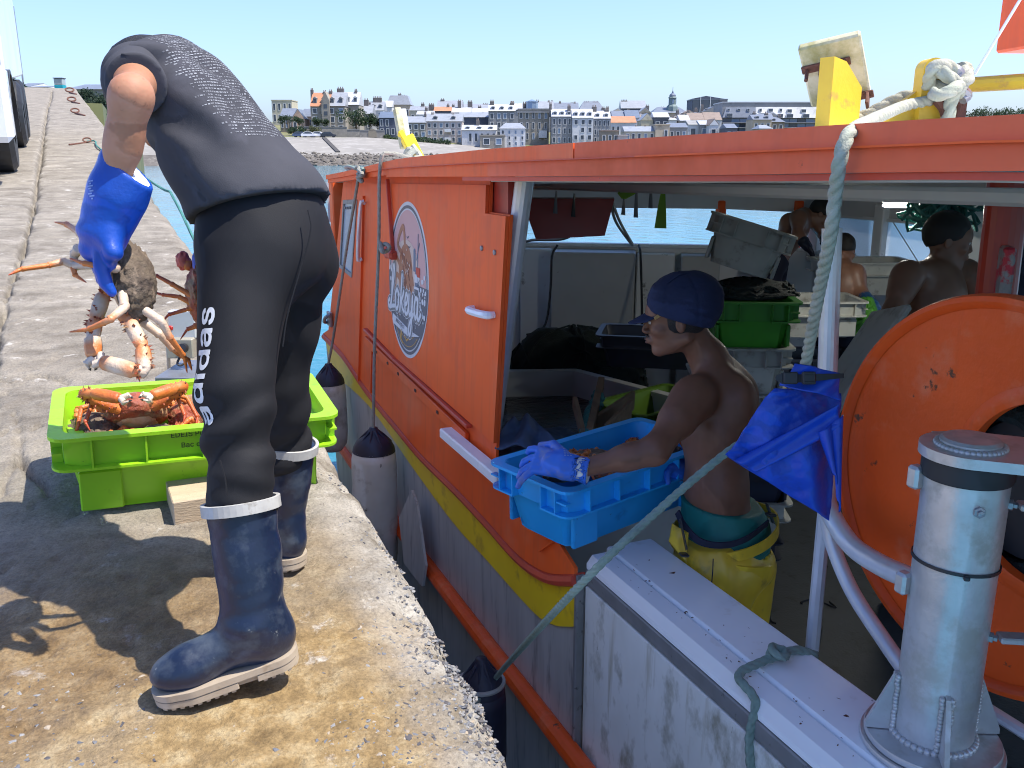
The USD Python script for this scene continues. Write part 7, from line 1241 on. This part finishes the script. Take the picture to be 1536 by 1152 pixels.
lb = hg(.058, .072, .030); obj('cap_label', bx(lb, (.030, .004, .011), np.stack([nrm(hB@A([.8, .42, -.38])), nrm(hB@A([-.42, .9, 0])), nrm(np.cross(nrm(hB@A([.8, .42, -.38])), nrm(hB@A([-.42, .9, 0]))))], 1), .001), tan_label, CP_)
obj('cap_seam', tube([hg(.06, .055, .075), hg(.03, .06, .125), hg(-.03, .04, .158), hg(-.09, .0, .150)], .0022, 5, 6), cap_m, CP_)
obj('hair', surf([ell(hg(-.012, 0, .034), (.100, .078, .097), hB, .02)], .006, .003, lambda G: .002*nz(G, 90, 2, 4), cutf=lambda G: np.maximum(np.maximum(((G-h2)@hB)[..., 0]-.03, -((G-h2)@hB)[..., 2]-.045), -.5)), hair_m, M2, smooth=True)
# gloves
cf2, gx2 = at(884, 707, 2.825), nrm(at(840, 698, 2.85)-at(884, 707, 2.825))
g2 = [cap(cf2, at(850, 700, 2.845), .044, .037, .03), cap(at(850, 700, 2.845), at(828, 694, 2.87), .037, .034, .03)]+[tuple([p[0], p[1], p[2], p[3]*1.06+.0008, p[4]*1.06+.0008, p[5]*.7]) for p in hd2]
g2m = surf(g2, .0036, 0, lambda G: .0014*nz(G, 30, 2, 3)+.0014*np.sin((G-cf2)@gx2*130)*np.exp(-(((G-cf2)@gx2-.085)/.025)**2), cutf=lambda G: np.maximum(-((G-cf2)@gx2), -np.maximum(np.linalg.norm((G-cf2)-((G-cf2)@gx2)[..., None]*gx2, axis=-1)-.040, ((G-cf2)@gx2)-.05))); G2 = obj('glove', g2m, glove_b, M2, smooth=True)
a_, s1, s2 = frame(gx2); rg_ = A([cf2+.0375*(math.cos(q)*s1+math.sin(q)*s2) for q in np.linspace(0, 2*np.pi, 40, endpoint=False)]); obj('glove_lining', loft([rg_+gx2*.001, rg_+gx2*.04, (rg_-cf2)*.93+cf2+gx2*.04, (rg_-cf2)*.93+cf2+gx2*.002]), cuff_m, G2)
gp2 = subdiv(extr(unary_union([sbox(x, y, x+.006, y+.0018) for x in (0, .009, .018) for y in np.arange(0, .03, .0045)]), .0004), .006); obj('glove_print', drape(gp2, at(848, 686, 2.76), nrm(RT), nrm(UP), -FW, g2m, .0008), M('pale_glove_print', (.35, .42, .62), None, 9, .6), G2)
obj('glove', surf([cap(J['wrR']+(J['elR']-J['wrR'])*.3, J['wrR'], .045, .038, .03)]+[tuple([p[0], p[1], p[2], p[3]*1.13+.001, p[4]*1.13+.001, p[5]]) for p in hd2R], .006), glove_b, M2, smooth=True)
# shorts and oilskins
sht = at(1080, 752, 3.12)[2]
obj('shorts', surf([tors2[0], tors2[1], ell(at(1088, 800, 3.15), (.14, .178, .14), Bb, .05), cap(hipL, (hipL+ftL)/2, .096, .07, .04), cap(hipR, (hipR+ftR)/2, .096, .07, .04)], .008, .009, lambda G: .004*nz(G*A([1, 1, .5]), 22, 2, 5), cutf=lambda G: np.maximum(G[..., 2]-(sht-.10*((G-at(1080, 752, 3.12))@RT)), (sht-.30)-G[..., 2])), shorts_m, M2, smooth=True)
ot = at(1085, 800, 3.15)[2]; oc = at(1086, 815, 3.15); of = lambda G: ((G-oc)@RT)
oil = [ell(at(1084, 838, 3.15), (.165, .20, .12), Bb, .06), cap(hipL, (hipL+ftL)/2, .125, .10, .05), cap((hipL+ftL)/2, ftL+A([0, 0, .02]), .10, .11, .03), cap(hipR, (hipR+ftR)/2, .12, .10, .05), cap((hipR+ftR)/2, ftR+A([0, 0, .02]), .10, .11, .03)]
OL = obj('oilskin_trousers', surf(oil, .009, .004, lambda G: .007*nz(G*A([1, 1, .4]), 9, 2, 5)+.004*np.sin(of(G)*70+G[..., 2]*12)*np.exp(-((G[..., 2]-ot)/.12)**2), cutf=lambda G: np.maximum(np.maximum(G[..., 2]-(ot+.035+.10*of(G)+.9*np.clip(-of(G)-.05, 0, .2)*0), dk-G[..., 2]), -np.maximum(np.abs(np.linalg.norm((G-oc)[..., :2], axis=-1))-.165, -(G[..., 2]-(ot-.08))))), oil_m, M2, smooth=True)
obj('navy_lining', surf([ell(at(1086, 828, 3.15), (.150, .186, .12), Bb, .05)], .010, 0, cutf=lambda G: G[..., 2]-(ot+.025+.06*of(G))), navy_cloth, OL, smooth=True)
oring = lambda dz, ra, rb_, tl_: A([oc+RT*ra*math.cos(q)+HZ*rb_*math.sin(q)+HN*(dz+tl_*math.cos(q)) for q in np.linspace(0, 2*np.pi, 48, endpoint=False)])
obj('waistband', sweep(oring(.050, .174, .205, .045), lambda i, s: A([[-.020, -.003], [.020, -.003], [.020, .003], [-.020, .003]]), True, up0=(0, 0, 1)), oil_m, OL); obj('bib_fold', sweep(oring(-.005, .186, .212, -.030)[24:42], lambda i, s: A([[-.024, -.004], [.024, -.004], [.024, .004], [-.024, .004]]), up0=(0, 0, 1)), oil_m, OL)
obj('brace_strap', sweep(cr([at(1016, 768, 3.0), at(1026, 788, 2.97), at(1050, 812, 2.93), at(1085, 818, 2.93), at(1120, 808, 2.95), at(1152, 784, 3.0)], 6), lambda i, s: A([[-.013, -.0025], [.013, -.0025], [.013, .0025], [-.013, .0025]]), up0=UP), navy_cloth, OL)
for p0, p1, b0 in ((at(1020, 778, 2.96), at(1030, 825, 2.93), at(1026, 832, 2.92)), (at(1150, 755, 3.0), at(1160, 785, 3.0), at(1156, 772, 2.98))):
    st = obj('brace_strap', bar(p0, p1, .004, .03, FW, .001), black_pl, OL); obj('brace_clip', bx(b0, (.028, .010, .05), Rb, .004), black_pl, st); obj('clip_label', bx(b0-FW*.006-UP*.002, (.016, .002, .022), Rb), oil_m, st)
obj('bib_flap', sheet(bil(at(1008, 785, 3.0), at(1003, 812, 3.0), at(1030, 845, 2.96), at(1032, 800, 2.95), 12, 12, lambda s, t: -FW*(.012*np.sin(np.pi*s)*np.sin(5*t))[..., None]), .005), oil_m, OL, smooth=True)
obj('seam', tube([at(1070, 838, 2.90), at(1068, 870, 2.89), at(1062, 905, 2.9)], .002, 5, 4), navy_cloth, OL)
# ---- 3..5: the crew in the shade
def crew(label, J, headc, hf_, hu, s, skin, fat=1., hair=True, trouser=None, gloves=None, tl_=None, base=None):
    T = thing('person', label, 'person', base); hp, hg, hB = head_prims(headc, hf_, hu, s)
    tp, bt = (J['shL']+J['shR'])/2, J['pel']; ax = nrm(tp-bt); sd = nrm(J['shL']-J['shR']); sd = nrm(sd-ax*(sd@ax)); fr = np.cross(sd, ax); Bq = np.stack([fr, sd, ax], 1); L = np.linalg.norm(tp-bt)
    P = [ell(bt, A([.115, .155, .12])*s, Bq, .05), ell(bt+ax*L*.38, A([.105*fat, .142*fat, .15])*s, Bq, .06), ell(bt+ax*L*.70, A([.122*fat, .168, .155])*s, Bq, .06), cap(J['shL'], J['shR'], .058*s, k=.05), cap(tp+ax*.02, headc-nrm(hu)*.06*s, .058*s, .054*s, .04)]
    P += [ell(bt+ax*L*.72+fr*.085*s+sd*q*.075*s, A([.05, .075, .06])*s, Bq, .05) for q in (-1, 1)]
    lg = [cap(J['hipL'], J['knL'], .088*s, .06*s, .04), cap(J['knL'], J['anL'], .058*s, .04*s, .02), cap(J['hipR'], J['knR'], .088*s, .06*s, .04), cap(J['knR'], J['anR'], .058*s, .04*s, .02)]
    H_ = []
    for q in 'LR': W, E_l = J['wr'+q], J['el'+q]; d = nrm(W-E_l); K = W+d*.085*s; H_ += [mitt(W, K, K+d*.05-HN*.04, s, side=fr if abs(fr@d) < .8 else sd)]
    obj('body', surf(P+lg+limbs(J, s, fat)+hp+H_[0]+H_[1], .012, 0, fine=((headc-.14, headc+.14), .007)), skin, T, smooth=True)
    face_bits(T, hg, hB, s*.985)
    if hair: obj('hair', hair_mesh(hg, hB, s, seed=4, h=.010), hair_m, T, smooth=True)
    wz = bt+ax*.04
    obj('trousers', surf([P[0]]+lg, .012, .014, lambda G: .006*nz(G*A([1, 1, .4]), 9, 2, 5), cutf=lambda G: (G-wz)@ax), trouser or navy_cloth, T, smooth=True)
    if gloves:
        for q, h in zip('LR', H_): W, E_l = J['wr'+q], J['el'+q]; obj('glove', surf([cap(W+(E_l-W)*gloves[1], W, .048*s, .038*s, .03)]+[tuple([p[0], p[1], p[2], p[3]*1.15+.001, p[4]*1.15+.001, p[5]]) for p in h], .008), gloves[0], T, smooth=True)
    return T, hg, hB
def stand(pel, sd, z0, s, spread=.11):
    sd = nrm(A([sd[0], sd[1], 0])); J = {}
    for q, k in (('L', 1), ('R', -1)): h = pel+sd*k*.09*s-HN*.06; a = A([*(pel+sd*k*spread)[:2], z0+.07]); J['hip'+q], J['an'+q] = h, a; J['kn'+q] = (h+a)/2+A([0, 0, .02])
    return J
# C: at the drum, turned to the right
w_ = 4.15; pel = at(1395, 515, w_); pel[2] = max(pel[2], 1.75); J = dict(pel=pel, shL=at(1362, 412, 4.0), shR=at(1448, 408, 4.35), elL=at(1338, 470, 3.95), wrL=at(1318, 522, 3.85), elR=at(1470, 470, 4.4), wrR=at(1478, 540, 4.2)); J.update(stand(pel, J['shL']-J['shR'], .85, 1.0))
crew('bare-chested person with dark hair standing behind the orange drum, seen from the side', J, at(1420, 362, 4.15), RT*.95-HN*.18-FW*.2, HN+RT*.15, 1.0, skin_m, 1.02, trouser=M('dark_blue_overall', (.012, .02, .09), None, 8, .6), base=(pel[0], pel[1], .85))
obj('belt_bundle', surf([ell(at(1372, 500, 3.95), (.13, .12, .05)), ell(at(1395, 490, 4.0), (.10, .10, .05)), ell(at(1352, 505, 3.95), (.06, .06, .04))], .01, 0, lambda G: .012*nz(G, 14, 2, 3)), M('rolled_blue_overall', (.008, .014, .07), None, 8, .6), '/World/person_002', smooth=True)
# B: back turned, blue gloves, behind the stanchion
w_ = 6.3; pel = at(1258, 470, w_); J = dict(pel=pel, shL=at(1247, 408, w_), shR=at(1284, 408, w_-.1), elL=at(1240, 440, w_+.1), wrL=at(1245, 462, w_-.2), elR=at(1293, 440, w_-.15), wrR=at(1308, 455, w_-.3)); J.update(stand(pel, J['shL']-J['shR'], .9, .9))
crew('bare-chested person with short dark hair and blue gloves, back turned, right of the white stanchion', J, at(1266, 376, w_), FW*.95-HN*.25-RT*.2, HN, .88, skin_m, .92, trouser=navy_cloth, gloves=(M('dark_blue_glove', (.01, .06, .16), None, 9, .4), .75), base=(pel[0], pel[1], .85))
# A: leaning in over the bulwark
w_ = 7.2; pel = at(1160, 392, w_); J = dict(pel=pel, shL=at(1198, 326, w_-.15), shR=at(1212, 324, w_+.2), elL=at(1196, 350, w_-.25), wrL=at(1208, 366, w_-.3), elR=at(1230, 345, w_+.1), wrR=at(1240, 362, w_-.1)); J.update(stand(pel, J['shL']-J['shR'], .9, .9))
crew('bare-chested person leaning forward over the white bulwark with a dark glove', J, at(1229, 322, w_), RT*.75-HN*.65-FW*.1, HN*.7+RT*.7, .95, skin_m, .95, trouser=navy_cloth, gloves=(M('black_navy_glove', (.008, .012, .03), None, 9, .6), .2), base=(pel[0], pel[1], .85))
# ------------------------------------------------------------------ cargo under the roof
TB = thing('deck_tank', 'dark grey open tank full of black water behind the blue crate', 'tank', (2.2, 4.4, .85))
tp_ = Polygon([(1.36, 3.55), (2.0, 3.35), (2.75, 3.75), (3.0, 4.5), (2.75, 5.35), (2.2, 5.55), (1.36, 5.3)]).buffer(.05, 3)
obj('tank_wall', extr(tp_.difference(tp_.buffer(-.035)), .66, t=(0, 0, .85)), grey_int, TB); obj('tank_rim', extr(tp_.buffer(.02).difference(tp_.buffer(-.045)), .03, t=(0, 0, 1.51)), grey_int, TB); obj('tank_water', extr(tp_.buffer(-.036), .5, t=(0, 0, .86)), tankw, TB)
for lb, p, q, wd, th in (('grey-brown plank standing upright in the tank, left of the rope-tied stake', at(862, 602, 3.95), at(874, 650, 3.75), .055, .02), ('stake with a teal rope tied round it sticking out of the tank', at(902, 572, 4.2), at(884, 650, 3.75), .05, .03), ('broad plank lying across the far corner of the tank', at(950, 600, 4.15), at(890, 640, 3.95), .10, .02), ('dark plank half sunk at the right side of the tank', at(945, 618, 4.0), at(908, 655, 3.8), .12, .02)):
    obj('plank', bar(p, q, wd, th, RT, .003), wood_m, label=lb, cat_='plank', group='timber sticking out of the tank')
obj('stake_rope', rope([at(893, 592, 4.1), at(901, 597, 4.05), at(890, 603, 4.03), at(899, 608, 4.03), at(886, 614, 3.97), at(881, 632, 3.85), at(876, 648, 3.75)], .022, 6, step=.012), teal_rope, label='teal rope end tied round the stake in the tank', cat_='rope')
def heap(name, label, c, r, mat, seed, amp=.16, cat_='net', floats=0, strands=40, fm=None):
    v, f = tri(trimesh.creation.icosphere(4, 1.)); rg = np.random.default_rng(seed); d = v*(1+amp*nz(v, 2.2, 3, seed)+.05*nz(v, 9, 2, seed+1))[:, None]; d[:, 2] = np.maximum(d[:, 2], -.2); T = thing(name, label, cat_, A(c)-A([0, 0, r[2]*.2])); c = A(c); P = c+d*A(r)
    obj('heap', (P, f), mat, T, smooth=True)
    st = []
    for i in range(strands):
        a = rg.uniform(0, 6.28); q = []; el = rg.uniform(.1, .6)
        for k in range(6):
            dd = A([math.cos(a)*math.cos(el), math.sin(a)*math.cos(el), math.sin(el)]); q.append(c+dd*A(r)*(1+amp*nz(dd[None], 2.2, 3, seed)[0]+.03)); a += rg.normal()*.25; el = np.clip(el+rg.normal()*.25, 0, 1.5)
        st.append(tube(q, .006+.006*rg.random(), 5, 3))
    if strands: obj('mesh_strands', cat(st), mat, T, kind='stuff')
    for i in range(floats):
        a, el = rg.uniform(3.0, 6.0), rg.uniform(.1, .9); dd = A([math.cos(a)*math.cos(el), math.sin(a)*math.cos(el), math.sin(el)]); obj('float', tf(trimesh.creation.icosphere(2, .03), None, c+dd*A(r)*1.04), fm or float_m, T, smooth=True)
    return T
heap('fishing_net', 'black-green fishing net heaped against the far bulwark behind the tank', (2.95, 5.75, 1.15), (.62, .36, .62), net_m, 3, floats=4)
heap('fishing_net', 'dark net with pale floats heaped right beside the sliding door edge', (2.0, 5.75, 1.2), (.42, .38, .68), net_m, 4, floats=7)
heap('cloth', 'wet blue cloth bundled on the near edge of the tank by the sliding door', (1.78, 3.78, 1.56), (.26, .16, .13), denim_m, 5, .3, 'cloth', 0, 0)
P = bil(at(765, 630, 3.7), at(742, 668, 3.55), at(845, 680, 3.5), at(800, 622, 3.75), 24, 24, lambda s, t: -FW*(.02*np.sin(9*s+3*t)*np.sin(7*t))[..., None]+HN*(.014*np.sin(11*t+4*s))[..., None]); obj('fold', sheet(P, .006), denim_m, '/World/cloth', smooth=True)
yaw_ = -YAW+1.50
def stack(items, x, y, z0, dz, yw):
    for k, (lb, m, o, ti) in enumerate(items): crate('fish_crate', lb, m, (x+o[0], y+o[1], z0+dz*k+o[2]), rotz(yw)@roty(ti), .70, .44, .24, 'fish crates stacked under the roof', simple=k < 2)
sc = at(1112, 430, 4.55)
stack([('dark crate at the very bottom of the stack behind the cap', dark_pl, (.02, 0, 0), 0), ('white crate under the dark one, low in the stack behind the shoulder', grey_pl, (.06, .0, 0), 0), ('dark navy crate on the white one, behind the shoulder of the man in the cap', dark_pl, (.08, 0, 0), 0), ('flat red crate in the middle of the stack behind the cap', red_pl, (-.02, .04, .0), 0), ('half dark, half grey crate above the red one', grey_pl, (.0, .0, -.03), 0), ('grey crate heaped with nets, fourth from the top', grey_pl, (.0, 0, .0), 0), ('dark green crate below the tilted grey one', dgreen_pl, (.02, 0, .02), 0)], sc[0], sc[1], .85, .20, yaw_)
kx = A([[0, -FW[2], FW[1]], [FW[2], 0, -FW[0]], [-FW[1], FW[0], 0]]); tR = (np.eye(3)+math.sin(.30)*kx+(1-math.cos(.30))*kx@kx)@rotz(-YAW+1.36)
tt = at(1122, 366, 4.75); crate('fish_crate', 'empty grey crate lying tilted on top of the tallest stack', grey_pl, tt-tR@A([0, 0, .13]), tR, .70, .44, .24, 'fish crates stacked under the roof')
crate('fish_crate', 'dull lime crate low behind the face of the man in the cap', lime_dull, tuple(at(985, 584, 5.4)-A([0, 0, .30])), rotz(.3), .7, .44, .24, 'fish crates stacked under the roof')
crate('fish_crate', 'black crate against the far bulwark behind the face of the man in the cap', dark_pl, tuple(at(975, 545, 6.0)), rotz(-.6), .7, .44, .22, 'fish crates stacked under the roof', simple=True)
s2_ = at(1210, 420, 5.9)
stack([('dark crate at the bottom of the stack behind the thick rope', dark_pl, (0, 0, 0), 0), ('second dark crate of the stack behind the thick rope', dark_pl, (0, 0, 0), 0), ('third dark crate of the stack behind the thick rope', dark_pl, (.02, 0, 0), 0), ('white crate on top of the stack behind the thick rope', grey_pl, (0, 0, .08), 0)], s2_[0], s2_[1], .85, .30, -YAW)
s3 = at(1290, 418, 6.6); crate('fish_crate', 'white crate beyond the person with blue gloves, under the plastic windows', grey_pl, tuple(s3-A([0, 0, .1])), rotz(-YAW), .7, .44, .24, 'fish crates stacked under the roof', simple=True)
heap('net_scraps', 'tangled dark net scraps lying in the grey crate of the tallest stack', at(1122, 432, 4.55)+A([0, 0, -.02]), (.26, .18, .06), net_m, 8, .3, 'net', 0, 25)
heap('green_bag', 'bright green mesh bag held by the person with blue gloves', at(1290, 490, 6.0), (.13, .13, .20), M('lime_mesh_bag', (.05, .22, .01), (.03, .14, .01), 20, .7), 9, .2, 'bag', 0, 12)
lid = at(1285, 540, 3.6); obj('crate_lid', bx(lid, (.50, .34, .03), np.stack([nrm(RT*.55+UP*.8), nrm(FW), nrm(np.cross(RT*.55+UP*.8, FW))], 1), .01), grey_pl, label='grey lid leaning behind the left edge of the orange drum', cat_='lid')
# ribbons, bunch of rope and scraps hanging from the roof
def ribbon(label, pts, wd, mat, name='ribbon'):
    p = cr(pts, 6); n = len(p); w0 = np.interp(np.linspace(0, 1, n), np.linspace(0, 1, len(wd)), wd); Pp = np.stack([p-RT*w0[:, None]/2, p+FW*.004+0*p, p+RT*w0[:, None]/2+FW*.01], 1); obj(name, sheet(Pp, .002), mat, label=label, cat_='ribbon', group='scraps hanging under the roof')
ribbon('longest lime ribbon, hanging furthest right under the roof edge', [at(996, 283, 4.0), at(994, 300, 4.0), at(991, 342, 4.0)], (.012, .03, .055), lime_rib)
ribbon('short wide lime ribbon bunched under the roof beam', [at(944, 280, 4.2), at(940, 290, 4.2), at(936, 298, 4.2)], (.07, .085, .02), lime_rib); ribbon('crumpled lime ribbon beside the white corner post', [at(783, 268, 3.6), at(786, 285, 3.6), at(787, 298, 3.6)], (.03, .035, .012), lime_rib)
for lb, x, y0, y1 in (('thin grey scrap hanging left of the red box', 834, 300, 320), ('thin black scrap hanging below the red box', 861, 304, 325), ('grey rope tail left of the wide lime ribbon', 936, 306, 322), ('grey rope tail below the wide lime ribbon', 955, 290, 326), ('grey rope tail left of the longest lime ribbon', 977, 284, 312)): ribbon(lb, [at(x+1, y0-14, 4.3), at(x, y0, 4.3), at(x-1, y1, 4.3)], (.008, .012, .022), grey_ink if 'black' not in lb else black_pl, 'rope_tail')
rc = at(1412, 310, 4.6); rb_ = np.random.default_rng(9); T = thing('rope_bunch', 'bunch of teal rope hanging from the roof beside the red post', 'rope', rc)
obj('coils', cat([tube([rc+A([rb_.normal()*.10, rb_.normal()*.08, rb_.uniform(-.13, .14)]) for _ in range(7)], .008, 6, 5) for _ in range(26)]), teal_rope, T); obj('hook', tube([at(1380, 318, 4.6), at(1386, 312, 4.6), at(1392, 318, 4.6)], .008, 6, 4), steel, T)
obj('stern_panel', bx(at(1500, 345, 4.7), (.5, .05, .7), rotz(-YAW-.4), .01), white_int, BT); obj('dark_oilskin', surf([ell(at(1522, 400, 4.3), (.10, .1, .26)), ell(at(1530, 350, 4.3), (.07, .07, .2))], .012, 0, lambda G: .02*nz(G, 8, 2, 3)), navy_cloth, label='dark oilskin hanging at the right edge behind the red post', cat_='oilskin', smooth=True)
T = thing('hanging_ropes', 'two thin teal ropes hanging in front of the window right of the red post', 'rope', at(1500, 395, 5.)); obj('line', tube([at(1496, 392, 5.), at(1488, 405, 5.), at(1486, 425, 5.), at(1480, 436, 5.)], .007, 6, 5), teal_rope, T); obj('line', tube([at(1507, 394, 5.), at(1504, 415, 5.), at(1500, 424, 5.), at(1510, 416, 5.), at(1508, 410, 5.)], .007, 6, 5), teal_rope, T)
# drops of water under the lime crate
dp = np.random.default_rng(4); obj('water_drops', cat([tf(trimesh.creation.icosphere(1, .0022+.0015*dp.random()), None, at(x, y, 2.45)) for x, y in ((153, 778), (154, 786), (155, 793), (160, 783), (161, 792), (153, 782), (126, 770), (130, 769), (265, 800), (268, 806))]), material('drop_water', {'p': ('principled_bsdf', {'roughness': .02, 'transmission_weight': 1., 'ior': 1.33})}, [], 'p.BSDF'), label='drops of water dripping from the lime green crate', cat_='water drops', kind='stuff')
